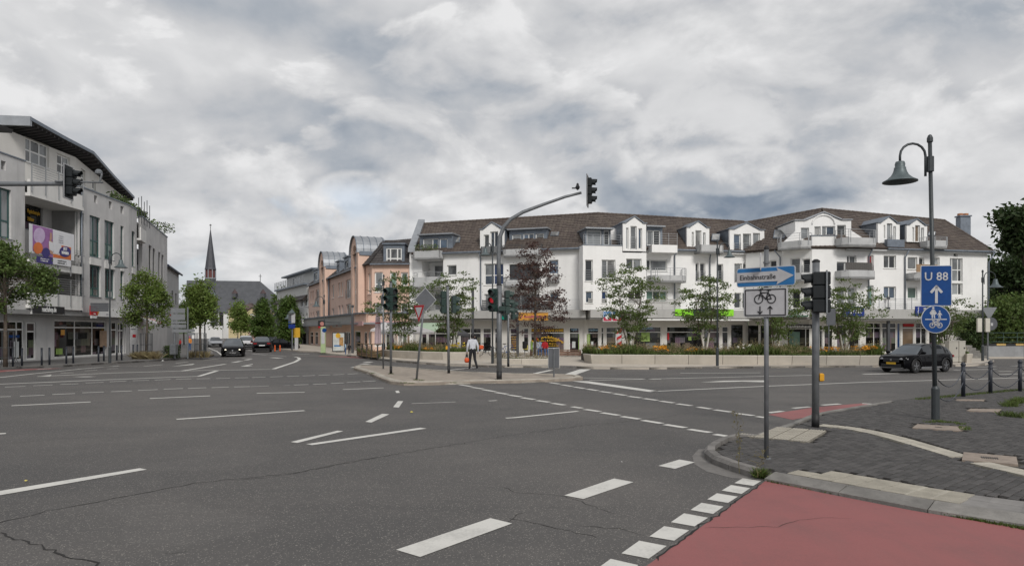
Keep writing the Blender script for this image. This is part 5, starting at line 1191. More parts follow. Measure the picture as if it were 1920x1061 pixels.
ftext(l1,'JETZT',110.5,467.5,5,11,M_wlet,.41,tb,bold=.012,zdir=(0,0,1));ftext(l1,'BEWERBEN',110.5,474.5,5,20,M_wlet,.41,tb,bold=.012)
for k in range(4):faint(l1,9+k,103,443+k*4,1.9,14,MATS['grey_lettering'],.39,tb)
faint(l1,16,105,489.5,2.4,26,M_blacklet,.39,tb);faint(l1,18,105,493.7,2.4,26,M_blacklet,.39,tb);faint(l1,14,72,485.5,2.6,24,M_wlet,.395,tb);faint(l1,13,72,489.5,2.4,22,M_wlet,.395,tb)
# flower pots and plants on the roof edge
g=MB();M_pl=mat('terrace_plants',(.07,.10,.03),.8,var=.4,scale=6,island=.5)
for k in range(16):
 fr=k/15;p=Vector((-29.6,51.5,12.0)).lerp(Vector((-31.8,60,11.9)),fr)+Vector((-.5,0,random.uniform(0,.25)));leafy_box(g,p,(.7,.6,.5+.5*(k%3==0)),0,70,0,.09)
leafy_box(g,(-34.5,67,12.2),(1.2,4,.9),0,250,0,.1)
o=tag(obj('terrace_plants',g,M_pl),'green plants along the roof terrace of the grey building','plants')
# trellis poles on the roof
for k in range(5):
 y=56.5+k*.9;o=tag(obj('trellis_pole',MB().tube([(-30.9-k*.25,y,11.0),(-30.9-k*.25,y,13.0+.3*(k%2))],.03,5),M_raild),'%s thin trellis pole on the grey building roof terrace, counted from the left'%('first','second','third','fourth','fifth')[k],'pole','trellis poles on the roof terrace')

# ================================================================== PALE HOUSE BEHIND IT
ph=thing('pale_grey_house',(-36.5,78,.12),label='plain pale grey house at the end of the left row',cat='house')
lh=Fac((-36.4,71.5),(-41.0,84.0),ph);M_pale=mat('pale_house_render',(.42,.42,.42),.88,var=.06,scale=.6,streak=.25)
hh=[lh.rect(*w)for w in((322,325,545,566),(328.5,331,550,569))];lh.wall(0,lh.L,.12,8.9,hh,M_pale);[lh.window(h,pm=P_dark,fm=M_dframe)for h in hh]
lf=Fac((-44,71.5),(-36.4,71.5),ph);lf.wall(0,lf.L,.12,8.9,[],M_pale)
g=MB();g.extr([Vector((-44,71.4,8.9)),Vector((-36.1,71.4,8.9)),Vector((-40,71.4,11.0))],(-4.6,12.8,0));obj('roof',g,mat('slate_roof',(.05,.05,.055),.7,var=.2,scale=2),ph)
obj('roof_gutter',MB().tube([(-36.0,71.4,8.85),(-40.7,84.2,8.85)],.12,8),M_navy,ph)

# ================================================================== PINK BUILDING WITH BARREL DORMERS
pk=thing('pink_building',(-16,68,.12),label='salmon pink shop building with two zinc barrel dormers',cat='building')
M_pink=mat('pink_render_shaded',(.66,.475,.40),.88,var=.06,scale=.6,streak=.12);M_pinkl=mat('pink_render_lit',(.70,.49,.39),.88,var=.06,scale=.6,streak=.12)  # darker street face, lighter front: the fall of light is put into both colours
k0,k1,k2=(-12.8,62.4),(-9.25,62.2),(-28.0,94.0)
kf=Fac(k0,k1,pk);km=Fac((-14.4,65.0),k0,pk);kl=Fac(k2,(-14.4,65.0),pk)
ZK=8.1
wk=[(702,718,510,548,(),(.4,),P_mid),(731,744,510.5,536,(),(),P_green),(751.5,765,510.5,536,(),(),P_green),(702,718,568,598,(),(),P_mid),(731,744,568,598,(),(),P_mid),(751,765,568,598,(),(),P_mid)]
hh=[kf.rect(*w[:4])for w in wk];kf.wall(0,kf.L,3.4,ZK,hh,M_pinkl);[kf.window(h,w[4],w[5],pm=w[6],fw=.12)for h,w in zip(hh,wk)]
wm=[(690,694.5,512,551,(),(),P_curt),(690.5,695,563,598,(),(),P_curt)]
hh=[km.rect(*w[:4])for w in wm];km.wall(0,km.L,3.4,ZK,hh,M_pinkl);[km.window(h,pm=w[6],fw=.1)for h,w in zip(hh,wm)]
wl=[]
for(x0,x1,ya,yb,rl)in((582,584.2,547,569,0),(586,588,545,568,0),(592,598,543,572,1),(582.3,584.5,586,606,0),(586.5,588.5,585,606,0),(592,598.5,583,607,1),(622,626,534,559,0),(634.3,637.6,530,556,0),(639.5,642.8,528.5,555,0),(648.5,657.5,524,559,1),(622.5,626.3,578,601,0),(634.5,638,573,599,0),(640,643.5,572,599,0),(649,658,570,602,1)):
 wl.append((x0,x1,ya,yb,rl))
hh=[kl.rect(*w[:4])for w in wl];kl.wall(0,kl.L,3.4,ZK,hh,M_pink)
for h,w in zip(hh,wl):kl.window(h,(.5,)if w[4]else(),pm=P_mid if w[4]else P_curt,fw=.13,rail=.9 if w[4]else None,sill=not w[4])
nK=kl.n.to_3d();dK=kl.d.to_3d()
def barrel(x0,x1,ytop,yspring,parent):
 """tower-like bay: round-headed front and a standing-seam vault running back"""
 fo=kl.off(.55);u0,u1=fo.U(x0)[0],fo.U(x1)[0];r=(u1-u0)/2;um=(u0+u1)/2;zt=fo.Z((x0+x1)/2,ytop);zs=zt-r
 hol=[um-r*.5,um+r*.5,3.7,zs]
 b=fo.wall(u0,u1,3.4,zs,[hol],M_pinkl,'barrel_bay',.35,parent)
 prof=[(math.cos(a),math.sin(a))for a in[math.pi*i/14 for i in range(15)]]
 ring=[fo.P(um+r*c,zs+r*s_)for c,s_ in prof];ringi=[fo.P(um+r*.5*c,zs+r*.5*s_)for c,s_ in prof]
 g=MB()
 for i in range(14):g.extr([ring[i],ringi[i],ringi[i+1],ring[i+1]],tuple(-nK*.35))
 obj('arch_front',g,M_pinkl,b)
 g=MB();L=2.8
 for i in range(14):
  a_,b_=[fo.P(um+(r+.1)*c,zs+(r+.1)*s_,.15)for c,s_ in(prof[i],prof[i+1])];g.quad(a_,b_,b_-nK*L,a_-nK*L)
 v=obj('barrel_roof',g,M_zinc_l,b,smooth=False)
 for k in range(5):
  g=MB()
  for i in range(14):
   a_,b_=[fo.P(um+(r+.1)*c,zs+(r+.1)*s_,(.15-k*.66))for c,s_ in(prof[i],prof[i+1])];g.bar(a_,b_,.06,.07)
  obj('seam',g,M_zinc,v)
 for u_ in(u0,u1-.25):obj('bay_cheek',fo.bx(MB(),u_,u_+.25,-.6,-.35,3.4,ZK),M_pinkl,b);obj('bay_cheek',fo.bx(MB(),u_,u_+.25,-2.6,-.35,ZK+.002,zs+.1),M_pinkl,b)
 obj('verge_board',fo.bx(MB(),u1-.02,u1+.1,-2.6,-.1,zs-.25,zs+.12),M_zinc,b)
 obj('rear_wall',fo.bx(MB(),u0+.1,u1-.1,-2.6,-2.4,ZK,zs+r*.8),M_zinc,b)
 fi=fo.off(-.25)
 for za,zb_ in((3.75,5.6),(5.95,7.9),(8.2,zs+.1)):
  if zb_-za>.6:fi.window([um-r*.5,um+r*.5,za,zb_],(.5,),pm=P_blue,fw=.1,parent=b,sill=False,rec=.02);obj('bay_panel',fi.bx(MB(),um-r*.5,um+r*.5,-.15,.0,zb_+.005,zb_+.3),M_wframe,b)
 P=[fi.P(um+r*.5*c,zs+r*.5*s_,-.12)for c,s_ in prof];obj('arch_pane',MB().add(P,(tuple(range(15)),)),P_mid,b)
 return b
barrel(657.8,671.5,444.5,0,pk);barrel(598.8,608.8,473,0,pk)
# roofs
M_dtile=mat('dark_roof_tile',(.052,.046,.045),.8,var=.2,scale=.6,island=.3)
tiled('roof',(kf.P(-.1,ZK,.3),kf.P(kf.L,ZK,.3),kf.P(kf.L,10.6,-1.5),kf.P(1.0,10.4,-1.5)),pk,12,9,M_dtile)
tiled('roof',(km.P(0,ZK,.3),km.P(km.L,ZK,.3),kf.P(1.0,10.4,-1.5),km.P(0.6,10.4,-1.5)),pk,10,9,M_dtile)
tiled('roof',(kl.P(0,ZK,.3),kl.P(kl.L,ZK,.3),kl.P(kl.L,10.4,-2.4),kl.P(0,10.4,-2.4)),pk,80,9,M_dtile)
g=MB();g.prism([tuple(p.to_2d())for p in(kf.P(.9,0,-1.4),kf.P(kf.L,0,-1.4),kf.P(kf.L,0,-9),kl.P(0,0,-9),kl.P(0,0,-2.3),kl.P(kl.L-.5,0,-2.3))],10.2,10.45);obj('roof_top',g,M_dtile,pk)
kd=kf.off(.18);hw=kd.rect(724,753.5,465,492.5);u0,u1=kd.U(719)[0],kd.U(758.5)[0];zt=kd.Z(738,458.5)
dm=kd.wall(u0,u1,ZK+.05,zt,[hw],M_zinc,'dormer',.15,pk);[obj('cheek',kd.bx(MB(),*q,-2.4,-.15,ZK+.05,zt),M_zinc,dm)for q in((u0,u0+.1),(u1-.1,u1))];obj('dormer_roof',kd.bx(MB(),u0-.1,u1+.1,-2.4,.2,zt+.004,zt+.12),M_zinc,dm);kd.window(hw,(.27,.72),(.28,),pm=P_mid,fw=.11,parent=dm,sill=False,rec=.06)
for(x0,x1,ya,yb)in((645,654.5,483,515),(631,637,491,519),(588,596,507,535)):
 kq=kl.off(.05);u0,u1=kq.U(x0)[0],kq.U(x1)[0];zt=kq.Z((x0+x1)/2,ya);dm=kq.wall(u0,u1,ZK,zt,[[u0+.5,u1-.5,ZK+.35,zt-.35]],M_zinc,'dormer',.15,pk)
 obj('dormer_roof',kq.bx(MB(),u0-.1,u1+.1,-2.6,.15,zt+.004,zt+.12),M_zinc,dm);obj('cheek',kq.bx(MB(),u1-.12,u1,-2.6,-.15,ZK,zt),M_zinc,dm);obj('cheek',kq.bx(MB(),u0,u0+.12,-2.6,-.15,ZK,zt),M_zinc,dm);kq.window([u0+.5,u1-.5,ZK+.35,zt-.35],pm=P_mid,fw=.13,parent=dm,sill=False)
g=MB();g.bar(kl.P(0,ZK-.05,.35),kl.P(kl.L,ZK-.05,.35),.12,.12);obj('roof_gutter',g,M_zinc,pk);g=MB();g.bar(kf.P(-.1,ZK-.05,.35),kf.P(kf.L,ZK-.05,.35),.12,.12);obj('roof_gutter',g,M_zinc,pk);downpipe([km.P(.2,ZK,.2),km.P(.2,3.4,.2)],pk,.09);u=kl.U(619)[0];downpipe([kl.P(u,ZK,.15),kl.P(u,3.4,.15)],pk,.09)
# pink shop floor
for f_,sp in((kl,[(581,587,622,655,(),(.7,),P_shop),(590,596,622,656,(),(.7,),P_mid),(628,634,622,659,(),(),P_shop),(646,657,622,660,(.5,),(),P_mid),(664,676,620,662,(),(),P_shop)]),(km,[(682,688,622,650,(),(),P_shop),(690,695,622,648,(),(),P_mid)]),(kf,[(702,716,622,650,(.33,.66),(.5,),P_mid),(722,740,622,650,(.5,),(),P_shop),(745,764,622,655,(.5,),(),P_shop)])):
 hh=[f_.rect(*w[:4])for w in sp]
 for h in hh:h[2]=max(h[2],.2)
 f_.off(-.3).wall(0,f_.L,.12,2.6,[],M_pinkl,'shop_wall',.1);f_.wall(0,f_.L,.12,2.6,hh,M_pinkl,'shop_wall',.15)
 for h,w in zip(hh,sp):f_.window(h,w[4],w[5],pm=w[6],fw=.1,sill=False,rec=.08,name='shop_window')
 obj('shop_canopy',f_.bx(MB(),-.2,f_.L+.2,-.3,.9,2.6,2.75),M_zinc_l,pk);obj('canopy_band',f_.bx(MB(),-.2,f_.L+.2,-.3,.6,2.75,3.55),M_fascia if f_ is kl else M_pinkl,pk);obj('canopy_edge',f_.bx(MB(),-.2,f_.L+.2,-.3,.8,3.553,3.68),M_zinc,pk)
M_psgn=mat('pink_sign_panel',(.60,.36,.35),.5,var=.08);M_rlet=mat('red_lettering',(.35,.03,.04),.5,var=.05)
t=sign('pink_band_sign',kf,697,768,602,610.5,.62,M_psgn,'pale pink shop sign band wrapping the corner under the pink building',th=.06);faint(kf,16,730,606.5,4,44,M_rlet,.69,t)
for(x0,x1,s_,lab)in((612,629,5,'red lettered shop sign at the far end of the pink building canopy'),(635,653,8,'grey shop sign with red lettering under the pink wall'),(669,694,9,'pink shop sign with red lettering left of the closed parasol')):
 t=sign('canopy_sign',kl,x0,x1,602+(680-x0)*.09,610+(680-x0)*.075,.62,M_psgn if x0>660 else M_fascia,lab,th=.06);xm=(x0+x1)/2;faint(kl,s_,xm,606+(680-x0)*.082,4.5,(x1-x0)*.8,M_rlet,.69,t)

# ================================================================== FAR BUILDINGS
fw_=thing('white_shop_house',(-30,98,.12),label='narrow white house with roof terrace balcony beyond the pink building',cat='house')
wf=Fac((-38.5,112),(-28.3,94.5),fw_);M_fwh=mat('far_white_render',(.60,.60,.58),.88,var=.05,streak=.1)
ww=[(562,564.5,590,606,P_dark),(567,570,589,606,P_dark),(573,577,587,605,P_dark),(564,569.5,562,575,P_mid),(571,578,560,574,P_mid)]
hh=[wf.rect(*w[:4])for w in ww];wf.wall(0,wf.L,3.0,8.4,hh,M_fwh);[wf.window(h,pm=w[4],fw=.12)for h,w in zip(hh,ww)]
wf.off(.2).wall(0,wf.L,.12,2.6,[wf.rect(556,577,622,652)],M_gdark,'shop_wall');wf.off(.2).window(wf.rect(556,577,622,652),(.3,.6),pm=P_shop,fw=.15,sill=False,name='shop_window')
obj('shop_band',wf.bx(MB(),0,wf.L,-.2,.8,2.6,3.0),M_fascia,fw_)
obj('roof_slab',wf.bx(MB(),0,wf.L,-8,.5,8.4,8.6),M_zinc,fw_);wf.off(-1.5).wall(0,wf.L,8.6,10.6,[[4,9,8.7,10.3]],M_fwh,'attic_wall');wf.off(-1.5).window([4,9,8.7,10.3],(.5,),pm=P_mid,fw=.15);obj('attic_roof',wf.bx(MB(),0,wf.L,-8,-.6,10.6,10.8),M_zinc,fw_)
g=MB();[g.bar(wf.P(0,8.7+k*.2,.4),wf.P(wf.L,8.7+k*.2,.4),.05,.05)for k in range(6)];[g.bar(wf.P(k*1.6,8.6,.4),wf.P(k*1.6,9.75,.4),.07,.07)for k in range(13)];obj('terrace_railing',g,M_rail,fw_)
tiled('roof',(wf.P(0,6.3,.7),wf.P(wf.L,6.3,.7),wf.P(wf.L,7.0,.05),wf.P(0,7.0,.05)),fw_,40,3,M_dtile)
sg_=Fac((-38.5,112),(-45,116),fw_)
# church
cb_=thing('church',(-76,180,0),label='white church with slate roof and slender needle spire at the street end',cat='church')
M_slate=mat('church_slate',(.075,.078,.085),.65,var=.18,scale=.9,bump=.3,bscale=3);M_cw=mat('church_render',(.66,.655,.64),.88,var=.06,scale=.4,streak=.12)
yc=180.0;X=lambda px,Y=yc:(px-CX)*Y/F;Zc=lambda py,Y=yc:H-(py-CY)*Y/F
cf=Fac((X(360),yc),(X(516),yc),cb_)
arch=[(410.5,419,590,616)]
hh=[cf.rect(*w)for w in arch]+[cf.rect(452,460,592,616),cf.rect(370,379,592,616)]
cf.wall(0,cf.L,-.5,Zc(584),hh,M_cw,depth=.6)
for h in hh:
 cf.window(h,(.5,),(.33,.66),fm=M_dframe,pm=P_shop,rec=.4,fw=.15,sill=False);um=(h[0]+h[1])/2;r=(h[1]-h[0])/2;obj('arch_head',MB().extr([cf.P(um+r*math.cos(a),h[3]+r*math.sin(a),.02)for a in[math.pi*i/10 for i in range(11)]],(0,-.03,0)),P_shop,cb_)
er,rz=Zc(584)-.2,Zc(527.5);rl=[Vector((X(350),yc-.6,er)),Vector((X(519),yc-.6,er)),Vector((X(487.5,yc+8.5),yc+8.5,rz+.65)),Vector((X(350,yc+8.5),yc+8.5,rz+.9))]
g=MB();bk=[Vector((X(519),yc+18,er)),Vector((X(350),yc+18,er))]
g.add(rl+bk,((0,1,2,3),(1,4,2),(4,5,3,2)));obj('nave_roof',g,M_slate,cb_)
obj('end_wall',MB().quad((X(516),yc,-.5),(X(516),yc+17.5,-.5),(X(516),yc+17.5,er),(X(516),yc,er)),M_cw,cb_)
for x in(431,485):
 c=Vector((X(x),yc+3.2,Zc(553)));lm=obj('roof_louvre',MB().box(c,(1.0,1.5,1.1)),M_slate,cb_);obj('louvre_cap',MB().lathe([(.9,0),(.05,1.2)],4,c+Vector((0,0,.55))),mat('rust_red',(.07,.045,.045),.7),lm)
c0=Vector((X(394.7,yc+8.5),yc+8.5,0));rt=(X(404.6,yc+8.5)-X(384.8,yc+8.5))/2;Zs=lambda py:Zc(py,yc+8.5)
tw=obj('turret_base',MB().lathe([(rt*1.04,Zs(545)),(rt*1.04,Zs(522))],8,c0),M_slate,cb_)
obj('belfry',MB().lathe([(rt*.86,Zs(521.9)),(rt*.86,Zs(505.5))],8,c0),mat('belfry_louvre',(.12,.035,.03),.7,var=.2),tw)
for k in range(8):a=k*math.pi/4;obj('belfry_post',MB().box((c0.x+rt*.95*math.cos(a),c0.y+rt*.95*math.sin(a),(Zs(521.9)+Zs(505.5))/2),(.22,.22,Zs(505.5)-Zs(521.9))),M_zinc_l,tw)
obj('belfry_sill',MB().lathe([(rt*1.08,Zs(523)),(rt*1.08,Zs(521))],8,c0),M_zinc_l,tw)
obj('spire',MB().lathe([(rt*1.1,Zs(505.5)),(rt*1.0,Zs(502)),(.06,Zs(429))],8,c0),mat('spire_slate',(.055,.058,.068),.6,var=.15,scale=1.5),cb_)
g=MB();g.tube([c0+Vector((0,0,Zs(430))),c0+Vector((0,0,Zs(420)))],.06,6);g.box((c0.x,c0.y,Zs(422.5)),(.55,.1,.25));g.lathe([(.01,0),(.16,.15),(.01,.3)],8,(c0.x,c0.y,Zs(428)));obj('weathercock',g,M_iron,cb_)
xr=Vector((X(488,yc+8.5),yc+8.5,rz));g=MB();g.tube([xr+Vector((0,0,.4)),xr+Vector((0,0,2.6))],.08,6);g.box(xr+Vector((0,0,2.0)),(.9,.1,.1));obj('ridge_cross',g,M_iron,cb_)
for x in(399,402):obj('buttress',MB().hexa([Vector(p)for p in((X(x),yc-3,0),(X(x)+.9,yc-3,0),(X(x)+.9,yc,0),(X(x),yc,0),(X(x),yc-.8,5.5),(X(x)+.9,yc-.8,5.5),(X(x)+.9,yc,6.2),(X(x),yc,6.2))]),M_slate,cb_)
obj('forecourt_wall',MB().box((X(408),yc-6,1.5),(X(440)-X(385),.5,3.4)),M_cw,cb_)
# houses beside the church
def house(name,lab,x0,x1,Y,eave,ridge,wall_m,roof_m,wins,gable=False,depth=9,hip=0.0,xa=None):
 a,b=at(x0,CY,Y),at(x1,CY,Y);t=thing(name,((a.x+b.x)/2,Y,0),label=lab,cat='house');f_=Fac((a.x,Y),(b.x,Y),t);ze,zr=H-(eave-CY)*Y/F,H-(ridge-CY)*Y/F
 hh=[f_.rect(*w[:4])for w in wins];f_.wall(0,f_.L,-.3,ze,hh,wall_m,depth=.25)
 for h,w in zip(hh,wins):f_.window(h,(.5,),(.5,),pm=w[4]if len(w)>4 else P_dark,fm=w[5]if len(w)>5 else M_wframe,fw=.14)
 for s_ in(0,1):o_=f_.L*s_;obj('side_wall',MB().quad(f_.P(o_,-.3),f_.P(o_,ze),f_.P(o_,ze,-depth),f_.P(o_,-.3,-depth)),wall_m,t)
 if gable:
  um=f_.U(xa)[0]if xa else f_.L/2;obj('gable',MB().extr([f_.P(0,ze),f_.P(f_.L,ze),f_.P(um,zr)],(0,.25,0)),wall_m,t);g=MB()
  for ua,ub,za,zb_ in((-.35,um,ze-.3,zr),(um,f_.L+.35,zr,ze-.3)):g.hexa([f_.P(ua,za+.02,.3),f_.P(ub,zb_+.02,.3),f_.P(ub,zb_+.02,-depth),f_.P(ua,za+.02,-depth),f_.P(ua,za+.22,.3),f_.P(ub,zb_+.22,.3),f_.P(ub,zb_+.22,-depth),f_.P(ua,za+.22,-depth)])
  obj('roof',g,roof_m,t)
 else:
  g=MB();p=[f_.P(-.4,ze,.4),f_.P(f_.L+.4,ze,.4),f_.P(f_.L-hip,zr,-depth/2),f_.P(hip,zr,-depth/2),f_.P(f_.L+.4,ze,-depth),f_.P(-.4,ze,-depth)];g.add(p,((0,1,2,3),(1,4,2),(4,5,3,2),(5,0,3)));obj('roof',g,roof_m,t)
 return t,f_
M_yelw=mat('cream_yellow_render',(.56,.47,.28),.88,var=.06,streak=.1);M_rtile=mat('far_brown_tiles',(.085,.058,.05),.8,var=.15,scale=1.0,bump=.4,bscale=4);M_slatew=mat('slate_cladding',(.055,.056,.062),.7,var=.2,scale=3,bump=.3,bscale=6)
house('yellow_house','cream yellow house with brown hipped roof left of the dark slate gable',428.5,482,150,579,566.5,M_yelw,M_rtile,[(431,433,584,593),(434.5,437,584,593),(431,433,603,612),(435,437.5,603,612),(469,474,584,590),(456,460,604,612)],hip=3.5)
house('yellow_gable_house','cream yellow gable house front beside the conical tree',456,482,143,588,577,M_yelw,M_rtile,[(468.5,475,583.5,590.5),(470,476,602,610)],gable=True,xa=473)
house('pink_cottage','small pink cottage with red door frame left of the parked cars',466,487,112,601,594,mat('cottage_pink',(.52,.33,.30),.88,var=.06),M_slate,[(469,475,616,622),(478,482,616,624)],gable=True)
house('slate_gable_house','dark slate clad gable house with small white window',495,547,92,620,577,M_slatew,M_slate,[(513.5,522.5,612,622.5,P_dark),(514,522,636,642,P_dark)],gable=True,xa=527)
house('brown_roof_house','low house with dark ridge tiles behind the conical trees',500,548,160,585,559,M_yelw,M_slate,[(520,524,588,594)],hip=1.0)
house('terrace_house','grey roofed row house far down the street',440,470,200,606,594,M_cw,M_rtile,[(445,448,612,618),(455,458,612,618)])
# ================================================================== STREET FURNITURE
M_galv=mat('galvanised_steel',(.155,.163,.172),.5,metal=.3,var=.16,scale=6,streak=.3);M_galv_d=mat('weathered_steel',(.17,.18,.19),.5,metal=.5,var=.2,scale=5)
M_sigg=mat('signal_housing',(.016,.019,.021),.55,var=.15,scale=8,spec=.25);M_siggr=mat('signal_housing_green',(.016,.038,.032),.5,var=.15,scale=8);M_blackp=mat('black_pole_foot',(.012,.012,.013),.6,var=.1)
M_lamp=mat('lamp_post_dark',(.045,.052,.056),.5,metal=.2,var=.12,scale=6);M_bell=mat('lamp_bell',(.10,.125,.13),.5,metal=.3,var=.15,scale=6);M_signback=mat('sign_back_grey',(.10,.105,.115),.55,metal=.2,var=.12,scale=3);M_edge=mat('sign_edge',(.55,.56,.57),.4,metal=.4)
M_btn=mat('yellow_button_box',(.62,.30,.01),.45,var=.05);M_lens=mat('dark_lens',(.02,.02,.02),.2);M_redlit=mat('lit_red_lens',(.5,.01,.02),.3,emit=((1.0,.03,.05),.18));M_greenlit=mat('lit_green_lens',(.0,.3,.2),.3,emit=((.0,.75,.5),.12))
M_sblue=mat('traffic_blue',(.004,.048,.19),.5,var=.10,scale=7,streak=.2,spec=.25);M_sblue_f=mat('faded_traffic_blue',(.03,.16,.38),.55,spec=.25,var=.12,scale=9,streak=.2);M_swhite=mat('sign_white',(.46,.46,.47),.5,var=.09,scale=7,streak=.15,spec=.3);M_sblack=mat('sign_black',(.012,.012,.014),.45,var=0);M_sred=mat('sign_red',(.42,.012,.02),.4,var=.05)
def vec(a):return Vector((math.cos(R(a)),math.sin(R(a)),0))
def head(t,pos,ang,h=.92,lit=None,board=False,m=None,n=3,d=.16):
 """signal head facing direction ang (degrees, 0 = +x, 90 = away from the camera)"""
 m=m or M_sigg;f=vec(ang);s_=Vector((-f.y,f.x,0));P=Vector(pos);w=.30;up=Vector((0,0,1))
 g=MB();rz=R(ang)
 for i in range(n):
  z=h/n*(i-(n-1)/2);g.box(P+up*z,(d,w,h/n-.008),rz,bev=.018)
 b=obj('signal_head',g,m,t);b['kind']='part' if False else b.get('kind','');del b['kind']
 for i in range(n):
  c=P+up*(h/n*((n-1)/2-i))+f*(d/2)
  g=MB();r=h/n*.40;N=14;vs=[];fs=[]
  for k in range(N+1):
   a=R(-35)+(math.pi+R(70))*k/N;o=s_*math.cos(a)*r+up*math.sin(a)*r;L=.21-.08*abs(math.cos(a))*(1 if math.sin(a)<.3 else .25);vs+=[c+o,c+o*1.02+f*L+up*(-.02),c+o*.93,c+o*.95+f*L+up*(-.02)]
  for k in range(N):j=k*4;fs+=[(j,j+1,j+5,j+4),(j+2,j+6,j+7,j+3),(j+1,j+3,j+7,j+5)]
  g.add(vs,fs);obj('visor',g,m,b)
  g=MB();ring=[c+f*.006+(s_*math.cos(k*math.pi/6)+up*math.sin(k*math.pi/6))*r*.9 for k in range(12)];g.extr(ring,tuple(f*.02));obj('lens',g,(M_redlit if i==0 and lit=='red' else M_redlit if lit=='mid' and i==1 else M_greenlit if lit=='green' and i==n-1 else M_lens),b)
 if board:
  g=MB();g.box(P-f*(d/2+.012),(.02,w+.26,h+.24),rz);bo=obj('backboard',g,M_sigg,t)
  g=MB()
  for sgn in(-1,1):g.box(P-f*(d/2-.003)+s_*sgn*(w/2+.115),(.012,.03,h+.24),rz);g.box(P-f*(d/2-.003)+up*sgn*(h/2+.105),(.012,w+.20,.03),rz)
  obj('white_border',g,M_swhite,bo)
 return b
def pole(t,base,top,r,m=None,foot=.45,r2=None,name='pole'):
 b,e=Vector(base),Vector(top);g=MB();r2=r2 or r;g.tube([b,b.lerp(e,.5),e],[r,(r+r2)/2,r2],14);o=obj(name,g,m or M_galv,t,smooth=True)
 if foot:obj('pole_foot',MB().tube([b-Vector((0,0,.02)),b+(e-b).normalized()*foot],r+.004,14),M_blackp,t,smooth=True)
 obj('pole_cap',MB().lathe([(r2*1.08,0),(r2*1.08,.03),(r2*.5,.06)],12,e),M_blackp,t)
 return o
def button(t,p,ang):g=MB();g.box(p,(.085,.085,.16),R(ang),bev=.02);return obj('push_button_box',g,M_btn,t)
# near right signal
b=G(1529,800,.09);t=thing('traffic_light',b,label='grey pole traffic light seen from behind on the near block pavement',cat='traffic light');ppm=F/b.y
pole(t,b,b+Vector((0.01,0,3.27)),.07,foot=.27);z=lambda py:H-(py-CY)*b.y/F
head(t,b+Vector((.03,-.17,z(549)-.09)),164,.80,d=.31);obj('bracket_rail',MB().box(b+Vector((.06,-.36,z(549)-.09)),(.03,.02,.84)),M_galv_d,t);button(t,b+Vector((.10,-.03,z(707)-.09)),0)
# gantry signal on the island
b=G(936,711,.12);t=thing('traffic_light_gantry',b,label='tall curved gantry traffic light with red lamp on the island',cat='traffic light');z=lambda py:H-(py-CY)*b.y/F
pole(t,b,(b.x,b.y,z(535)),.105,foot=.32);pts=[(b.x,b.y,z(540))]
for px,py in((935,500),(935,470),(937,445),(945,425),(958,411),(980,398),(1020,383),(1060,369),(1090,361.5)):q=at(px,py,b.y);pts.append(q)
obj('arm',MB().tube(pts,[.085,.08,.08,.08,.078,.075,.07,.062,.055,.05],12),M_galv,t,smooth=True)
e=at(1100,358,b.y);head(t,e+Vector((.12,0,0)),-12,.98,board=True);head(t,Vector((b.x-.22,b.y-.12,z(563))),-118,.9,lit='mid',m=M_siggr);head(t,Vector((b.x+.30,b.y-.02,z(567))),15,.92,m=M_siggr)
obj('terminal_box',MB().box((b.x+.12,b.y-.16,z(579)),(.26,.1,.2),bev=.02),M_siggr,t)
e2=at(1083,352,b.y);g=MB();g.lathe([(.01,0),(.07,.05),(.09,.12),(.05,.2),(.05,.24),(.01,.28)],8,e2+Vector((0,0,-.1)));g.box(e2+Vector((-.12,0,-.02)),(.2,.07,.04),0);tag(obj('bird',g,M_sblack),'dark pigeon sitting on the gantry arm','bird')
# signals left and right on the island
b=G(733,700,.12);t=thing('traffic_light',b,label='traffic light with three dark lamps facing left at the island tip',cat='traffic light');pole(t,b,b+Vector((0,0,4.0)),.055,foot=.3);head(t,b+Vector((-.06,-.14,3.26+.02)),-122,1.0,m=M_siggr);head(t,b+Vector((.08,.14,3.28)),-60,1.0,m=M_siggr)
b=G(841.5,699,.12);t=thing('traffic_light',b,label='pedestrian traffic light with orange button box between the diamond sign and the walker',cat='traffic light');pole(t,b,b+Vector((-.05,0,3.85)),.06,foot=.32);head(t,b+Vector((-.2,.05,3.15)),118,1.0,m=M_siggr);head(t,b+Vector((.22,.02,3.05)),20,.78,m=M_siggr,n=2);button(t,b+Vector((-.09,-.03,1.12)),0)
b=G(953,686.5,.12);t=thing('traffic_light',b,label='pole traffic light with green glow by the bicycle behind the gantry',cat='traffic light');pole(t,b,b+Vector((0,0,3.6)),.06,foot=.3);head(t,b+Vector((.25,0,2.95)),20,.95,m=M_siggr);head(t,b+Vector((-.2,-.05,2.9)),-125,.95,lit='green',m=M_siggr)
b=G(718.6,691,.12);t=thing('slim_sign_pole',b,label='slim grey pole with a sign seen edge on left of the island signal',cat='sign pole');pole(t,b,b+Vector((0,0,3.9)),.04,foot=0);obj('round_sign',MB().lathe([(.30,-.01),(.30,.01)],20,b+Vector((-.05,0,3.4)),axis='x'),M_signback,t)
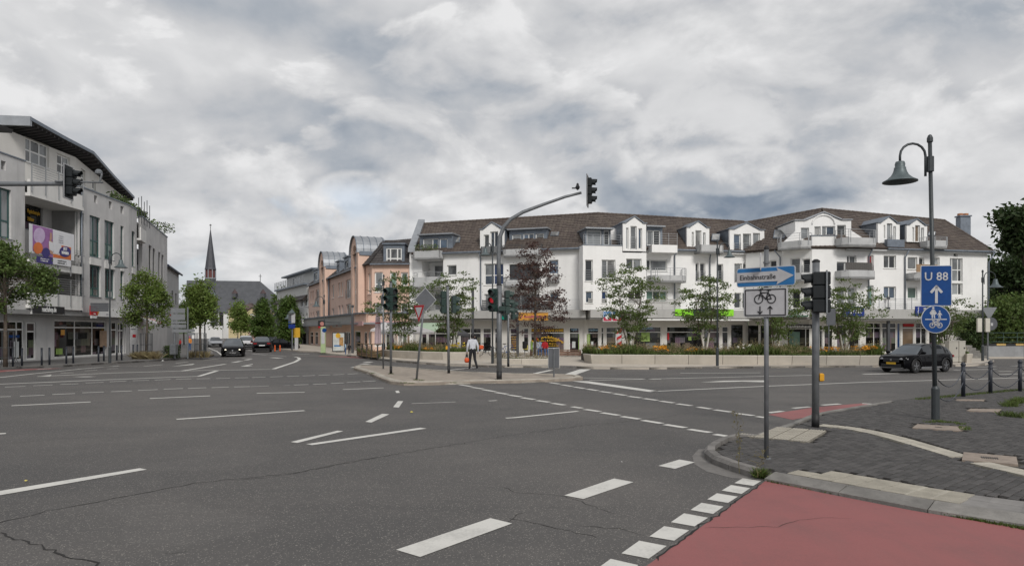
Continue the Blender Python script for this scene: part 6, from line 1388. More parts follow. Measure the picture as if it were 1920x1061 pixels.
# gantry reaching in from the left
b=Vector((-17.2,20,0));t=thing('traffic_light_gantry',b,label='horizontal gantry arm with signal head in front of the grey building',cat='traffic light');pole(t,b,b+Vector((0,0,6.2)),.12,foot=.4);ez=at(75,345,20).z
obj('arm',MB().tube([b+Vector((0,0,5.6)),(-16.6,20,ez-.05),(-16,20,ez),(-13.1,20,ez),(-12.65,20,ez)],[.09,.085,.08,.06,.05],12),M_galv,t,smooth=True);head(t,at(134,342,19.9),8,.76,board=True)
obj('camera_rail',MB().tube([at(103,340,19.9),at(193,342.5,19.9)],.025,8),M_galv,t);c=at(187,341,19.9);g=MB();g.tube([c,c+Vector((.06,0,.2)),c+Vector((0,0,.3))],.03,8);g.lathe([(.03,.0),(.10,.03),(.10,.1),(.05,.16)],12,c+Vector((-.03,0,.20)));obj('detector',g,M_galv,t)
# ---------------------------------------------------------------- sign plates
def plate(t,c,ang,w,h,m,name='sign_plate',th=.004,rad=.04,edge=True):
 """rounded plate facing ang; returns centre, right and normal vectors of its face"""
 f=vec(ang);s_=Vector((-f.y,f.x,0));up=Vector((0,0,1));c=Vector(c)
 def ol(w_,h_,r_):
  o=[]
  for sx,sz,a0 in((1,1,0),(-1,1,90),(-1,-1,180),(1,-1,270)):
   for k in range(5):a=R(a0+k*22.5);o.append(c+s_*(sx*(w_/2-r_)+r_*math.cos(a))+up*(sz*(h_/2-r_)+r_*math.sin(a)))
  return o
 p=obj(name,MB().extr([q-f*.012 for q in ol(w,h,rad)],tuple(f*.012)),M_edge,t)
 obj('sign_face',MB().extr(ol(w-.025,h-.025,max(.01,rad-.012)),tuple(f*th)),m,p)
 return c+f*(th+.003),s_,f,p
def flat(name,pts,c,s_,f,m,p,th=.003):return obj(name,MB().extr([c+s_*x+Vector((0,0,z))for x,z in pts],tuple(f*th)),m,p)
def strip(pts,w): # closed outline polygons around a polyline, as quads
 q=[]
 for a,b_ in zip(pts,pts[1:]):
  d=(Vector(b_)-Vector(a));L=d.length;d/=L;n=Vector((-d.y,d.x))*w/2;a_,e_=Vector(a)-d*w*.3,Vector(b_)+d*w*.3;q.append([tuple(a_-n),tuple(e_-n),tuple(e_+n),tuple(a_+n)])
 return q
def bike(c,s_,f,sc,m,p,wd=.018):
 """side view pictogram of a bicycle"""
 g=MB();ad=lambda q:g.extr([c+s_*x*sc+Vector((0,0,z*sc))for x,z in q],tuple(f*.003))
 for cx in(-.5,.5):
  ring=[(cx+.33*math.cos(a),.33*math.sin(a))for a in[k*math.pi/10 for k in range(21)]];[ad(q)for q in strip(ring,wd/sc)]
 for pl in(((-.5,0),(-.32,.62),(-.36,.78),(-.18,.80)),((-.36,.50),(.26,.50)),((-.36,.5),(.06,-.02),(.5,0)),((.06,-.02),(.3,.66)),((.16,.68),(.46,.68)),((.26,.50),(.5,0)),((-.36,.78),(-.46,.68))):[ad(q)for q in strip(pl,wd/sc*1.1)]
 return obj('bicycle_pictogram',g,m,p)
def arrow(c,s_,f,x,z,L,m,p,up=1,w=.02):
 g=MB();ad=lambda q:g.extr([c+s_*a+Vector((0,0,b_))for a,b_ in(q if True else q)],tuple(f*.003));e=z+up*L/2;st=z-up*L/2
 for q in strip(((x,st),(x,e)),w)+strip(((x-L*.3,e-up*L*.34),(x,e)),w)+strip(((x+L*.3,e-up*L*.34),(x,e)),w):ad(q)
 return obj('arrow',g,m,p)
# one-way sign and bicycle sign
b=G(1437,860,.09);t=thing('one_way_sign',b,label='faded blue one-way arrow sign over a white bicycle sign on a grey pole',cat='sign');z=lambda py:H-(py-CY)*b.y/F
pole(t,b,b+Vector((0,0,3.12)),.034,M_galv,0,name='post');obj('base_collar',MB().lathe([(.07,0),(.07,.012),(.04,.02)],12,b),M_galv_d,t)
AN=-132.0
c,s_,f,p=plate(t,b+Vector((0,0,z(519)-.09))+vec(AN)*.045,AN,.88,.29,M_sblue_f)
W2,H2=.42,.125
flat('white_arrow',((-.43,-.075),(.19,-.075),(.17,-.125),(.42,0),(.17,.125),(.19,.075),(-.43,.075)),c,s_,f,M_swhite,p)
lettering('Einbahnstraße',.105,M_sblack,c+f*.004+s_*(-.11),tuple(s_),p,width=.54,bold=0.0)
c,s_,f,p=plate(t,b+Vector((0,0,z(567)-.09))+vec(AN)*.045,AN,.66,.43,M_swhite)
g=MB()
for pl in(((-.30,-.19),(.30,-.19)),((.30,-.19),(.30,.19)),((.30,.19),(-.30,.19)),((-.30,.19),(-.30,-.19))):[g.extr([c+s_*x+Vector((0,0,q_))for x,q_ in q],tuple(f*.003))for q in strip(pl,.014)]
obj('black_border',g,M_sblack,p);bike(c+Vector((0,0,.05))+f*.001,s_,f,.19,M_sblack,p,.013);arrow(c,s_,f,-.075,-.115,.11,M_sblack,p,-1,.015);arrow(c,s_,f,.075,-.115,.11,M_sblack,p,1,.015)
c2=b+Vector((-.02,0,3.05));plate(t,c2+Vector((-.05,.06,-.12)),160,.35,.26,M_signback,rad=.02)
for zz in(3.0,2.78,2.45,2.2):obj('clamp',MB().lathe([(.045,0),(.045,.03)],12,b+Vector((0,0,zz-.09))),M_galv_d,t)
# lamp post with the two blue signs
def bell(t,c,r,m=None):
 k=r/.34;prof=[(.05,.42),(.085,.41),(.10,.36),(.095,.30),(.115,.285),(.115,.26),(.13,.20),(.17,.12),(.25,.045),(.335,.0),(.34,-.02),(.325,-.02),(.24,.02),(.15,.10),(.02,.16)]
 return obj('lamp_bell',MB().lathe([(a*k,z_*k)for a,z_ in prof],24,c),m or M_bell,t,smooth=True)
def bell_lamp(base,top,side,label,reach=.62,ang=None,rbell=.34,lean=0.0,r=.045,base_h=1.0,group='bell shaped street lamps'):
 base=Vector(base);t=thing('street_lamp',base,label=label,cat='street lamp',group=group);d=vec(ang)if ang is not None else Vector((side,0,0));h=top-base.z;e=base+Vector((lean,0,h))
 obj('post',MB().tube([base,base.lerp(e,.5),e],[r,r*.95,r*.85],12),M_lamp,t,smooth=True)
 obj('post_base',MB().lathe([(r*1.75,0),(r*1.75,base_h*.92),(r*1.2,base_h)],12,base),M_lamp,t)
 obj('finial',MB().lathe([(r*.9,0),(r*1.3,.02),(r*1.3,.1),(r*.8,.16),(.01,.18)],12,e),M_lamp,t);obj('collar',MB().lathe([(r*1.7,-.62),(r*1.7,-.30)],12,e),M_lamp,t)
 a0=e+d*(r+.05);hgt=.02;pts=[a0+Vector((0,0,-.72)),a0+Vector((0,0,-.35))]
 for k in range(9):a=math.pi*k/8;pts.append(a0+d*(reach/2)*(1-math.cos(a))+Vector((0,0,-.28+reach*.48*math.sin(a))))
 q=pts[-1];pts.append(q-Vector((0,0,.12)));obj('bracket_arm',MB().tube(pts,.026,8),M_lamp,t,smooth=True)
 bell(t,q-Vector((0,0,.12+.42*rbell/.34)),rbell);return t
b=G(1754,786,.09);t=bell_lamp(b,6.05,-1,'tall dark bell lamp post carrying the U 88 sign on the near pavement',reach=.55,lean=-.12,rbell=.345,r=.046,base_h=.72);z=lambda py:H-(py-CY)*b.y/F
AN=-96
c,s_,f,p=plate(t,Vector((b.x-.02,b.y,z(536)))+vec(AN)*.07,AN,.63,.87,M_sblue,rad=.03)
g=MB();
for sx,sz,ww,hh_ in((0,.415,.60,.012),(0,-.415,.60,.012),(.298,0,.012,.84),(-.298,0,.012,.84)):pass
lettering('U 88',.25,M_swhite,c+Vector((0,0,.20))+f*.002,tuple(s_),p,width=.47,bold=.002);arrow(c,s_,f,0,-.19,.34,M_swhite,p,1,.055)
cc=Vector((b.x-.035,b.y,z(598.5)))+vec(AN)*.07;f=vec(AN);s_=Vector((-f.y,f.x,0));ring=lambda r_:[cc+s_*r_*math.cos(k*math.pi/18)+Vector((0,0,r_*math.sin(k*math.pi/18)))for k in range(36)]
rs=obj('round_sign',MB().extr(ring(.30),tuple(f*.012)),M_swhite,t);cc=cc+f*.012;obj('sign_face',MB().extr(ring(.285),tuple(f*.004)),M_sblue,rs);cc=cc+f*.005
flat('divider',((-.22,-.012),(.22,-.012),(.22,.008),(-.22,.008)),cc,s_,f,M_swhite,rs);bike(cc+Vector((0,0,-.13)),s_,f,.15,M_swhite,rs,.022)
def figure(cx,sc,skirt):
 g=MB();ad=lambda q:g.extr([cc+s_*(cx+x*sc)+Vector((0,0,.02+z_*sc))for x,z_ in q],tuple(f*.003))
 ad([(.10*math.cos(k*math.pi/6),.88+.10*math.sin(k*math.pi/6))for k in range(12)]);ad([(-.13,.74),(-.24 if skirt else-.12,.32),(.24 if skirt else .12,.32),(.13,.74)]);ad([(-.14,.34),(-.12,0),(-.02,0),(-.02,.34)]);ad([(.02,.34),(.06,0),(.16,0),(.12,.34)]);ad([(.12,.72),(.30,.42),(.24,.38),(.06,.6)]);ad([(-.12,.72),(-.30,.44),(-.24,.40),(-.06,.6)]);return obj('pedestrian_pictogram',g,M_swhite,rs)
figure(-.055,.25,True);figure(.075,.17,False)
# smaller lamps around the junction
for(x,y,zt,topy,side,lab,rb,reach)in((1345,686,.12,455,1,'bell lamp post by the long planter right of the lime green sign',.30,.55),(923.5,681.5,.12,452,-1,'bell lamp post close behind the gantry pole',.33,.32),(206,680.5,.12,474,1,'bell lamp post with grey panel before the left grey building',.36,.55),(608,661,.12,556,-1,'bell lamp post in front of the pink building',.36,.6),(719.5,668,.12,519,-1,'bell lamp post behind the island tip signal',.33,.25),(1842.5,676.5,.12,511,1,'bell lamp post at the right end of the plaza',.42,.7),(384,669,.12,538,1,'bell lamp post beside the slim left street tree',.36,.6),(547,655,.12,582,-1,'small bell lamp far along the pink row',.36,.3)):
 b=G(x,y,zt);bell_lamp(b,H-(topy-CY)*b.y/F,side,lab,reach,rbell=rb,r=.045)
b=G(206,680.5,.12);t=thing('grey_panel_sign',b+Vector((-.6,.02,2.9)),label='grey back of a street sign on the left lamp post',cat='sign');z=lambda py:H-(py-CY)*b.y/F
for k in range(4):obj('panel_board',MB().box((b.x-.55,b.y-.09,z(570+k*4)),(1.05,.03,.118)),M_signback,t)
# diamond with yield sign
b=G(781,711.5,.12);t=thing('priority_sign',b,label='leaning pole with dark diamond sign back and yield triangle',cat='sign');e=Vector((*at(797.5,539,b.y).to_2d(),at(797.5,539,b.y).z));obj('post',MB().tube([b,e],.042,10),M_galv,t,smooth=True)
f=vec(98);s_=Vector((-f.y,f.x,0));c=at(797.5,562,b.y)-f*.06
def poly_plate(name,pts,c,f,s_,m,t,th=.01,edge=.03):
 P=[c+s_*x+Vector((0,0,z_))for x,z_ in pts];o=obj(name,MB().extr([c+(q-c)*(1+edge)+f*.004 for q in P],tuple(f*.008)),M_edge,t);obj('sign_face',MB().extr(P,tuple(-f*th)),m,o);return o
poly_plate('diamond_sign',((.40,0),(0,.44),(-.40,0),(0,-.44)),c,f,s_,M_signback,t,edge=.055)
f2_=vec(-140);s2=Vector((-f2_.y,f2_.x,0));c=at(786,583,b.y)+Vector((0,-.06,0));poly_plate('yield_sign',((-.38,.22),(.38,.22),(0,-.42)),c,-f2_,s2,M_sred,t);obj('yield_white',MB().extr([c+f2_*.013+s2*x+Vector((0,0,z_))for x,z_ in((-.24,.14),(.24,.14),(0,-.26))],tuple(f2_*.004)),M_swhite,t)
# keep-right plates on the island
b=G(1038.5,706.5,.12);t=thing('island_bollard_sign',b,label='dark grey back of an upright keep-right sign on the island',cat='sign');obj('post',MB().tube([b,b+Vector((0,0,1.15))],.035,10),M_galv,t)
for k,m in((-.12,M_signback),(.12,M_signback)):obj('back_plate',MB().box(b+Vector((k,.03,.77)),(.19,.03,.80),bev=.01),m,t)
obj('edge_rim',MB().box(b+Vector((0,.055,.77)),(.46,.02,.84),bev=.005),M_edge,t)
b=G(1554,683.5,.12);t=thing('portable_sign',b,label='portable grey sign back standing in a black rubber foot by the planter',cat='sign');obj('rubber_foot',MB().box(b+Vector((0,0,.17)),(.85,.42,.30),bev=.05),M_blackp,t);[obj('grip_hole',MB().box(b+Vector((k,-.212,.2)),(.14,.01,.12)),M_sblack,t)for k in(-.24,.24)];obj('post',MB().tube([b+Vector((0,0,.3)),b+Vector((.0,0,3.1))],.03,8),M_galv,t);obj('sign_plate',MB().box(b+Vector((.10,-.05,2.65)),(.56,.02,.92),R(12)),M_signback,t)
# signs at the far right corner
b=G(1852,675,.12);t=thing('yield_sign_back',b,label='grey back of a triangular sign above a round sign at right',cat='sign');z=lambda py:H-(py-CY)*b.y/F;obj('post',MB().tube([b,(b.x,b.y,z(565))],.045,8),M_galv,t);f=vec(-90);s_=Vector((1,0,0));M_sb2=mat('sign_back_pale',(.22,.23,.24),.5,metal=.2,var=.1)
c=Vector((b.x+.05,b.y-.07,z(585)));obj('triangle_plate',MB().extr([c+s_*x+Vector((0,0,q))for x,q in((-.5,.3),(0,-.5),(.5,.3))],(0,.02,0)),M_sb2,t);obj('round_plate',MB().lathe([(.42,0),(.42,.03)],22,(b.x+.15,b.y-.08,z(607)),axis='y'),M_signback,t);obj('plate_label',MB().box((b.x+.2,b.y-.09,z(608)),(.14,.02,.18)),M_swhite,t)
b=G(1842.5,676.5,.12);t=thing('signal_board_pair',(b.x,b.y-.15,2.0),label='pair of pale signal backboards on the right end lamp post',cat='signal board');
for k in(-.28,.28):obj('backboard',MB().box((b.x+k*.9-.03,b.y-.1,H-(609.5-CY)*b.y/F),(.27,.12,.86),bev=.02),mat('cream_board',(.55,.53,.46),.6),t)
# ---------------------------------------------------------------- bollards, chain posts, markers
M_bol=mat('bollard_navy',(.022,.026,.036),.5,var=.1);first=None
def bollard_proto():
 t=thing('bollard',(0,0,0),label='x',cat='bollard',group='dark bollards along the left shops');obj('shaft',MB().lathe([(.05,0),(.05,.9)],12),M_bol,t,smooth=True);obj('cap',MB().lathe([(.056,.9),(.056,.94),(.03,.965)],12),M_bol,t);obj('ground_plate',MB().lathe([(.085,0),(.085,.01)],12),M_bol,t);return t
bp=[(128,780),(218,775),(415,770),(492,765),(660,753),(728,748),(980,733),(1033,727),(1162,718),(1210,718),(1325,705),(1367,702)];ordn=['first','second','third','fourth','fifth','sixth','seventh','eighth','ninth','tenth','eleventh','twelfth']
pr=bollard_proto()
for i,(x,y)in enumerate(bp):
 p=G(x/5.306,540+y/5.306,.12);lab='%s dark bollard from the left along the shop pavement'%ordn[i]
 if i==0:pr.location=p;pr['label']=lab
 else:dup(pr,p,0,lab)
cp=[]
for i,(x,y)in enumerate(((1806,743),(1857,736.5),(1912.5,733),(1972,729))):
 p=G(x,y,.09);cp.append(p);t=thing('chain_post',p,label=('dark chain post nearest the U 88 lamp post','middle dark chain post at the pavement edge','dark chain post at the right picture edge','dark chain post beyond the right picture edge')[i],cat='post',group='posts of the chain barrier')
 obj('shaft',MB().lathe([(.055,0),(.055,.92)],12),M_bol,t,world=False,smooth=True);obj('cap',MB().lathe([(.068,.90),(.068,.94),(.04,.985),(.01,1.0)],12),M_bol,t,world=False);obj('chain_ring',MB().lathe([(.066,.74),(.066,.77)],12),M_bol,t,world=False)
lpb=G(1754,786,.09);hang=[Vector((lpb.x+.05,lpb.y,.95))]+[p+Vector((0,0,.78))for p in cp]
for i in range(4):
 for j,(dz,sag)in enumerate(((0,.30),(-.36,.28))):
  a,c=hang[i]+Vector((0,0,dz)),hang[i+1]+Vector((0,0,dz));g=MB();n=26;P=[a.lerp(c,k/n)-Vector((0,0,sag*(1-(2*k/n-1)**2)))for k in range(n+1)]
  g.tube(P,[.016 if k%2 else .009 for k in range(n+1)],5);tag(obj('barrier_chain',g,M_bol),'%s sagging chain %s'%(('upper','lower')[j],('between the U 88 lamp post and the first chain post','between the first and the middle chain post','between the middle and the right chain post','leaving the picture at the right edge')[i]),'chain','chains of the barrier')
M_orange=mat('orange_marker',(.65,.12,.03),.5,var=.05)
for x,lab in((515.5,'left orange marker post before the parked black car'),(525,'right orange marker post before the parked black car')):p=G(x,659,0);t=thing('marker_post',p,label=lab,cat='marker post',group='orange marker posts');obj('tube',MB().lathe([(.07,0),(.07,.55),(.05,.62)],10),M_orange,t,world=False);obj('foot',MB().lathe([(.12,0),(.11,.04)],10),M_blackp,t,world=False)
# ---------------------------------------------------------------- light columns on the plaza
M_col=mat('anthracite_column',(.065,.068,.074),.5,metal=.2,var=.08)
for x,ybase,ytop,split,lab in((886.5,664,521,540,'slim square light column between the round planter and the walker'),(1323.5,661,545,560,'left slim light column among the birch stems'),(1636,662,531,553,'slim light column left of the blue sign'),(1665.5,663,556.5,576,'shorter slim light column before the corner shop'),(661,662,572,588,'slim light column in front of the pink building'),(1000.5-30,668,585,600,'slim dark column beside the copper tree')):
 b=G(x,ybase,.12);z=lambda py:H-(py-CY)*b.y/F;t=thing('light_column',b,label=lab,cat='light column',group='slim light columns on the plaza');zt,zs=z(ytop),z(split)
 obj('shaft',MB().box((b.x,b.y,(zs+.12)/2),(.20,.20,zs-.12),bev=.01),M_col,t);obj('light_tube',MB().tube([(b.x,b.y,zs),(b.x,b.y,zt-.2)],.05,10),M_rail,t);obj('top_box',MB().box((b.x,b.y,zt-.1),(.2,.2,.2),bev=.01),M_col,t)
# ---------------------------------------------------------------- concrete planters
M_conc=mat('pale_planter_concrete',(.47,.43,.37),.85,var=.10,scale=1.2,bump=.2,streak=.18,vcol=.05);M_soil=mat('planter_soil',(.05,.04,.03),.95,var=.3)
def planter(name,lab,top_px,z0,ztop,inward,seg=1.85,thick=.28,flare=.10,close_back=3.4):
 """low wall of precast blocks; top_px: its front rim in the photograph"""
 P=[G(x,y,ztop).to_2d()for x,y in top_px];t=thing(name,(*(sum(P,Vector((0,0)))/len(P)),.12),label=lab,cat='planter')
 Q=resample(P,seg);In=offset_line(Q,thick);Bo=offset_line(Q,flare);Bi=offset_line(Q,thick+.02)
 for i in range(len(Q)-1):
  gap=(Q[i+1]-Q[i]).normalized()*.012
  a,b_,c,d=Q[i]+gap,Q[i+1]-gap,In[i+1]-gap,In[i]+gap;e,f_=Bo[i]+gap,Bo[i+1]-gap;ch=.03
  v=[(*e,z0),(*f_,z0),(*(Bi[i+1]-gap),z0),(*(Bi[i]+gap),z0),(*a,ztop-ch),(*b_,ztop-ch),(*b_.lerp(c,.1),ztop),(*a.lerp(d,.1),ztop),(*c,ztop),(*d,ztop)]
  obj('wall_block',MB().add(v,[(0,1,5,4),(4,5,6,7),(7,6,8,9),(1,2,8,6,5),(3,0,4,7,9),(2,3,9,8)]),M_conc,t)
 back=[p+Vector((0,inward))for p in reversed(In)];obj('soil',MB().prism(flip([tuple(p)for p in In]+[tuple(p)for p in back]),z0,ztop-.1),M_soil,t);return t,In,back
pl1,in1,bk1=planter('round_planter','pale concrete planter with orange flowers behind the walking man',((719,655.5),(721.5,656.3),(740,657.0),(787,658.8),(848,660.4),(874,660.0),(900,658.6),(921,657.2)),.12,.63,5.0)
pl2,in2,bk2=planter('long_planter','long pale concrete planter with grasses in front of the shops',((1093,662.5),(1096,663.8),(1110,664.6),(1150,664.8),(1250,665.2),(1350,665.8),(1433,666.3),(1540,666.6),(1660,666.5),(1690,665.3)),.12,.64,3.8)
pl3,in3,bk3=planter('low_planter_wall','low concrete wall with a grass strip beside the keep-right sign',((922,671.5),(960,672.3),(1030,672.6),(1092,672.2)),.12,.42,1.2,flare=.02)
pl4,in4,bk4=planter('small_planter','small concrete planter right of the beige cabinets',((1806,662.5),(1812,663.2),(1826,662.6)),.12,.66,1.5,seg=.8)
# ---------------------------------------------------------------- utility cabinets
M_cab=mat('beige_cabinet',(.42,.40,.35),.6,var=.05,scale=2)
for k,(x0,x1,lab)in enumerate(((1779,1797.5,'left beige utility cabinet behind the black SUV'),(1798,1810.5,'right narrow beige utility cabinet behind the black SUV'))):
 a,c=G(x0,680,.12),G(x1,680,.12);w=c.x-a.x;t=thing('utility_cabinet',((a.x+c.x)/2,a.y+.2,.12),label=lab,cat='cabinet',group='beige utility cabinets');hgt=1.28*.94
 obj('body',MB().box((0,0,hgt/2+.05),(w-.02,.42,hgt),bev=.015),M_cab,t,world=False);obj('plinth',MB().box((0,0,.03),(w-.06,.38,.06)),M_kerb,t,world=False);obj('lid',MB().box((0,0,hgt+.07),(w,.46,.04),bev=.012),M_cab,t,world=False);obj('door_seam',MB().box((0,-.212,hgt*.3),(w-.03,.006,.012)),M_signback,t,world=False);obj('lock',MB().box((w*.28,-.215,hgt*.72),(.06,.02,.09)),M_blackp,t,world=False)
# ---------------------------------------------------------------- left street: info stele, tree guards, direction signs
b=G(251,668,.12);t=thing('info_stele',b,label='white information stele with red square by the left shops',cat='stele');z=lambda py:H-(py-CY)*b.y/F;obj('panel',MB().box((b.x,b.y,(z(609)+.12)/2),(.50,.12,z(609)-.12),bev=.01),M_swhite,t);obj('red_field',MB().box((b.x+.06,b.y-.066,z(629.5)),(.24,.01,.22)),M_sred,t);obj('text_line',MB().box((b.x,b.y-.066,z(617)),(.36,.01,.06)),M_signback,t)
b=G(328,672,.12);z=lambda py:H-(py-CY)*b.y/F;t=thing('direction_sign_stand',b,label='stand of grey direction sign backs left of the slim street tree',cat='sign stand');
for x in(327,352):c=at(x,620,b.y);obj('post',MB().tube([(c.x,b.y,.12),(c.x,b.y,z(576))],.06,8),M_galv_d,t)
for x0,x1,y0,y1 in((321,347,578,587),(321,347,588.5,600),(321,349,602,606),(321,349,608,615),(322,352,617,623),(353,365,617,622),(352,365,623.5,628)):
 a,c=at(x0,y1,b.y-.08),at(x1,y0,b.y-.08);obj('sign_board',MB().box(((a.x+c.x)/2,b.y-.08,(a.z+c.z)/2),(c.x-a.x,.03,c.z-a.z)),M_sb2,t)
a,c=at(312,597,50),at(331,589.3,50);t=thing('white_red_sign',((a.x+c.x)/2,50,a.z),label='small white sign with red bar on the left shop front',cat='sign');obj('panel',MB().box(((a.x+c.x)/2,50,(a.z+c.z)/2),(c.x-a.x,.06,c.z-a.z)),M_swhite,t);obj('red_bar',MB().box(((a.x+c.x)/2+.12,49.96,c.z-.06),(.42,.02,.10)),M_sred,t);obj('bracket',MB().bar(((a.x+c.x)/2,50,c.z),((a.x+c.x)/2-4.5,52,c.z+.1),.05,.05),M_raild,t)
# striped awning
aw=Fac((-30.8,56.0),(-31.6,58.6),None);t=thing('striped_awning',aw.P(1,2.9),label='red and white striped shop awning on the left side',cat='awning')
for k in range(9):
 u0,u1=k*.3,k*.3+.298;obj('stripe',MB().hexa([aw.P(u0,2.55,1.5),aw.P(u1,2.55,1.5),aw.P(u1,3.15,.2),aw.P(u0,3.15,.2),aw.P(u0,2.75,1.5),aw.P(u1,2.75,1.5),aw.P(u1,3.19,.2),aw.P(u0,3.19,.2)]),M_sred if k%2 else M_swhite,t)
# ---------------------------------------------------------------- pink building corner: bus stop, posters, fence, parasols
b=G(606,661.5,.12);z=lambda py:H-(py-CY)*b.y/F;t=thing('bus_stop_totem',b,label='pale green bus stop totem before the pink building',cat='bus stop');obj('panel',MB().box((b.x,b.y,(z(612.5)+.12)/2),(.40,.14,z(612.5)-.12),bev=.02),mat('pale_green_panel',(.36,.45,.24),.5,var=.1),t);obj('timetable',MB().box((b.x,b.y-.075,1.5),(.30,.01,1.2)),M_swhite,t);obj('round_badge',MB().lathe([(.18,0),(.18,.03)],16,(b.x+.12,b.y-.1,z(619)),axis='y'),M_sblue,t)
b=G(635.5,660,.12);z=lambda py:H-(py-CY)*b.y/F;t=thing('poster_display',b,label='lit poster display with yellow print before the pink building',cat='poster display');w=21*b.y/F;hh_=z(624.5)-z(657.5);obj('frame',MB().box((b.x,b.y,z(641)),(w+.14,.2,hh_+.16),bev=.02),M_blackp,t);obj('poster',MB().box((b.x,b.y-.11,z(641)),(w,.02,hh_)),mat('poster_print',(.52,.54,.52),.5,var=.15,scale=3),t);obj('yellow_print',MB().lathe([(.22,0),(.22,.01)],14,(b.x-.05,b.y-.13,z(629)),axis='y'),M_yel,t);obj('brown_print',MB().box((b.x+.24,b.y-.125,z(640)),(.36,.01,.75),bev=.004),mat('tan_print',(.42,.24,.09),.6,var=.3,scale=5),t);obj('leg',MB().box((b.x,b.y,.25),(w*.5,.14,.3)),M_blackp,t);obj('text_band',MB().box((b.x-.1,b.y-.125,z(648)),(w*.6,.01,.12)),M_sblue_f,t)
b=at(603,608,66);t=thing('portrait_sign',b-Vector((0,0,.4)),label='black and red hanging sign with a round pink print',cat='sign');obj('panel',MB().box(b,(.66,.1,.74)),M_blackp,t);obj('red_foot',MB().box(b+Vector((0,-.055,-.27)),(.62,.02,.16)),M_sred,t);obj('pink_disc',MB().lathe([(.2,0),(.2,.01)],16,b+Vector((.06,-.07,.06)),axis='y'),mat('pink_print',(.45,.2,.17),.6),t);obj('bracket',MB().bar(b+Vector((.33,0,.2)),b+Vector((1.2,2.5,.2)),.06,.06),M_raild,t)
b=G(548,656,.12);z=lambda py:H-(py-CY)*b.y/F;t=thing('pylon_sign',b,label='white and blue pylon sign at the far right kerb',cat='sign');obj('post',MB().tube([b,(b.x,b.y,z(586))],.07,8),M_galv_d,t);obj('white_panel',MB().box((b.x,b.y-.12,z(596.5)),(12*b.y/F,.1,18*b.y/F)),M_swhite,t);obj('blue_panel',MB().box((b.x,b.y-.12,z(611.5)),(12*b.y/F,.1,7.5*b.y/F)),M_jb,t);obj('roof_cap',MB().lathe([(.35,0),(.05,.35)],12,(b.x,b.y-.1,z(587))),M_bell,t);[obj('printed_bar',MB().box((b.x-.18,b.y-.175,z(604-k*2.2)),(.3,.01,.10+.04*(k%2))),M_sblue if k==0 else M_signback,t)for k in range(7)]
b=G(556,655.5,.12);z=lambda py:H-(py-CY)*b.y/F;t=thing('yellow_sign',b,label='square yellow sign on a white post by the pylon sign',cat='sign');obj('post',MB().box((b.x,b.y,(z(630)+.12)/2),(.32,.12,z(630)-.12)),M_swhite,t);obj('panel',MB().box((b.x+.05,b.y-.05,z(623.5)),(.62,.08,.95)),M_yel,t)
# fence round the terrace
M_wood=mat('terrace_fence_wood',(.26,.17,.09),.8,var=.2,scale=5);M_fpost=mat('fence_post',(.04,.037,.033),.6)
fp=[G(670,666.5,.12),G(679,668.5,.12),G(688,670.0,.12),G(697,671,.12),G(708,671.8,.12),G(717,668.2,.12)]
t=thing('terrace_fence',fp[2],label='wooden fence around the cafe terrace at the plaza corner',cat='fence')
for p in fp:obj('post',MB().box(p+Vector((0,0,.48)),(.09,.09,.96)),M_fpost,t)
for a,c in zip(fp,fp[1:]):
 for k in range(3):obj('plank',MB().bar(a+Vector((0,0,.12+k*.16)),c+Vector((0,0,.12+k*.16)),.04,.13),M_wood,t)
 obj('top_rail',MB().bar(a+Vector((0,0,.95)),c+Vector((0,0,.95)),.07,.05),M_wood,t)
M_par=mat('parasol_white',(.62,.60,.60),.85,var=.05,transl=.25);M_parp=mat('parasol_pink',(.50,.40,.43),.85,var=.12,scale=3,transl=.15);M_pard=mat('parasol_dark',(.06,.06,.065),.85,var=.1)
def parasol(c,w,ztop,zrim,m,lab,n=4,rot=45):
 c=Vector(c);t=thing('parasol',c,label=lab,cat='parasol',group='cafe parasols');obj('pole',MB().tube([c,(c.x,c.y,ztop+.06)],.035,8),M_galv,t);g=MB();N=n*4;rim=[]
 for k in range(N):
  a=2*math.pi*k/N+R(rot);ca=(a-R(rot))%(2*math.pi/n)-math.pi/n;rr=w/2/math.cos(ca)*math.cos(math.pi/n)*1.3;rim.append(Vector((c.x+rr*math.cos(a),c.y+rr*math.sin(a),zrim)))
 ap=Vector((c.x,c.y,ztop));mid=[ap.lerp(q,.5)-Vector((0,0,.05))for q in rim]
 for k in range(N):j=(k+1)%N;g.add((ap,mid[k],mid[j]),((0,1,2),));g.quad(mid[k],rim[k],rim[j],mid[j]);g.quad(rim[k],rim[k]-Vector((0,0,.16)),rim[j]-Vector((0,0,.16)),rim[j])
 obj('canopy',g,m,t);g=MB();[g.bar(ap-Vector((0,0,.12)),rim[k]+Vector((0,0,-.03)),.03,.03)for k in range(0,N,4)];obj('ribs',g,M_galv,t)['kind']='stuff';return t
p=G(772,663,.12);parasol((p.x,54,.12),4.4,H-(604-CY)*54/F+.05,H-(622.5-CY)*54/F,M_par,'wide white parasol on the cafe terrace behind the flowers');p=at(722,620,57);parasol((p.x,57,.12),2.2,2.75,2.1,M_par,'small white parasol at the left end of the cafe terrace');p=at(866,620,55);parasol((p.x,55,.12),1.3,2.15,1.75,M_pard,'dark parasol before the shop doors behind the walking man')
c=at(708.5,650,50);t=thing('closed_parasol',(c.x,50,.12),label='tall closed pink parasol by the terrace fence',cat='parasol');obj('pole',MB().tube([(c.x,50,.12),(c.x,50,3.35)],.035,8),M_galv,t);g=MB();N=16;prof=[(.06,3.3),(.15,3.0),(.17,2.4),(.19,1.7),(.21,1.05),(.12,.95)]
vs=[];fs=[]
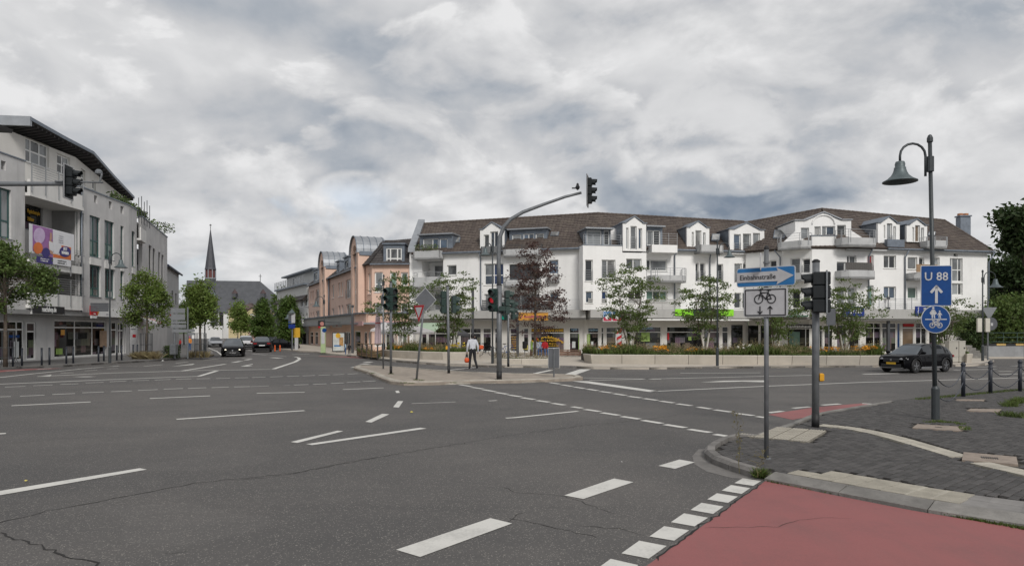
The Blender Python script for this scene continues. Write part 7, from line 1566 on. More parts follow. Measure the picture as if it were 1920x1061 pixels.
for r_,z_ in prof:
 for k in range(N):a=2*math.pi*k/N;rr=r_*(1.18 if k%2 else .8);vs.append((c.x+rr*math.cos(a),50+rr*math.sin(a),z_))
for i in range(len(prof)-1):
 for k in range(N):j=(k+1)%N;fs.append((i*N+k,i*N+j,(i+1)*N+j,(i+1)*N+k))
obj('folded_canopy',g.add(vs,fs),M_parp,t);obj('strap',MB().lathe([(.2,2.55),(.2,2.6)],12,(c.x,50,0)),M_sred,t)
g=Fac((at(769,620,58).x,58),(at(818,620,58).x,57.5),None);t=thing('green_awning',g.P(1,2.6),label='pale green shop awning above the cafe terrace',cat='awning');obj('cloth',MB().hexa([g.P(0,2.0,0),g.P(g.L,2.0,0),g.P(g.L,2.65,-2.5),g.P(0,2.65,-2.5),g.P(0,2.05,0),g.P(g.L,2.05,0),g.P(g.L,2.7,-2.5),g.P(0,2.7,-2.5)]),mat('pale_green_cloth',(.36,.46,.34),.85),t);obj('valance',g.bx(MB(),0,g.L,.002,.02,1.85,2.04),MATS['pale_green_cloth'],t)
# benches
M_bench=mat('bench_timber',(.20,.12,.085),.7,var=.2,scale=4)
t=thing('plaza_bench',G(1043,671,.12)+Vector((0,3,0)),label='long low timber bench left of the big planter',cat='bench');a,c=G(994,668.5,.12)+Vector((0,.8,0)),G(1092,668.5,.12)+Vector((0,.8,0))
for k in range(4):obj('slat',MB().bar(a+Vector((0,k*.13,.46)),c+Vector((0,k*.13,.46)),.11,.05),M_bench,t)
for k in range(2):obj('front_board',MB().bar(a+Vector((0,-.02,.14+k*.17)),c+Vector((0,-.02,.14+k*.17)),.04,.15),M_bench,t)
for k in range(5):obj('support',MB().box(a.lerp(c,k/4*.96+.02)+Vector((0,.2,.2)),(.12,.4,.42)),M_kerb,t)
# ---------------------------------------------------------------- right edge: ramp wall and railing
M_rampw=mat('ramp_concrete',(.27,.275,.28),.85,var=.15,scale=1.2,streak=.3);t=thing('ramp_wall',(38,53,.1),label='grey concrete ramp wall with black and yellow edge at the right',cat='wall')
ra,rb=Vector((at(1850,0,49.5).x,49.5,0)),Vector((48,49.0,0));obj('wall',MB().hexa([ra,rb,rb+Vector((0,.4,0)),ra+Vector((0,.4,0)),ra+Vector((0,0,.92)),rb+Vector((0,0,.92)),rb+Vector((0,.4,.92)),ra+Vector((0,.4,.92))]),M_rampw,t)
for k in range(20):a=ra.lerp(rb,k/20);c=ra.lerp(rb,(k+.96)/20);obj('edge_block',MB().bar(a+Vector((0,.1,1.0)),c+Vector((0,.1,1.0)),.3,.14),mat('warning_yellow',(.45,.30,.10),.7,var=.2)if k%2 else M_blackp,t)
obj('notice',MB().box(ra.lerp(rb,.22)+Vector((0,-.02,.55)),(.32,.02,.38)),M_swhite,t)
t=thing('green_railing',(39,53,1),label='green metal railing above the ramp wall at the right',cat='railing');M_grail=mat('green_railing_paint',(.03,.06,.045),.5);a,c=ra+Vector((.2,3,0)),rb+Vector((0,3,0))
for k in range(14):p=a.lerp(c,k/13);obj('post',MB().tube([p,p+Vector((0,0,1.85))],.03,6),M_grail,t)
for z_ in(1.85,1.5,1.15):obj('rail',MB().bar(a+Vector((0,0,z_)),c+Vector((0,0,z_)),.05,.05),M_grail,t)
t=thing('garden_steps',at(1818,655,52),label='flight of concrete steps beside the cabinets',cat='steps')
for k in range(5):p=at(1820,660,47);obj('step',MB().box((p.x+.2,47+k*.4,.12+.17*(k+.5)),(1.7,.4,.17*1.0)),M_kerb,t)
# ================================================================== PLANTS
def leafmat(name,col,rough=.55,isl=.35,tr=.35):return mat(name,col,rough,var=.18,scale=.9,island=isl,transl=tr,spec=.3)
L_lime=leafmat('leaf_fresh_green',(.145,.20,.045));L_mid=leafmat('leaf_mid_green',(.10,.145,.038));L_dark=leafmat('leaf_dark_green',(.055,.085,.027));L_cop=leafmat('leaf_copper',(.085,.048,.042),isl=.4);L_plaza=leafmat('leaf_plaza_green',(.105,.145,.04));L_deep=leafmat('leaf_deep_green',(.044,.070,.024));L_hedge=leafmat('leaf_hedge',(.085,.135,.03))
M_bark=mat('bark_brown',(.10,.08,.062),.9,var=.3,scale=9,bump=.6,bscale=30);M_bark_w=mat('bark_pale_paint',(.55,.53,.48),.85,var=.15,scale=7,bump=.3)
def leaves(pts,nrm_out,size,rnd=1.0,aspect=.55,droop=0.0):
 """numpy leaf quads at points; returns vertices (4n,3)"""
 n=len(pts);a=rng.normal(size=(n,3));a+=nrm_out*.5;a[:,2]-=droop;a/=np.linalg.norm(a,axis=1)[:,None]
 b=rng.normal(size=(n,3));b-=(b*a).sum(1)[:,None]*a;b/=np.linalg.norm(b,axis=1)[:,None]+1e-9
 s=size*rng.uniform(.65,1.35,size=(n,1));u=a*s;v=b*s*aspect;c=np.cross(a,b)*s*.18
 V=np.stack([pts-u,pts+v+c,pts+u,pts-v+c],axis=1);return V.reshape(-1,3)
def leaf_obj(name,V,m,parent,world=True):
 n=len(V)//4;me=bpy.data.meshes.new(name);me.vertices.add(len(V));me.vertices.foreach_set('co',V.astype(np.float32).ravel())
 me.loops.add(4*n);me.loops.foreach_set('vertex_index',np.arange(4*n,dtype=np.int32));me.polygons.add(n);me.polygons.foreach_set('loop_start',np.arange(0,4*n,4,dtype=np.int32));me.polygons.foreach_set('loop_total',np.full(n,4,dtype=np.int32))
 me.update(calc_edges=True);me.materials.append(m);return obj(name,me,m,parent,world)
def clump_points(cents,per,rad,flat=1.0):
 c=np.repeat(cents,per,axis=0);d=rng.normal(size=c.shape)*rad;d[:,2]*=flat;return c+d,d
def tree(name,label,base,H_,crown,n_cl,per,cl_r,leaf,m,trunk_r=.09,stems=1,group='trees',shape='ellipsoid',flat=.8,bark=None,fork=.35,spread=0.0,cat='tree',low=None,twig=True):
 """crown: (centre height, radius x, radius y, radius z) above the base"""
 base=Vector(base);t=thing(name,base,label=label,cat=cat,group=group);cz,rx,ry,rz=crown
 cents=[];lob=[]
 while len(lob)<14:
  q=rng.uniform(-1,1,size=3)
  if .25<np.linalg.norm(q)<.92:lob.append(q)
 while len(cents)<n_cl:
  if shape in('egg','ellipsoid')and rng.random()<.86:
   q=lob[rng.integers(0,14)];p=q+rng.normal(size=3)*[.17,.17,.12]
  else:p=rng.uniform(-1,1,size=3)
  r=np.linalg.norm(p)
  if r>1.08:continue
  if shape=='ellipsoid' and r<.35 and rng.random()<.6:continue
  x,y,z=p
  if shape=='cone':k=1.0-.48*max(0,(z+.25));x,y=x*k,y*k
  if shape=='layer':z=np.round(z*3.2+.3*math.sin(5*x+3*y))/3.2+rng.normal()*.11+.12*(x*x+y*y);k=math.sqrt(max(.05,1-.55*z*z))*(1.1 if z>-.2 else .8);x,y=x*k,y*k
  if shape=='vase':k=.45+.55*(z+1)/2;x,y=x*k,y*k
  if shape=='egg':k=(1-.35*z);x,y=x*k,y*k
  cents.append((base.x+x*rx,base.y+y*ry,base.z+cz+z*rz))
 cents=np.array(cents);g=MB()
 top=base+Vector((0,0,cz+rz*.55));tips=[Vector(c)for c in cents]
 sts=[]
 for s_ in range(stems):
  a=2*math.pi*s_/stems+.6;off=Vector((math.cos(a),math.sin(a),0))*(.07 if stems>1 else 0);b0=base+off;e=base+Vector((math.cos(a)*rx*spread,math.sin(a)*ry*spread,cz+rz*.35))if stems>1 else top
  mid=b0.lerp(e,.45)+Vector((random.gauss(0,.05),random.gauss(0,.05),0));r=trunk_r/(stems**.5);g.tube([b0-Vector((0,0,.05)),b0.lerp(mid,.5),mid,mid.lerp(e,.5),e],[r*1.15,r,r*.8,r*.55,r*.2],7);sts.append((b0,mid,e))
 for i,c in enumerate(tips):
  b0,mid,e=sts[i%len(sts)];f=min(.95,max(.15,random.uniform(.2,.95)));p0=mid.lerp(e,f)if f>.2 else b0.lerp(mid,.9)
  if c.z<p0.z-.2:p0=Vector((*mid.lerp(e,.1).to_2d(),min(p0.z,c.z)))
  if p0.z<base.z+fork:p0.z=base.z+fork
  if twig and i%2==0:m1=p0.lerp(c,.5)+Vector((0,0,.08));g.tube([p0,m1,c],[trunk_r*.22,trunk_r*.13,trunk_r*.04],4,cap=False)
 obj('trunk',g,bark or M_bark,t,smooth=True)
 if low:obj('painted_stem',MB().tube([base,base+Vector((0,0,low))],trunk_r*1.1,8),M_bark_w,t)
 P,D=clump_points(cents,per,cl_r,flat);nr=P-np.array([base.x,base.y,base.z+cz]);nr/=np.linalg.norm(nr,axis=1)[:,None]+1e-6
 leaf_obj('crown',leaves(P,nr,leaf),m,t);return t
# left street trees
def Zat(py,Y):return H-(py-CY)*Y/F
def street_tree(lab,x,ybase,x0,x1,ytop,ybot,m,n,per,leaf,shape='egg',r=.09,cl=.30,name='street_tree',grp='young street trees on the left',zb=.12,**k):
 b=G(x,ybase,zb);Y=b.y;zt,zb_=Zat(ytop,Y),Zat(ybot,Y);rx=(x1-x0)/2*Y/F;xc=((x0+x1)/2-CX)*Y/F;t=tree(name,lab,(b.x,Y,zb),0,((zt+zb_)/2-zb,rx,rx,(zt-zb_)/2),n,per,cl,leaf,m,r,shape=shape,group=grp,**k);return t
street_tree('green street tree at the left picture edge in an iron guard',10,688,-84,62,448,606,L_mid,150,85,.08,r=.10,cl=.22)
street_tree('green street tree with tufted base before the second left building',274,671,236,312,502,620,L_lime,85,80,.08,cl=.21)
street_tree('tall narrow street tree at the end of the left pavement',376,669.5,341,404,518,628,L_lime,100,80,.09,cl=.24)
street_tree('light green young tree before the yellow house',452,645,434,468,576,634,L_lime,70,50,.16,cl=.4,grp='trees by the church',zb=0,name='young_tree');street_tree('small pale tree high beside the church eave',446,640,436,455,566,600,L_lime,40,40,.2,cl=.5,grp='trees by the church',zb=0,name='young_tree')
street_tree('dark conical clipped tree in front of the slate gable',494,650,475.5,512,563,634,L_hedge,190,70,.13,cl=.30,shape='egg',grp='clipped conical trees',zb=0,name='conical_tree',r=.12);street_tree('second dark conical tree beside the white shop house',540,654,524,556,551,640,L_hedge,190,70,.13,cl=.30,grp='clipped conical trees',zb=0,name='conical_tree',r=.12)
street_tree('dark green tree behind the pale grey house',345,648,330,352,560,620,L_mid,60,50,.2,cl=.5,grp='trees by the church',zb=0,name='background_tree');street_tree('dark green tree seen over the low slate roofs',534,640,518,560,548,600,L_mid,80,50,.3,cl=.7,grp='trees by the church',zb=0,name='background_tree')
# plaza trees: several stems, layered crowns
for(x,yb,x0,x1,yt,ybt,m,n,lab)in((746,659,692,806,520,628,L_plaza,120,'airy green plaza tree left of the diamond sign'),(848,661,800,908,515,628,L_plaza,100,'airy green plaza tree behind the walking man'),(1182,662,1113,1244,506,636,L_plaza,130,'airy green plaza tree right of the square signs'),(1322,661,1270,1382,520,632,L_plaza,105,'airy green plaza tree before the lime green sign'),(1455,662,1405,1512,530,634,L_plaza,100,'airy green plaza tree behind the one-way sign'),(1583,661,1508,1648,532,634,L_plaza,135,'airy green plaza tree between the two blue shop signs'),(1772,660,1738,1826,552,640,L_plaza,85,'airy green plaza tree behind the U 88 sign')):
 b=G(x,yb,.5);Y=b.y;zt,zb_=Zat(yt,Y),Zat(ybt,Y);rx=(x1-x0)/2*Y/F;ox=((x0+x1)/2-x)*Y/F
 tree('plaza_tree',lab,(b.x,Y,.5),0,((zt+zb_)/2-.5,rx*.92,rx*.8,(zt-zb_)/2),int(n*.85),52,.23,.072,m,.085,stems=4,shape='layer',flat=.35,group='multi stemmed plaza trees',bark=M_bark,spread=.5,low=None,fork=.9)
 g=MB();base=Vector((b.x,Y,.5))
 for s_ in range(4):a=2*math.pi*s_/4+.6;p=base+Vector((math.cos(a)*.07,math.sin(a)*.07,-.02));e=base+Vector((math.cos(a)*rx*.46,math.sin(a)*rx*.4,(zt+zb_)/2-.5+(zt-zb_)/2*.35));g.tube([p,p.lerp(e,.36)],[.062,.045],7)
 o=obj('pale_stems',g,M_bark_w,bpy.data.objects[[q.name for q in COL.objects if q.name.startswith('plaza_tree')][-1]])
b=G(1003,664,.3);Y=b.y;tree('copper_tree','dark red copper leaved tree in front of the white building',(b.x,Y,.3),0,((Zat(450,Y)+Zat(632,Y))/2-.3,64*Y/F,58*Y/F,(Zat(447,Y)-Zat(628,Y))/2),150,36,.23,.078,L_cop,.10,group='multi stemmed plaza trees',shape='cone',flat=.4,stems=1)
# big trees at the right edge
for(x,Y,xr,yt,yb,n,m,lab,leaf,cl)in((1932,34,48,380,470,110,L_deep,'dark overhanging tree crown at the right picture edge',.13,.32),(1925,60,95,462,640,300,L_deep,'large dark leafy tree at the right edge',.17,.55),(1868,70,50,505,645,170,L_dark,'dense green tree behind the right end of the corner building',.18,.6),(1912,56,62,560,642,150,L_mid,'bushy green shrub above the ramp wall',.13,.45),(1822,52,24,600,655,90,L_dark,'dark shrub beside the steps and cabinets',.10,.28),(1855,85,60,488,600,140,L_mid,'lighter green tree far behind the corner building',.24,.8),(1985,75,90,440,640,160,L_dark,'tall tree beyond the right picture edge',.24,.8)):
 bx=(x-CX)*Y/F;zt,zb_=Zat(yt,Y),Zat(yb,Y);rx=xr*Y/F;zz=.12
 tree('broadleaf_tree' if Y!=52 else 'garden_shrub',lab,(bx,Y,zz),0,((zt+zb_)/2-zz,rx,rx*.8,(zt-zb_)/2),n,75,cl,leaf,m,.22,group='trees at the right edge',flat=.75)
# far wood on the low hills
def hills():
 xs=np.linspace(-420,620,60);V=[];Fc=[]
 for i,x in enumerate(xs):h=10+6*math.sin(x*.013+1)+4*math.sin(x*.041)+(8 if x>200 else 0);V+=[(x,420,-2),(x,430,h*.7),(x,520,h)]
 for i in range(len(xs)-1):j=i*3;Fc+=[(j,j+3,j+4,j+1),(j+1,j+4,j+5,j+2)]
 return MB().add(V,Fc)
struct('hills',hills(),mat('wooded_hill',(.045,.065,.028),.9,var=.35,scale=.05,bump=1.0,bscale=.3))
# ---------------------------------------------------------------- planter beds: grasses and flowers
M_blade=leafmat('grass_blade',(.10,.135,.035),isl=.4);M_straw=leafmat('straw_seedhead',(.27,.22,.12),isl=.3);M_fl_o=mat('orange_petals',(.60,.26,.01),.6,var=.15,island=.2);M_fl_w=mat('white_petals',(.6,.58,.52),.7,island=.1);M_fl_y=mat('yellow_petals',(.6,.45,.02),.7,island=.1)
def bed(lab,line,depth,dens,hmin,hmax,flowers,zt):
 """upright blades and small leaves over a strip behind a planter rim"""
 L_=[Vector(p)for p in line];Q=resample(L_,.1);n=len(Q);N=int(n*depth*dens)
 idx=rng.integers(0,n,N);off=rng.uniform(.08,depth,N);base=np.array([[Q[i].x,Q[i].y+o,zt-.1]for i,o in zip(idx,off)]);var=.5+.5*np.sin(idx*.13)*np.cos(idx*.051+off)
 h=(hmin+(hmax-hmin)*rng.random(N)*(.15+.85*var**1.5));ang=rng.uniform(0,6.28,N);lean=rng.normal(size=(N,2))*.22*h[:,None];w=rng.uniform(.012,.03,N)
 dx=np.stack([np.cos(ang)*w,np.sin(ang)*w,np.zeros(N)],1);tip=base+np.concatenate([lean,h[:,None]],1);mid=base+np.concatenate([lean*.35,h[:,None]*.6],1);V=np.stack([base-dx,base+dx,mid+dx*.9,tip],1).reshape(-1,3)
 o=leaf_obj('bed_grass',V,M_blade,None);tag(o,lab+', blades','grass',kind='stuff')
 k=N//3;P=base[:k]+np.stack([rng.normal(size=k)*.05,rng.normal(size=k)*.05,rng.uniform(.05,.9,k)*h[:k]*.8],1);o=leaf_obj('bed_foliage',leaves(P,np.zeros((k,3)),.055),L_mid,None);tag(o,lab+', leaves','foliage',kind='stuff')
 k=N//9;P=tip[:k]+[0,0,.12];P=np.repeat(P,5,0)+rng.normal(size=(k*5,3))*[.03,.03,.11];o=leaf_obj('seed_heads',leaves(P,np.zeros((k*5,3)),.03),M_straw,None);tag(o,lab+', seed heads','seed heads',kind='stuff')
 for(m,f0,f1,cnt,hz)in flowers:
  i=(f0+(f1-f0)*rng.random(cnt));c=np.array([[Q[min(n-1,int(a*n))].x+rng.normal()*.1,Q[min(n-1,int(a*n))].y+rng.uniform(.1,depth*.5),zt-.1+hz*rng.uniform(.7,1.15)]for a in i]);P=np.repeat(c,6,0)+rng.normal(size=(cnt*6,3))*[.05,.05,.018];o=leaf_obj('flower_patch',leaves(P,np.zeros((cnt*6,3))+[0,0,.5],.05,aspect=.8),m,None);tag(o,lab+', flowers','flowers',kind='stuff')
bed('planting in the round planter',in1,2.6,56,.12,.72,[(M_fl_o,.12,.26,34,.36),(M_fl_o,.50,.60,20,.3),(M_fl_y,.75,.95,16,.6)],.63)
bed('planting in the long planter',in2,2.6,58,.12,.84,[(M_fl_o,.29,.34,26,.5),(M_fl_o,.40,.43,16,.42),(M_fl_o,.80,.86,26,.5),(M_fl_o,.92,.99,44,.52),(M_fl_w,.55,.60,10,.6),(M_fl_y,.03,.08,12,.4),(M_fl_o,.12,.2,14,.55)],.64)
bed('grass strip behind the low wall',in3,.7,90,.06,.2,[],.42);bed('planting in the small planter',in4,.9,50,.15,.4,[(M_fl_w,.1,.9,8,.3)],.66)
bed('terrace plants behind the wooden fence',[p.to_2d()+Vector((0,.15))for p in fp[:5]],.5,40,.3,.8,[],.2)
def tufts(name,lab,pts,n,r,h,m=None,wd=.008):
 V=[]
 for p in pts:
  a=rng.uniform(0,6.28,n);rr=r*np.sqrt(rng.random(n));b_=np.stack([p[0]+rr*np.cos(a),p[1]+rr*np.sin(a),np.full(n,p[2])],1);hh_=h*rng.uniform(.4,1.1,n);tp=b_+np.concatenate([rng.normal(size=(n,2))*h*.35,hh_[:,None]],1);w=rng.uniform(.5,1.2,n)*wd;d=rng.uniform(0,6.28,n);dx=np.stack([np.cos(d)*w,np.sin(d)*w,np.zeros(n)],1);md=(b_*.45+tp*.55)+[0,0,h*.1];V.append(np.stack([b_-dx,b_+dx,md+dx*.8,tp],1).reshape(-1,3))
 o=leaf_obj(name,np.concatenate(V),m or M_blade,None);return tag(o,lab,'grass',kind='stuff')
tufts('weeds','weeds in the joint along the crossing kerb',[tuple(G(*E(x,592+(x-400)*.187),0))for x in range(420,1840,22)],26,.05,.035);tufts('weeds','grass tuft at the kerb corner',[tuple(G(*E(365+k*8,572),.02))for k in range(-2,4)],45,.05,.14,wd=.005);tufts('weeds','grass along the far edge of the corner pavement',[tuple(G(*E(x,150-(x-1230)*.095),.06))for x in range(1240,1830,13)],40,.14,.09);tufts('weeds','grass around the lamp post foot and cover slab',[tuple(G(*E(x,y),.085))for x,y in((1300,270),(1340,268),(1380,270),(1430,272),(1470,280),(1495,300),(1500,310),(1350,265))],60,.11,.05);tufts('weeds','grass clump at the right edge of the pavement',[tuple(G(*E(x,y),.085))for x,y in((1745,175),(1770,165),(1800,155),(1815,150),(1740,182),(1790,160),(1725,235),(1800,242))],120,.18,.14)
tufts('dry_grass','dry ornamental grass around the second left street tree',[tuple(G(x,673,.12))for x in(258,263,268,274,280,286,291)],160,.35,.55,M_straw,.012);tufts('dry_grass','dry grass around the third left street tree',[tuple(G(x,670,.12))for x in(362,367,372,378,384)],140,.3,.5,M_straw,.012);tufts('weeds','grass in the joints of the island kerb',[tuple(G(x,y,.12))for x,y in((757,718),(770,719),(781,712),(790,713),(733,701),(850,718),(700,700))],40,.12,.05)
# two tall weed stalks at the kerb
def stalk(lab,base,h,n):
 g=MB();b=Vector(base);pts=[b+Vector((random.gauss(0,.012)*k,random.gauss(0,.01)*k,h*k/6))for k in range(7)];g.tube(pts,[.005,.005,.004,.004,.003,.002,.001],5)
 for k in range(n):p=pts[1].lerp(pts[6],random.random());d=Vector((random.gauss(0,1),random.gauss(0,1),random.uniform(.4,1.5))).normalized();q=p+d*random.uniform(.04,.12);g.tube([p,q],[.002,.001],3);leafy_box(g,q,(.02,.02,.03),0,3,0,.012)
 return tag(obj('weed_stalk',g,leafmat('weed_stalk',(.20,.17,.08))),lab,'weed')
stalk('tall thin weed growing from the kerb nose',G(*E(255,548),.02),.85,30);stalk('short dry weed beside the grass tuft at the kerb',G(*E(355,570),.05),.34,16)
# box hedges and pots on the left pavement
for(x,y,w,h_,lab)in((322,671,.9,.85,'small clipped hedge by the shop entrance on the left'),):
 p=G(x,y,.12);P=np.array([[p.x+random.uniform(-.5,.5)*w,p.y+random.uniform(-.4,.4),.12+random.random()*h_]for _ in range(1600)]);t=thing('clipped_hedge',p,label=lab,cat='hedge');leaf_obj('foliage',leaves(P,np.zeros((1600,3)),.06),L_dark,t);obj('stem',MB().box(p+Vector((0,0,.3)),(w*.6,.5,.6)),M_bark,t)
# iron tree guards
def guard(lab,x,y,r,h):
 p=G(x,y,.12);t=thing('tree_guard',p,label=lab,cat='tree guard',group='iron tree guards')
 for k in range(10):a=2*math.pi*k/10;q=p+Vector((r*math.cos(a),r*math.sin(a),0));obj('bar',MB().tube([q+(q-p)*.5,q+Vector((0,0,.5)),q+Vector((0,0,h))],.016,5),M_raild,t)
 for z_ in(.5,h*.55,h):obj('hoop',MB().tube([p+Vector((r*math.cos(a),r*math.sin(a),z_))for a in[2*math.pi*k/16 for k in range(17)]],.016,5),M_raild,t)
guard('iron tree guard around the leftmost street tree',10,688.5,.42,1.85);guard('iron tree guard of the tree with tufted base',274,671.5,.38,1.7);guard('iron tree guard of the tall narrow tree',376,670,.38,1.7)
# ================================================================== CARS
M_carblk=mat('car_paint_black',(.004,.004,.005),.06,var=0,coat=0,spec=.11);M_cargrey=mat('car_paint_dark_grey',(.012,.013,.015),.1,var=0,spec=.2);M_carwht=mat('car_paint_white',(.55,.55,.56),.25,var=.03,coat=.5);M_carsil=mat('car_paint_silver',(.34,.35,.37),.3,metal=.5,var=.03,coat=.4);M_cardg=mat('car_paint_green_grey',(.015,.02,.02),.1,spec=.2)
M_tyre=mat('tyre_rubber',(.014,.014,.015),.8,var=.1);M_rim=mat('alloy_rim',(.22,.225,.235),.35,metal=.7,var=.05);M_cglass=pane('car_glass',(.018,.021,.024),.03);M_wscr=pane('windscreen_glass',(.05,.058,.066),.03,1.0);M_trim=mat('black_plastic_trim',(.013,.013,.014),.6,var=.08);M_hl=mat('headlight_glass',(.45,.46,.48),.12,var=.05);M_hlon=mat('headlight_lit',(.8,.75,.6),.2,emit=((1,.9,.7),1.4));M_tl=mat('tail_light_red',(.22,.008,.01),.2);M_chrome=mat('chrome',(.55,.56,.58),.15,metal=.9);M_plate_y=mat('yellow_plate',(.55,.33,.02),.5);M_plate_w=mat('white_plate',(.55,.55,.55),.5);M_amber=mat('amber_lamp',(.6,.2,.02),.3,emit=((1,.45,.05),.5))
def interp(pts,x):
 if x<=pts[0][0]:return pts[0][1]
 for(a,b),(c,d)in zip(pts,pts[1:]):
  if x<=c:f=(x-a)/(c-a);f=f*f*(3-2*f)if False else f;return b+(d-b)*f
 return pts[-1][1]
def car(name,label,loc,rz,paint,sp,scale=1.0,lit=False,plate=None,group=None):
 t=thing(name,loc,rz,label,'car',group);t.scale=(scale,)*3
 L,W=sp['L'],sp['W'];hl=L/2;xf,xr=sp['axles'];ra=sp['rw']+.055;rw=sp['rw']
 xs=sorted(set([round(-hl+i*L/84,4)for i in range(85)]+[xf+ra,xf-ra,xr+ra,xr-ra]))
 def hw(x):a=abs(x)/hl;return W/2*(1-.20*max(0,(a-.72)/.28)**2.0)
 def zb(x):
  z=sp['clear']+.10*max(0,(abs(x)/hl-.86)/.14)
  for c in(xf,xr):
   d=abs(x-c)
   if d<ra:z=max(z,rw+math.sqrt(max(0,ra*ra-d*d)))
  return z
 g=MB();n=9;ring=[]
 for x in xs:
  w,b,T=hw(x),zb(x),interp(sp['belt'],x);b=min(b,T-.06);m1=b+(T-b)*.35;m2=b+(T-b)*.72
  half=[(w*.90,b),(w*.985,b+(T-b)*.10),(w,m1),(w*.985,m2),(w*.955,T-.045),(w*.90,T),(w*.6,T+.015),(0,T+.025)]
  ring.append([Vector((x,y,z))for y,z in half]+[Vector((x,-y,z))for y,z in reversed(half[:-1])])
 k=len(ring[0]);vs=[p for r_ in ring for p in r_];fs=[]
 for i in range(len(xs)-1):
  for j in range(k-1):a=i*k+j;fs.append((a,a+1,a+k+1,a+k))
 fs.append(tuple(range(k)));fs.append(tuple(reversed(range((len(xs)-1)*k,len(xs)*k))));g.add(vs,fs);body=obj('body',g,paint,t,world=False,smooth=True)
 # floor and wheel housings
 obj('underbody',MB().box((0,0,sp['clear']+.12),(L*.93,W*.84,.22)),M_trim,t,world=False)
 # cabin: roof, pillars and glass
 rp=sp['roof'];x0,x1=rp[0][0],rp[-1][0];nx=44;xs2=[x0+(x1-x0)*i/nx for i in range(nx+1)]
 def sec(x):
  zt,zbt=interp(rp,x),interp(sp['belt'],x)-.02;f=min(1,max(0,(zt-zbt)/(sp['H']-zbt)));wb=hw(x)*.90;wr=wb-(wb-W/2*.64)*f
  return[Vector((x,wb,zbt)),Vector((x,wb-(wb-wr)*.5,zbt+(zt-zbt)*.5)),Vector((x,wr,zt-.06*f)),Vector((x,wr*.86,zt)),Vector((x,0,zt+.02*f))]
 parts={'roof':MB(),'windscreen':MB(),'rear_window':MB(),'side_window':MB(),'side_window2':MB()}
 PL={};pil=sp['pillars'];S=[sec(x)for x in xs2];mir=lambda p:Vector((p.x,-p.y,p.z))
 for i in range(nx):
  xm=(xs2[i]+xs2[i+1])/2;A_,B_=S[i],S[i+1]
  for j in range(4):
   if j<2:key='side_window'
   else:key='roof'
   pi=[k_ for k_,(a,b)in enumerate(pil)if a<=xm<=b]if j<2 else[]
   if j>=2 and xm>sp['ws'][0]and xm<sp['ws'][1]:key='windscreen'
   if j>=2 and sp['rwin'][0]<xm<sp['rwin'][1]:key='rear_window'
   q=(A_[j],A_[j+1],B_[j+1],B_[j])
   if pi:PL.setdefault((pi[0],1),MB()).quad(*q);PL.setdefault((pi[0],-1),MB()).quad(*[mir(p)for p in reversed(q)]);continue
   if key=='side_window':parts['side_window'].quad(*q);parts['side_window2'].quad(*[mir(p)for p in reversed(q)])
   else:parts[key].quad(*q);parts[key].quad(*[mir(p)for p in reversed(q)])
 obj('roof',parts['roof'],paint,t,world=False,smooth=True)
 for mb_ in PL.values():obj('pillar',mb_,paint,t,world=False,smooth=True)
 for kx,nm in(('windscreen','windscreen'),('rear_window','rear_window'),('side_window','side_window'),('side_window2','side_window')):
  if parts[kx].f:obj(nm,parts[kx],M_cglass if kx[0]=='s' else M_wscr,t,world=False,smooth=True)
 # wheels
 for xw in(xf,xr):
  for s_ in(-1,1):
   y=s_*(W/2-.115);wmb=MB().lathe([(rw*.66,-.10),(rw*.93,-.11),(rw,-.08),(rw,.08),(rw*.93,.11),(rw*.66,.10)],26,(xw,y,rw),axis='y');wo=obj('wheel',wmb,M_tyre,t,world=False,smooth=True)
   g=MB();yo=y+s_*.085;g.lathe([(rw*.68,-.012),(rw*.68,.012),(rw*.60,.012),(rw*.58,-.012)],24,(xw,yo,rw),axis='y')
   for k_ in range(5):a=k_*2*math.pi/5+.3;g.bar((xw,yo+s_*.012,rw),(xw+rw*.63*math.cos(a),yo,rw+rw*.63*math.sin(a)),.035,.06)
   g.lathe([(rw*.14,-.02),(rw*.14,.02)],12,(xw,yo+s_*.015,rw),axis='y');obj('rim',g,M_rim,wo,world=False);obj('brake_shadow',MB().lathe([(rw*.58,-.01),(rw*.58,.01)],20,(xw,y+s_*.05,rw),axis='y'),M_trim,wo,world=False)
   ar=[Vector((xw+(ra+.01)*math.cos(a),s_*(hw(xw)+.004),rw+(ra+.01)*math.sin(a)))for a in[math.pi*q/14 for q in range(15)]];obj('wheel_arch',MB().tube(ar,.032 if sp.get('suv')else .018,6),M_trim if sp.get('suv')else paint,t,world=False,smooth=True)
 # front
 zf=interp(sp['belt'],hl*.93);w=hw(hl*.93)
 for s_ in(-1,1):
  g=MB();g.hexa([Vector(p)for p in((hl-.05,s_*w*.55,zf-.20),(hl-.20,s_*(w+.005),zf-.18),(hl-.42,s_*(w+.02),zf-.06),(hl-.12,s_*w*.6,zf-.06),(hl-.02,s_*w*.55,zf-.12),(hl-.16,s_*(w+.008),zf-.12),(hl-.40,s_*(w+.02),zf-.02),(hl-.10,s_*w*.6,zf-.02))]);obj('headlight',g,M_hl,t,world=False)
  obj('head_lamp',MB().lathe([(.075,0),(.075,.02)],14,(hl-.03,s_*w*.68,zf-.14),axis='x'),M_hlon if lit else M_hl,t,world=False)
  if sp.get('suv'):obj('daytime_light',MB().bar((hl-.03,s_*w*.80,zf-.22),(hl-.04,s_*w*.70,zf-.46),.04,.025),M_hlon,t,world=False)
  zr_=interp(sp['belt'],-hl*.94);obj('tail_light',MB().box((-hl+.05,s_*hw(-hl*.95)*.80,zr_-.12),(.12,hw(-hl*.95)*.42,.14),bev=.02),M_tl,t,world=False)
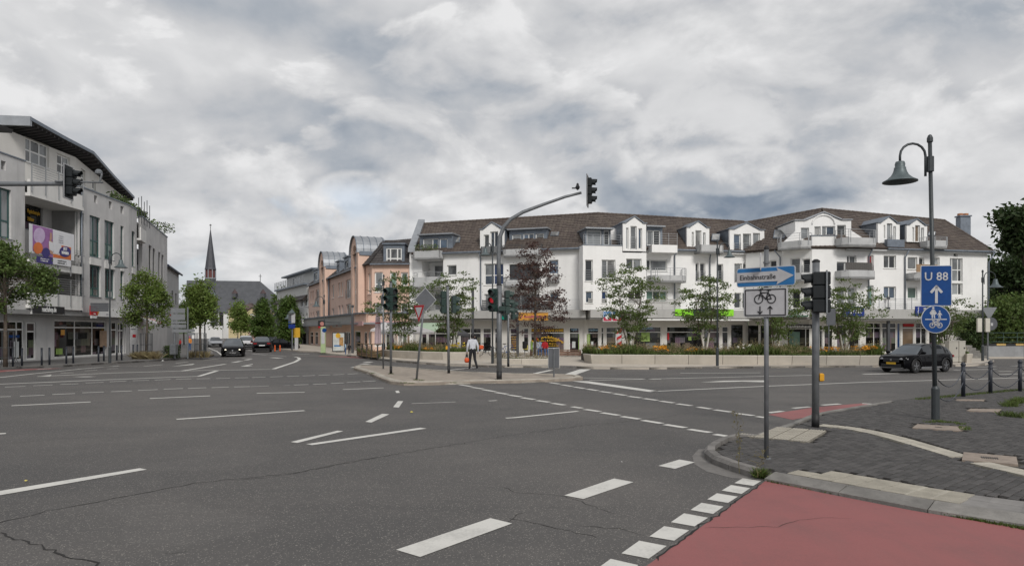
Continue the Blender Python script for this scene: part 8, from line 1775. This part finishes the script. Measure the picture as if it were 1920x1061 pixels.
  mx=sp['ws'][1]-.28;mzz=interp(sp['belt'],mx)+.09;g=MB();g.box((mx,s_*(W/2+.10),mzz),(.13,.20,.14),bev=.04);g.bar((mx,s_*(W/2-.08),mzz-.06),(mx,s_*(W/2+.05),mzz-.03),.05,.04);obj('mirror',g,paint,t,world=False)
  for dx in(.25,-.75):obj('door_handle',MB().box((dx,s_*(W/2*1.0),interp(sp['belt'],dx)-.14),(.17,.03,.03),bev=.008),paint,t,world=False)
  obj('sill_trim',MB().box(((xf+xr)/2,s_*(W/2*.985),sp['clear']+.07),(xf-xr-2*ra,.03,.10)),M_chrome if sp.get('suv')else M_trim,t,world=False)
  for dx in(sp['pillars'][0][0]if False else-.28,.62,-1.05):obj('door_gap',MB().box((dx,s_*(W/2*.996),sp['clear']+.42),(.008,.012,.50)),M_trim,t,world=False)
 obj('grille',MB().box((hl-.02,0,zf-.24),(.06,W*.50,.16),bev=.02),M_trim,t,world=False);obj('lower_intake',MB().box((hl-.02,0,sp['clear']+.18),(.10,W*.62,.18),bev=.02),M_trim,t,world=False);obj('badge',MB().lathe([(.06,0),(.06,.02)],12,(hl+.01,0,zf-.17),axis='x'),M_chrome,t,world=False)
 obj('skid_plate',MB().box((hl-.04,0,sp['clear']+.07),(.10,W*.72,.045),bev=.01),M_chrome if sp.get('suv')else M_trim,t,world=False)
 obj('number_plate',MB().box((hl+.02,0,zf-.36),(.02,.52,.11)),plate or M_plate_w,t,world=False);obj('number_plate',MB().box((-hl-.01,0,interp(sp['belt'],-hl*.95)-.28),(.02,.52,.11)),M_plate_w,t,world=False);obj('rear_bumper_trim',MB().box((-hl+.02,0,sp['clear']+.14),(.10,W*.75,.14),bev=.02),M_trim,t,world=False)
 return t
SUV=dict(L=4.3,W=1.80,H=1.54,clear=.21,rw=.355,axles=(1.36,-1.25),suv=True,belt=[(-2.15,.62),(-2.12,.92),(-1.95,1.02),(-1.2,1.03),(.2,.98),(.95,.98),(1.25,.985),(1.8,.94),(2.05,.86),(2.15,.70)],roof=[(-2.0,1.02),(-1.62,1.38),(-1.2,1.50),(-.5,1.54),(.1,1.52),(.45,1.45),(1.2,.97)],ws=(.45,1.2),rwin=(-2.0,-1.62),pillars=((-.36,-.26),(-1.4,-1.24),(.55,1.3),(-2.1,-1.75)))
HAT=dict(L=4.1,W=1.75,H=1.50,clear=.17,rw=.31,axles=(1.28,-1.25),belt=[(-2.05,.60),(-2.02,.90),(-1.85,.98),(-1.0,.98),(.4,.93),(1.0,.92),(1.25,.90),(1.7,.80),(1.95,.68),(2.05,.55)],roof=[(-1.95,.98),(-1.65,1.36),(-1.2,1.46),(-.3,1.50),(.15,1.46),(1.2,.91)],ws=(.2,1.2),rwin=(-1.95,-1.6),pillars=((-.3,-.22),(-1.4,-1.25),(.75,1.3),(-2.0,-1.75)))
SED=dict(L=4.6,W=1.80,H=1.44,clear=.16,rw=.32,axles=(1.42,-1.35),belt=[(-2.3,.60),(-2.27,.92),(-2.1,1.0),(-1.5,1.0),(-.9,.96),(.5,.92),(1.1,.90),(1.7,.82),(2.15,.68),(2.3,.55)],roof=[(-1.75,.99),(-1.15,1.32),(-.6,1.42),(-.1,1.44),(.25,1.40),(1.15,.90)],ws=(.25,1.15),rwin=(-1.75,-1.1),pillars=((-.32,-.24),(-1.3,-1.1),(.75,1.3),(-1.9,-1.6)))
p=G(1748,698.5);car('suv_car','black SUV with yellow number plate on the right road',(p.x-.30,p.y+.80,0),R(207),M_carblk,SUV,.89,plate=M_plate_y)
p=G(438,669.3);t=car('hatchback_car','black hatchback with lit headlights coming down the left street',(p.x*(p.y+1.9)/p.y,p.y+1.9,0),R(-70),M_carblk,HAT,.94,lit=True)
p=G(492,660.5);car('dark_sedan_car','dark car seen from behind driving away on the left street',(p.x*(p.y+2.1)/p.y,p.y+2.1,0),R(109),M_cargrey,HAT,.98)
p=G(461.5,654.8);car('white_car','white car driving away past the pink cottage',(p.x*(p.y+2)/p.y,p.y+2,0),R(111),M_carwht,HAT,.98)
p=G(403.5,651);car('silver_car','silver car at the bend beside the church wall',(p.x*(p.y+2)/p.y,p.y+2,0),R(-62),M_carsil,SED,.85)
p=G(527,656);car('parked_black_car','black sedan parked sideways before the slate gable house',(p.x*(p.y+1.2)/p.y,p.y+1.2,0),R(24),M_carblk,SED,.80);p=G(508,652.5);car('parked_grey_car','dark grey car parked behind the black sedan',(p.x*(p.y+3.2)/p.y,p.y+3.2,0),R(30),M_cardg,HAT,.86)
# ================================================================== PEOPLE
M_skin=mat('skin',(.30,.17,.12),.6,var=.08);M_hair=mat('dark_hair',(.012,.010,.010),.7,var=.2,scale=30);M_jack=mat('white_jacket',(.52,.53,.57),.8,var=.10,scale=9,bump=.4,bscale=14);M_trou=mat('black_trousers',(.014,.014,.016),.85,var=.15,scale=10);M_shoe=mat('white_shoe',(.45,.46,.48),.6,var=.1)
def person(label,loc,rz,J,rad,cloth,bones,height=1.0,hair=None,extras=()):
 """one continuous skinned body from joints; cloth maps each joint name to a material slot"""
 names=list(J);idx={n_:i for i,n_ in enumerate(names)}
 bm=bmesh.new();lay=bm.verts.layers.skin.verify();V=[bm.verts.new(Vector(J[n_])*height)for n_ in names]
 for n_,v_ in zip(names,V):r_=rad[n_];v_[lay].radius=((r_[0],r_[1])if isinstance(r_,tuple)else(r_,r_));v_[lay].radius=tuple(q*height for q in v_[lay].radius);v_[lay].use_root=(n_=='pelvis')
 for a,b_ in bones:bm.edges.new((V[idx[a]],V[idx[b_]]))
 me=bpy.data.meshes.new('skeleton');bm.to_mesh(me);bm.free();o=bpy.data.objects.new('skeleton',me);COL.objects.link(o);md=o.modifiers.new('skin','SKIN');md.use_smooth_shade=True;sd=o.modifiers.new('sub','SUBSURF');sd.levels=2;sd.render_levels=2
 dg=bpy.context.evaluated_depsgraph_get();m2=bpy.data.meshes.new_from_object(o.evaluated_get(dg));bpy.data.objects.remove(o)
 t=thing('person',loc,rz,label,'person');mats=[]
 for n_ in names:
  if cloth[n_]not in mats:mats.append(cloth[n_])
 m2.materials.clear();[m2.materials.append(q)for q in mats]
 segs=[(Vector(J[a])*height,Vector(J[b_])*height,mats.index(cloth[a]),mats.index(cloth[b_]))for a,b_ in bones]
 for f_ in m2.polygons:
  c=f_.center;best=None
  for a,b_,ma,mb_ in segs:
   ab=b_-a;s_=max(0,min(1,(c-a).dot(ab)/max(1e-6,ab.length_squared)));d=(c-a-ab*s_).length
   if best is None or d<best[0]:best=(d,mb_ if s_>.5 else ma)
  f_.material_index=best[1];f_.use_smooth=True
 obj('body',m2,mats,t,world=False)
 return t
def std_pose(legL,legR,armL,armR,lean=0.0):
 """joints of an adult 1.8 m tall, facing +y; x is the figure's right"""
 J=dict(pelvis=(0,0,.95),waist=(0,lean*.3,1.08),chest=(0,lean*.7,1.30),neck=(0,lean,1.50),headb=(0,lean+.01,1.58),head=(0,lean+.015,1.68),headt=(0,lean,1.765),nose=(0,lean+.105,1.655))
 for s_,leg,arm,n_ in((-1,legL,armL,'l'),(1,legR,armR,'r')):
  J['hip'+n_]=(s_*.09,0,.90);J['knee'+n_],J['ankle'+n_],J['toe'+n_]=leg;J['sho'+n_]=(s_*.185,lean,1.43);J['elb'+n_],J['wri'+n_],J['hand'+n_]=arm
  h,w_=Vector(J['hand'+n_]),Vector(J['wri'+n_]);d=(h-w_).normalized()
  for k,(oy,ln)in enumerate(((-.03,.065),(-.01,.075),(.012,.07),(.032,.055))):J['fin%s%d'%(n_,k)]=tuple(h+Vector((0,oy,0))+d*ln)
  J['thumb'+n_]=tuple(w_+d*.05+Vector((-s_*.01,.055,0)))
 rad=dict(pelvis=(.165,.13),waist=(.165,.12),chest=(.20,.14),neck=.058,headb=.07,head=(.082,.098),headt=.05,nose=.018)
 B_=[('pelvis','waist'),('waist','chest'),('chest','neck'),('neck','headb'),('headb','head'),('head','headt'),('head','nose')]
 for n_ in 'lr':
  rad.update({'hip'+n_:.105,'knee'+n_:.075,'ankle'+n_:.058,'toe'+n_:.045,'sho'+n_:.08,'elb'+n_:.062,'wri'+n_:.042,'hand'+n_:(.038,.022),'thumb'+n_:.010});rad.update({'fin%s%d'%(n_,k):.009 for k in range(4)})
  B_+=[('pelvis','hip'+n_),('hip'+n_,'knee'+n_),('knee'+n_,'ankle'+n_),('ankle'+n_,'toe'+n_),('chest','sho'+n_),('sho'+n_,'elb'+n_),('elb'+n_,'wri'+n_),('wri'+n_,'hand'+n_),('wri'+n_,'thumb'+n_)]+[('hand'+n_,'fin%s%d'%(n_,k))for k in range(4)]
 return J,rad,B_
def dress(J,top,bot,shoe,skin,hair):
 c={}
 for n_ in J:
  if n_.startswith(('hip','knee'))or n_=='pelvis':c[n_]=bot
  elif n_.startswith('ankle'):c[n_]=bot
  elif n_.startswith('toe'):c[n_]=shoe
  elif n_ in('waist','chest')or n_.startswith(('sho','elb')):c[n_]=top
  elif n_.startswith('wri'):c[n_]=top
  elif n_=='neck':c[n_]=top
  elif n_ in('headb','nose'):c[n_]=skin
  elif n_ in('head','headt'):c[n_]=skin
  else:c[n_]=skin
 return c
def hair_cap(t,lean,height,m,long=0.0):
 g=MB();N=16;prof=[(.0,1.795),(.055,1.785),(.085,1.755),(.10,1.71),(.104,1.66),(.098,1.61),(.085,1.575-long)]
 vs=[];fs=[]
 for r_,z_ in prof:
  for k in range(N):a=2*math.pi*k/N;front=max(0,math.sin(a));zz=z_+(front*(1.72-z_)if z_<1.72 else 0);vs.append(((r_+.002)*math.cos(a)*.93*height,(lean-.005+(r_+.006)*math.sin(a)*1.05)*height,zz*height))
 for i in range(len(prof)-1):
  for k in range(N):j=(k+1)%N;fs.append((i*N+k,i*N+j,(i+1)*N+j,(i+1)*N+k))
 obj('hair',g.add(vs,fs),m,t,world=False,smooth=True)
 for s_ in(-1,1):pass
walk=std_pose(((-.12,.06,.50),(-.15,-.02,.085),(-.16,.13,.035)),((.12,.02,.50),(.19,-.24,.11),(.21,-.11,.035)),((-.26,-.02,1.15),(-.27,.06,.90),(-.272,.085,.82)),((.27,-.05,1.15),(.285,.02,.90),(.287,.04,.82)),.03)
J,rad,B_=walk;p=G(886,691.3);cl=dress(J,M_jack,M_trou,M_shoe,M_skin,M_hair);walker=person('person in white jacket and black trousers walking away with an orange bag',(p.x,p.y,0),R(14),J,rad,cl,B_,1.03);hair_cap(walker,.03,1.03,M_hair)
g=MB();
for s_ in(-1,1):g.lathe([(.02,0),(.03,.03),(.028,.06)],8,(s_*.088*1.03,.04,1.62*1.03),axis='x')
obj('ears',g,M_skin,walker,world=False)
bq=Vector((p.x-.30,p.y+.02,.0));t=thing('orange_bag',bq+Vector((0,0,.36)),label='orange bag with black strap in the hand of the walking person',cat='bag');g=MB();g.lathe([(.03,-.14),(.11,-.12),(.135,-.02),(.12,.07),(.06,.12)],14,bq+Vector((0,0,.46)));obj('bag_body',g,mat('orange_fabric',(.65,.09,.02),.6,var=.2,scale=12),t,smooth=True);obj('strap',MB().tube([bq+Vector((-.06,0,.56)),bq+Vector((-.01,.03,.74)),bq+Vector((.02,.06,.85)),bq+Vector((.03,.0,.72)),bq+Vector((.06,0,.56))],.016,6),M_trim,t);obj('net',MB().lathe([(.05,0),(.06,.08),(.04,.16)],10,bq+Vector((0,.0,.62))),M_trim,t)
stand=std_pose(((-.10,.02,.50),(-.10,0,.085),(-.11,.14,.035)),((.10,.02,.50),(.11,-.02,.085),(.12,.12,.035)),((-.24,.0,1.15),(-.22,.12,.95),(-.21,.19,.92)),((.24,.0,1.15),(.23,.08,.92),(.228,.12,.84)),.02)
J2,rad2,B2=stand
def passer(label,px,py,z0,hpx,top,bot,shoe,hair,rz,skin=None):
 b=G(px,py,z0);hgt=hpx*b.y/F/1.8;t=person(label,b,R(rz),J2,rad2,dress(J2,top,bot,shoe,skin or M_skin,hair),B2,hgt);hair_cap(t,.02,hgt,hair,.04);return t
M_pinkc,M_orc,M_jean,M_redc,M_bluec=mat('pink_cloth',(.50,.06,.20),.8),mat('orange_cloth',(.60,.22,.04),.8),mat('blue_jeans',(.05,.10,.22),.85),mat('red_cloth',(.45,.015,.02),.8),mat('pale_blue_cloth',(.30,.42,.55),.8)
passer('person in orange top and blue shorts on the left pavement',355.5,657.5,.12,27,M_orc,M_jean,M_skin,M_pinkc,180);passer('person in pale blue top beside the poster display',648,664.5,.12,23,M_bluec,M_jean,M_shoe,M_hair,100);passer('person in dark clothes next to the bus stop poster',655,664.5,.12,21,M_trou,M_trou,M_shoe,M_hair,200);passer('person in cream top far off by the yellow house',445,645,0,13,mat('cream_cloth',(.55,.45,.35),.8),M_jean,M_shoe,M_hair,0);passer('person in white top far off by the yellow house',450.5,645,0,13,M_jack,M_trou,M_shoe,mat('grey_hair',(.3,.3,.3),.8),0);passer('person in red top under the far left shop awning',338,655,.12,20,M_redc,M_trou,M_shoe,M_hair,150)
sit=std_pose(((-.11,.42,.52),(-.11,.42,.085),(-.11,.56,.035)),((.11,.42,.52),(.11,.44,.085),(.11,.58,.035)),((-.24,.08,1.15-.42),(-.14,.26,.62),(-.11,.32,.60)),((.24,.08,1.15-.42),(.14,.26,.62),(.11,.32,.60)),.06)
J3,rad3,B3=sit
J3={k:((v[0],v[1],v[2]-.42)if k.startswith(('pelvis','waist','chest','neck','head','nose','hip','sho'))else v)for k,v in J3.items()}
ba,bc=G(994,668.5,.12)+Vector((0,.8,0)),G(1092,668.5,.12)+Vector((0,.8,0))
for k,(px,top,lab,hr)in enumerate(((1006,M_jack,'person in white sitting left on the timber bench',M_redc),(1012,M_bluec,'person in pale blue sitting in the middle of the bench',M_hair),(1021,M_redc,'person in red sitting on the timber bench',M_hair))):
 x=(px-CX)*(ba.y+.2)/F;t=person(lab,(x,ba.y+.30,.12),R(180+(k-1)*18),J3,rad3,dress(J3,top,M_jean if k else M_shoe,M_shoe,M_skin,M_hair),B3,.95)
 g=MB();g.lathe([(.03,.225),(.075,.2),(.1,.12),(.095,.03),(.06,-.03)],14,(0,.05,1.16));obj('hair',g,hr,t,world=False,smooth=True)
# ================================================================== BICYCLE AND SMALL THINGS
def bicycle(label,loc,rz,paint):
 t=thing('bicycle',loc,rz,label,'bicycle')
 for x in(-.52,.52):
  w=obj('wheel',MB().tube([(x+.33*math.cos(a),0,.34+.33*math.sin(a))for a in[2*math.pi*k/24 for k in range(25)]],.018,6,cap=False),M_tyre,t,world=False);g=MB()
  for k in range(12):a=k*math.pi/6;g.tube([(x,0,.34),(x+.32*math.cos(a),0,.34+.32*math.sin(a))],.003,3)
  obj('spokes',g,M_rail,w,world=False)['kind']='stuff'
 g=MB()
 for a,b_ in(((-.52,0,.34),(-.05,0,.30)),((-.05,0,.30),(-.18,0,.82)),((-.52,0,.34),(-.16,0,.74)),((-.05,0,.30),(.36,0,.72)),((-.16,0,.74),(.34,0,.82)),((.52,0,.34),(.33,0,.95))):g.tube([a,b_],.018,6)
 obj('frame',g,paint,t,world=False);obj('saddle',MB().box((-.2,0,.92),(.26,.14,.06),bev=.02),M_trim,t,world=False);obj('handlebar',MB().tube([(.28,-.28,1.0),(.36,-.1,1.02),(.36,.1,1.02),(.28,.28,1.0)],.013,6),M_trim,t,world=False);obj('crank',MB().lathe([(.09,-.01),(.09,.01)],14,(-.05,.03,.30),axis='y'),M_rail,t,world=False);obj('seat_post',MB().tube([(-.17,0,.76),(-.2,0,.9)],.014,6),M_rail,t,world=False);return t
p=at(951,660,50);bicycle('blue bicycle parked by the shop windows behind the gantry pole',(p.x,50,.12),R(10),mat('blue_paint',(.02,.06,.22),.35));p=at(911,660,51);bicycle('dark bicycle with orange pannier behind the planter end',(p.x,51,.12),R(-20),M_trim);t=thing('bicycle_pannier',(p.x-.3,50.7,.7),label='orange pannier on the dark bicycle',cat='pannier');obj('pannier_bag',MB().box((p.x-.35,50.75,.78),(.36,.18,.3),bev=.05),MATS['orange_fabric'],t)
p=G(984,664,.12);t=thing('litter_bin',(p.x,p.y,.12),label='small dark litter bin on a post left of the bench',cat='litter bin');obj('bin_body',MB().lathe([(.16,.45),(.19,.5),(.19,1.0),(.17,1.03)],14),M_blackp,t,world=False);obj('post',MB().tube([(0,.15,0),(0,.15,1.0)],.03,8),M_galv_d,t,world=False)
p=G(326,672.5,.12);t=thing('street_litter_bin',(p.x,p.y,.12),label='grey litter bin on the left pavement by the hedge',cat='litter bin');obj('bin_body',MB().box((0,0,.62),(.4,.34,.7),bev=.04),M_galv_d,t,world=False);obj('post',MB().tube([(0,.2,0),(0,.2,1.1)],.03,8),M_galv_d,t,world=False)
# warning plate leaning in the optician's window front
p=at(1157,640,56);t=thing('striped_warning_board',(p.x,55,.12),label='red and white striped warning board before the shop right of the square signs',cat='sign');obj('panel',MB().box((p.x,55,1.35),(.42,.04,1.5)),M_swhite,t)
for k in range(3):obj('red_stripe',MB().extr([Vector((p.x+x,54.975,z_+k*.5))for x,z_ in((-.2,.72),(.2,.95),(.2,1.18),(-.2,.95))],(0,-.006,0)),M_sred,t)
# shop window displays
def shop_display(f,x0,x1,y0,y1,m,lab,o=.03):
 u0,u1,z0,z1=f.rect(x0,x1,y0,y1);g=MB();f.bx(g,u0,u1,o,o+.02,z0,z1);return tag(obj('window_poster',g,m),lab,'poster')
M_po_g=mat('lime_poster',(.22,.33,.08),.5,var=.25,scale=3);M_po_w=mat('paper_white',(.52,.54,.54),.5,var=.1);M_po_y=mat('yellow_paper',(.5,.42,.08),.5,var=.1)
for f_,x0,x1,y0,y1,m,lab in((fs1,1087.0-2,1086,626,660,M_po_g,'narrow green poster edge in the optician window'),(fs2,1100.5,1106,626,660,M_po_g,'green hanging poster in the optician window'),(fs2,1108,1112,640,652,M_po_w,'white card right of the green optician poster'),(fs1,1073,1079,640,652,M_po_w,'white display card in the left optician window'),(fs1,982,987,641,646,M_po_w,'white notice on the door beside the tailor window'),(fs1,982,990,647,655,M_po_y,'yellow notice on the door beside the tailor window'),(fs1,995.5,999,640,660,M_po_g,'green strip at the left edge of the tailor window'),(fs1,1000,1006,641,650,M_po_w,'white sheet low in the tailor window'),(fs2,1202,1218,623,640,M_po_g,'green poster in the second optician window'),(fs2,1290,1296,631,638,M_po_g,'small green card in the phone shop window'),(fs2,1251,1254,624,637,M_redc,'red strip in the phone shop window'),(ls0,24,34,640,670,M_po_w,'white framed sheet in the leftmost shop window'),(ls0,14,35,628,633,M_sblue,'blue strip on the leftmost shop window'),(ls0,104,116,653,664,M_po_g,'green and yellow letters low in the shop window'),(ls0,113,120,618,628,M_sgn_o,'orange round sticker in the shop window'),(ls1,186,199,620,650,mat('tan_panel',(.32,.22,.15),.6,var=.2),'tan panel inside the travel shop window'),(fsl,1480,1500,622,648,P_green,'green backdrop in the dark sign shop window'),(fsr,1693,1713,607,612,M_redc,'red poster band at the top of the corner shop window')):
 shop_display(f_,x0,x1,y0,y1,m,lab)

# litter on the road
M_paper=mat('white_paper',(.6,.6,.58),.8,var=.1)
for x,y,r_,lab in((229,680.5,.13,'crumpled white paper at the kerb by the left lamp post'),(305,676.8,.10,'scrap of white paper at the kerb before the direction signs'),(117,687.5,.10,'white wrapper at the kerb before the travel shop'),(48,903,.03,'small yellowish leaf on the asphalt at lower left'),(1166,867,.02,'tiny white scrap on the asphalt before the kerb nose'),(772,773.5,.05,'yellow leaf on the asphalt near the curved dashes')):
 p=G(x,y,.0);g=MB();n=9
 vs=[(p.x+r_*random.uniform(.4,1)*math.cos(k*6.283/n),p.y+r_*random.uniform(.4,1)*math.sin(k*6.283/n),.008+random.uniform(0,r_*.5))for k in range(n)]+[(p.x,p.y,.01+r_*.7)]
 g.add(vs,[(k,(k+1)%n,n)for k in range(n)]);tag(obj('litter',g,M_po_y if 'yellow' in lab else M_paper),lab,'litter')
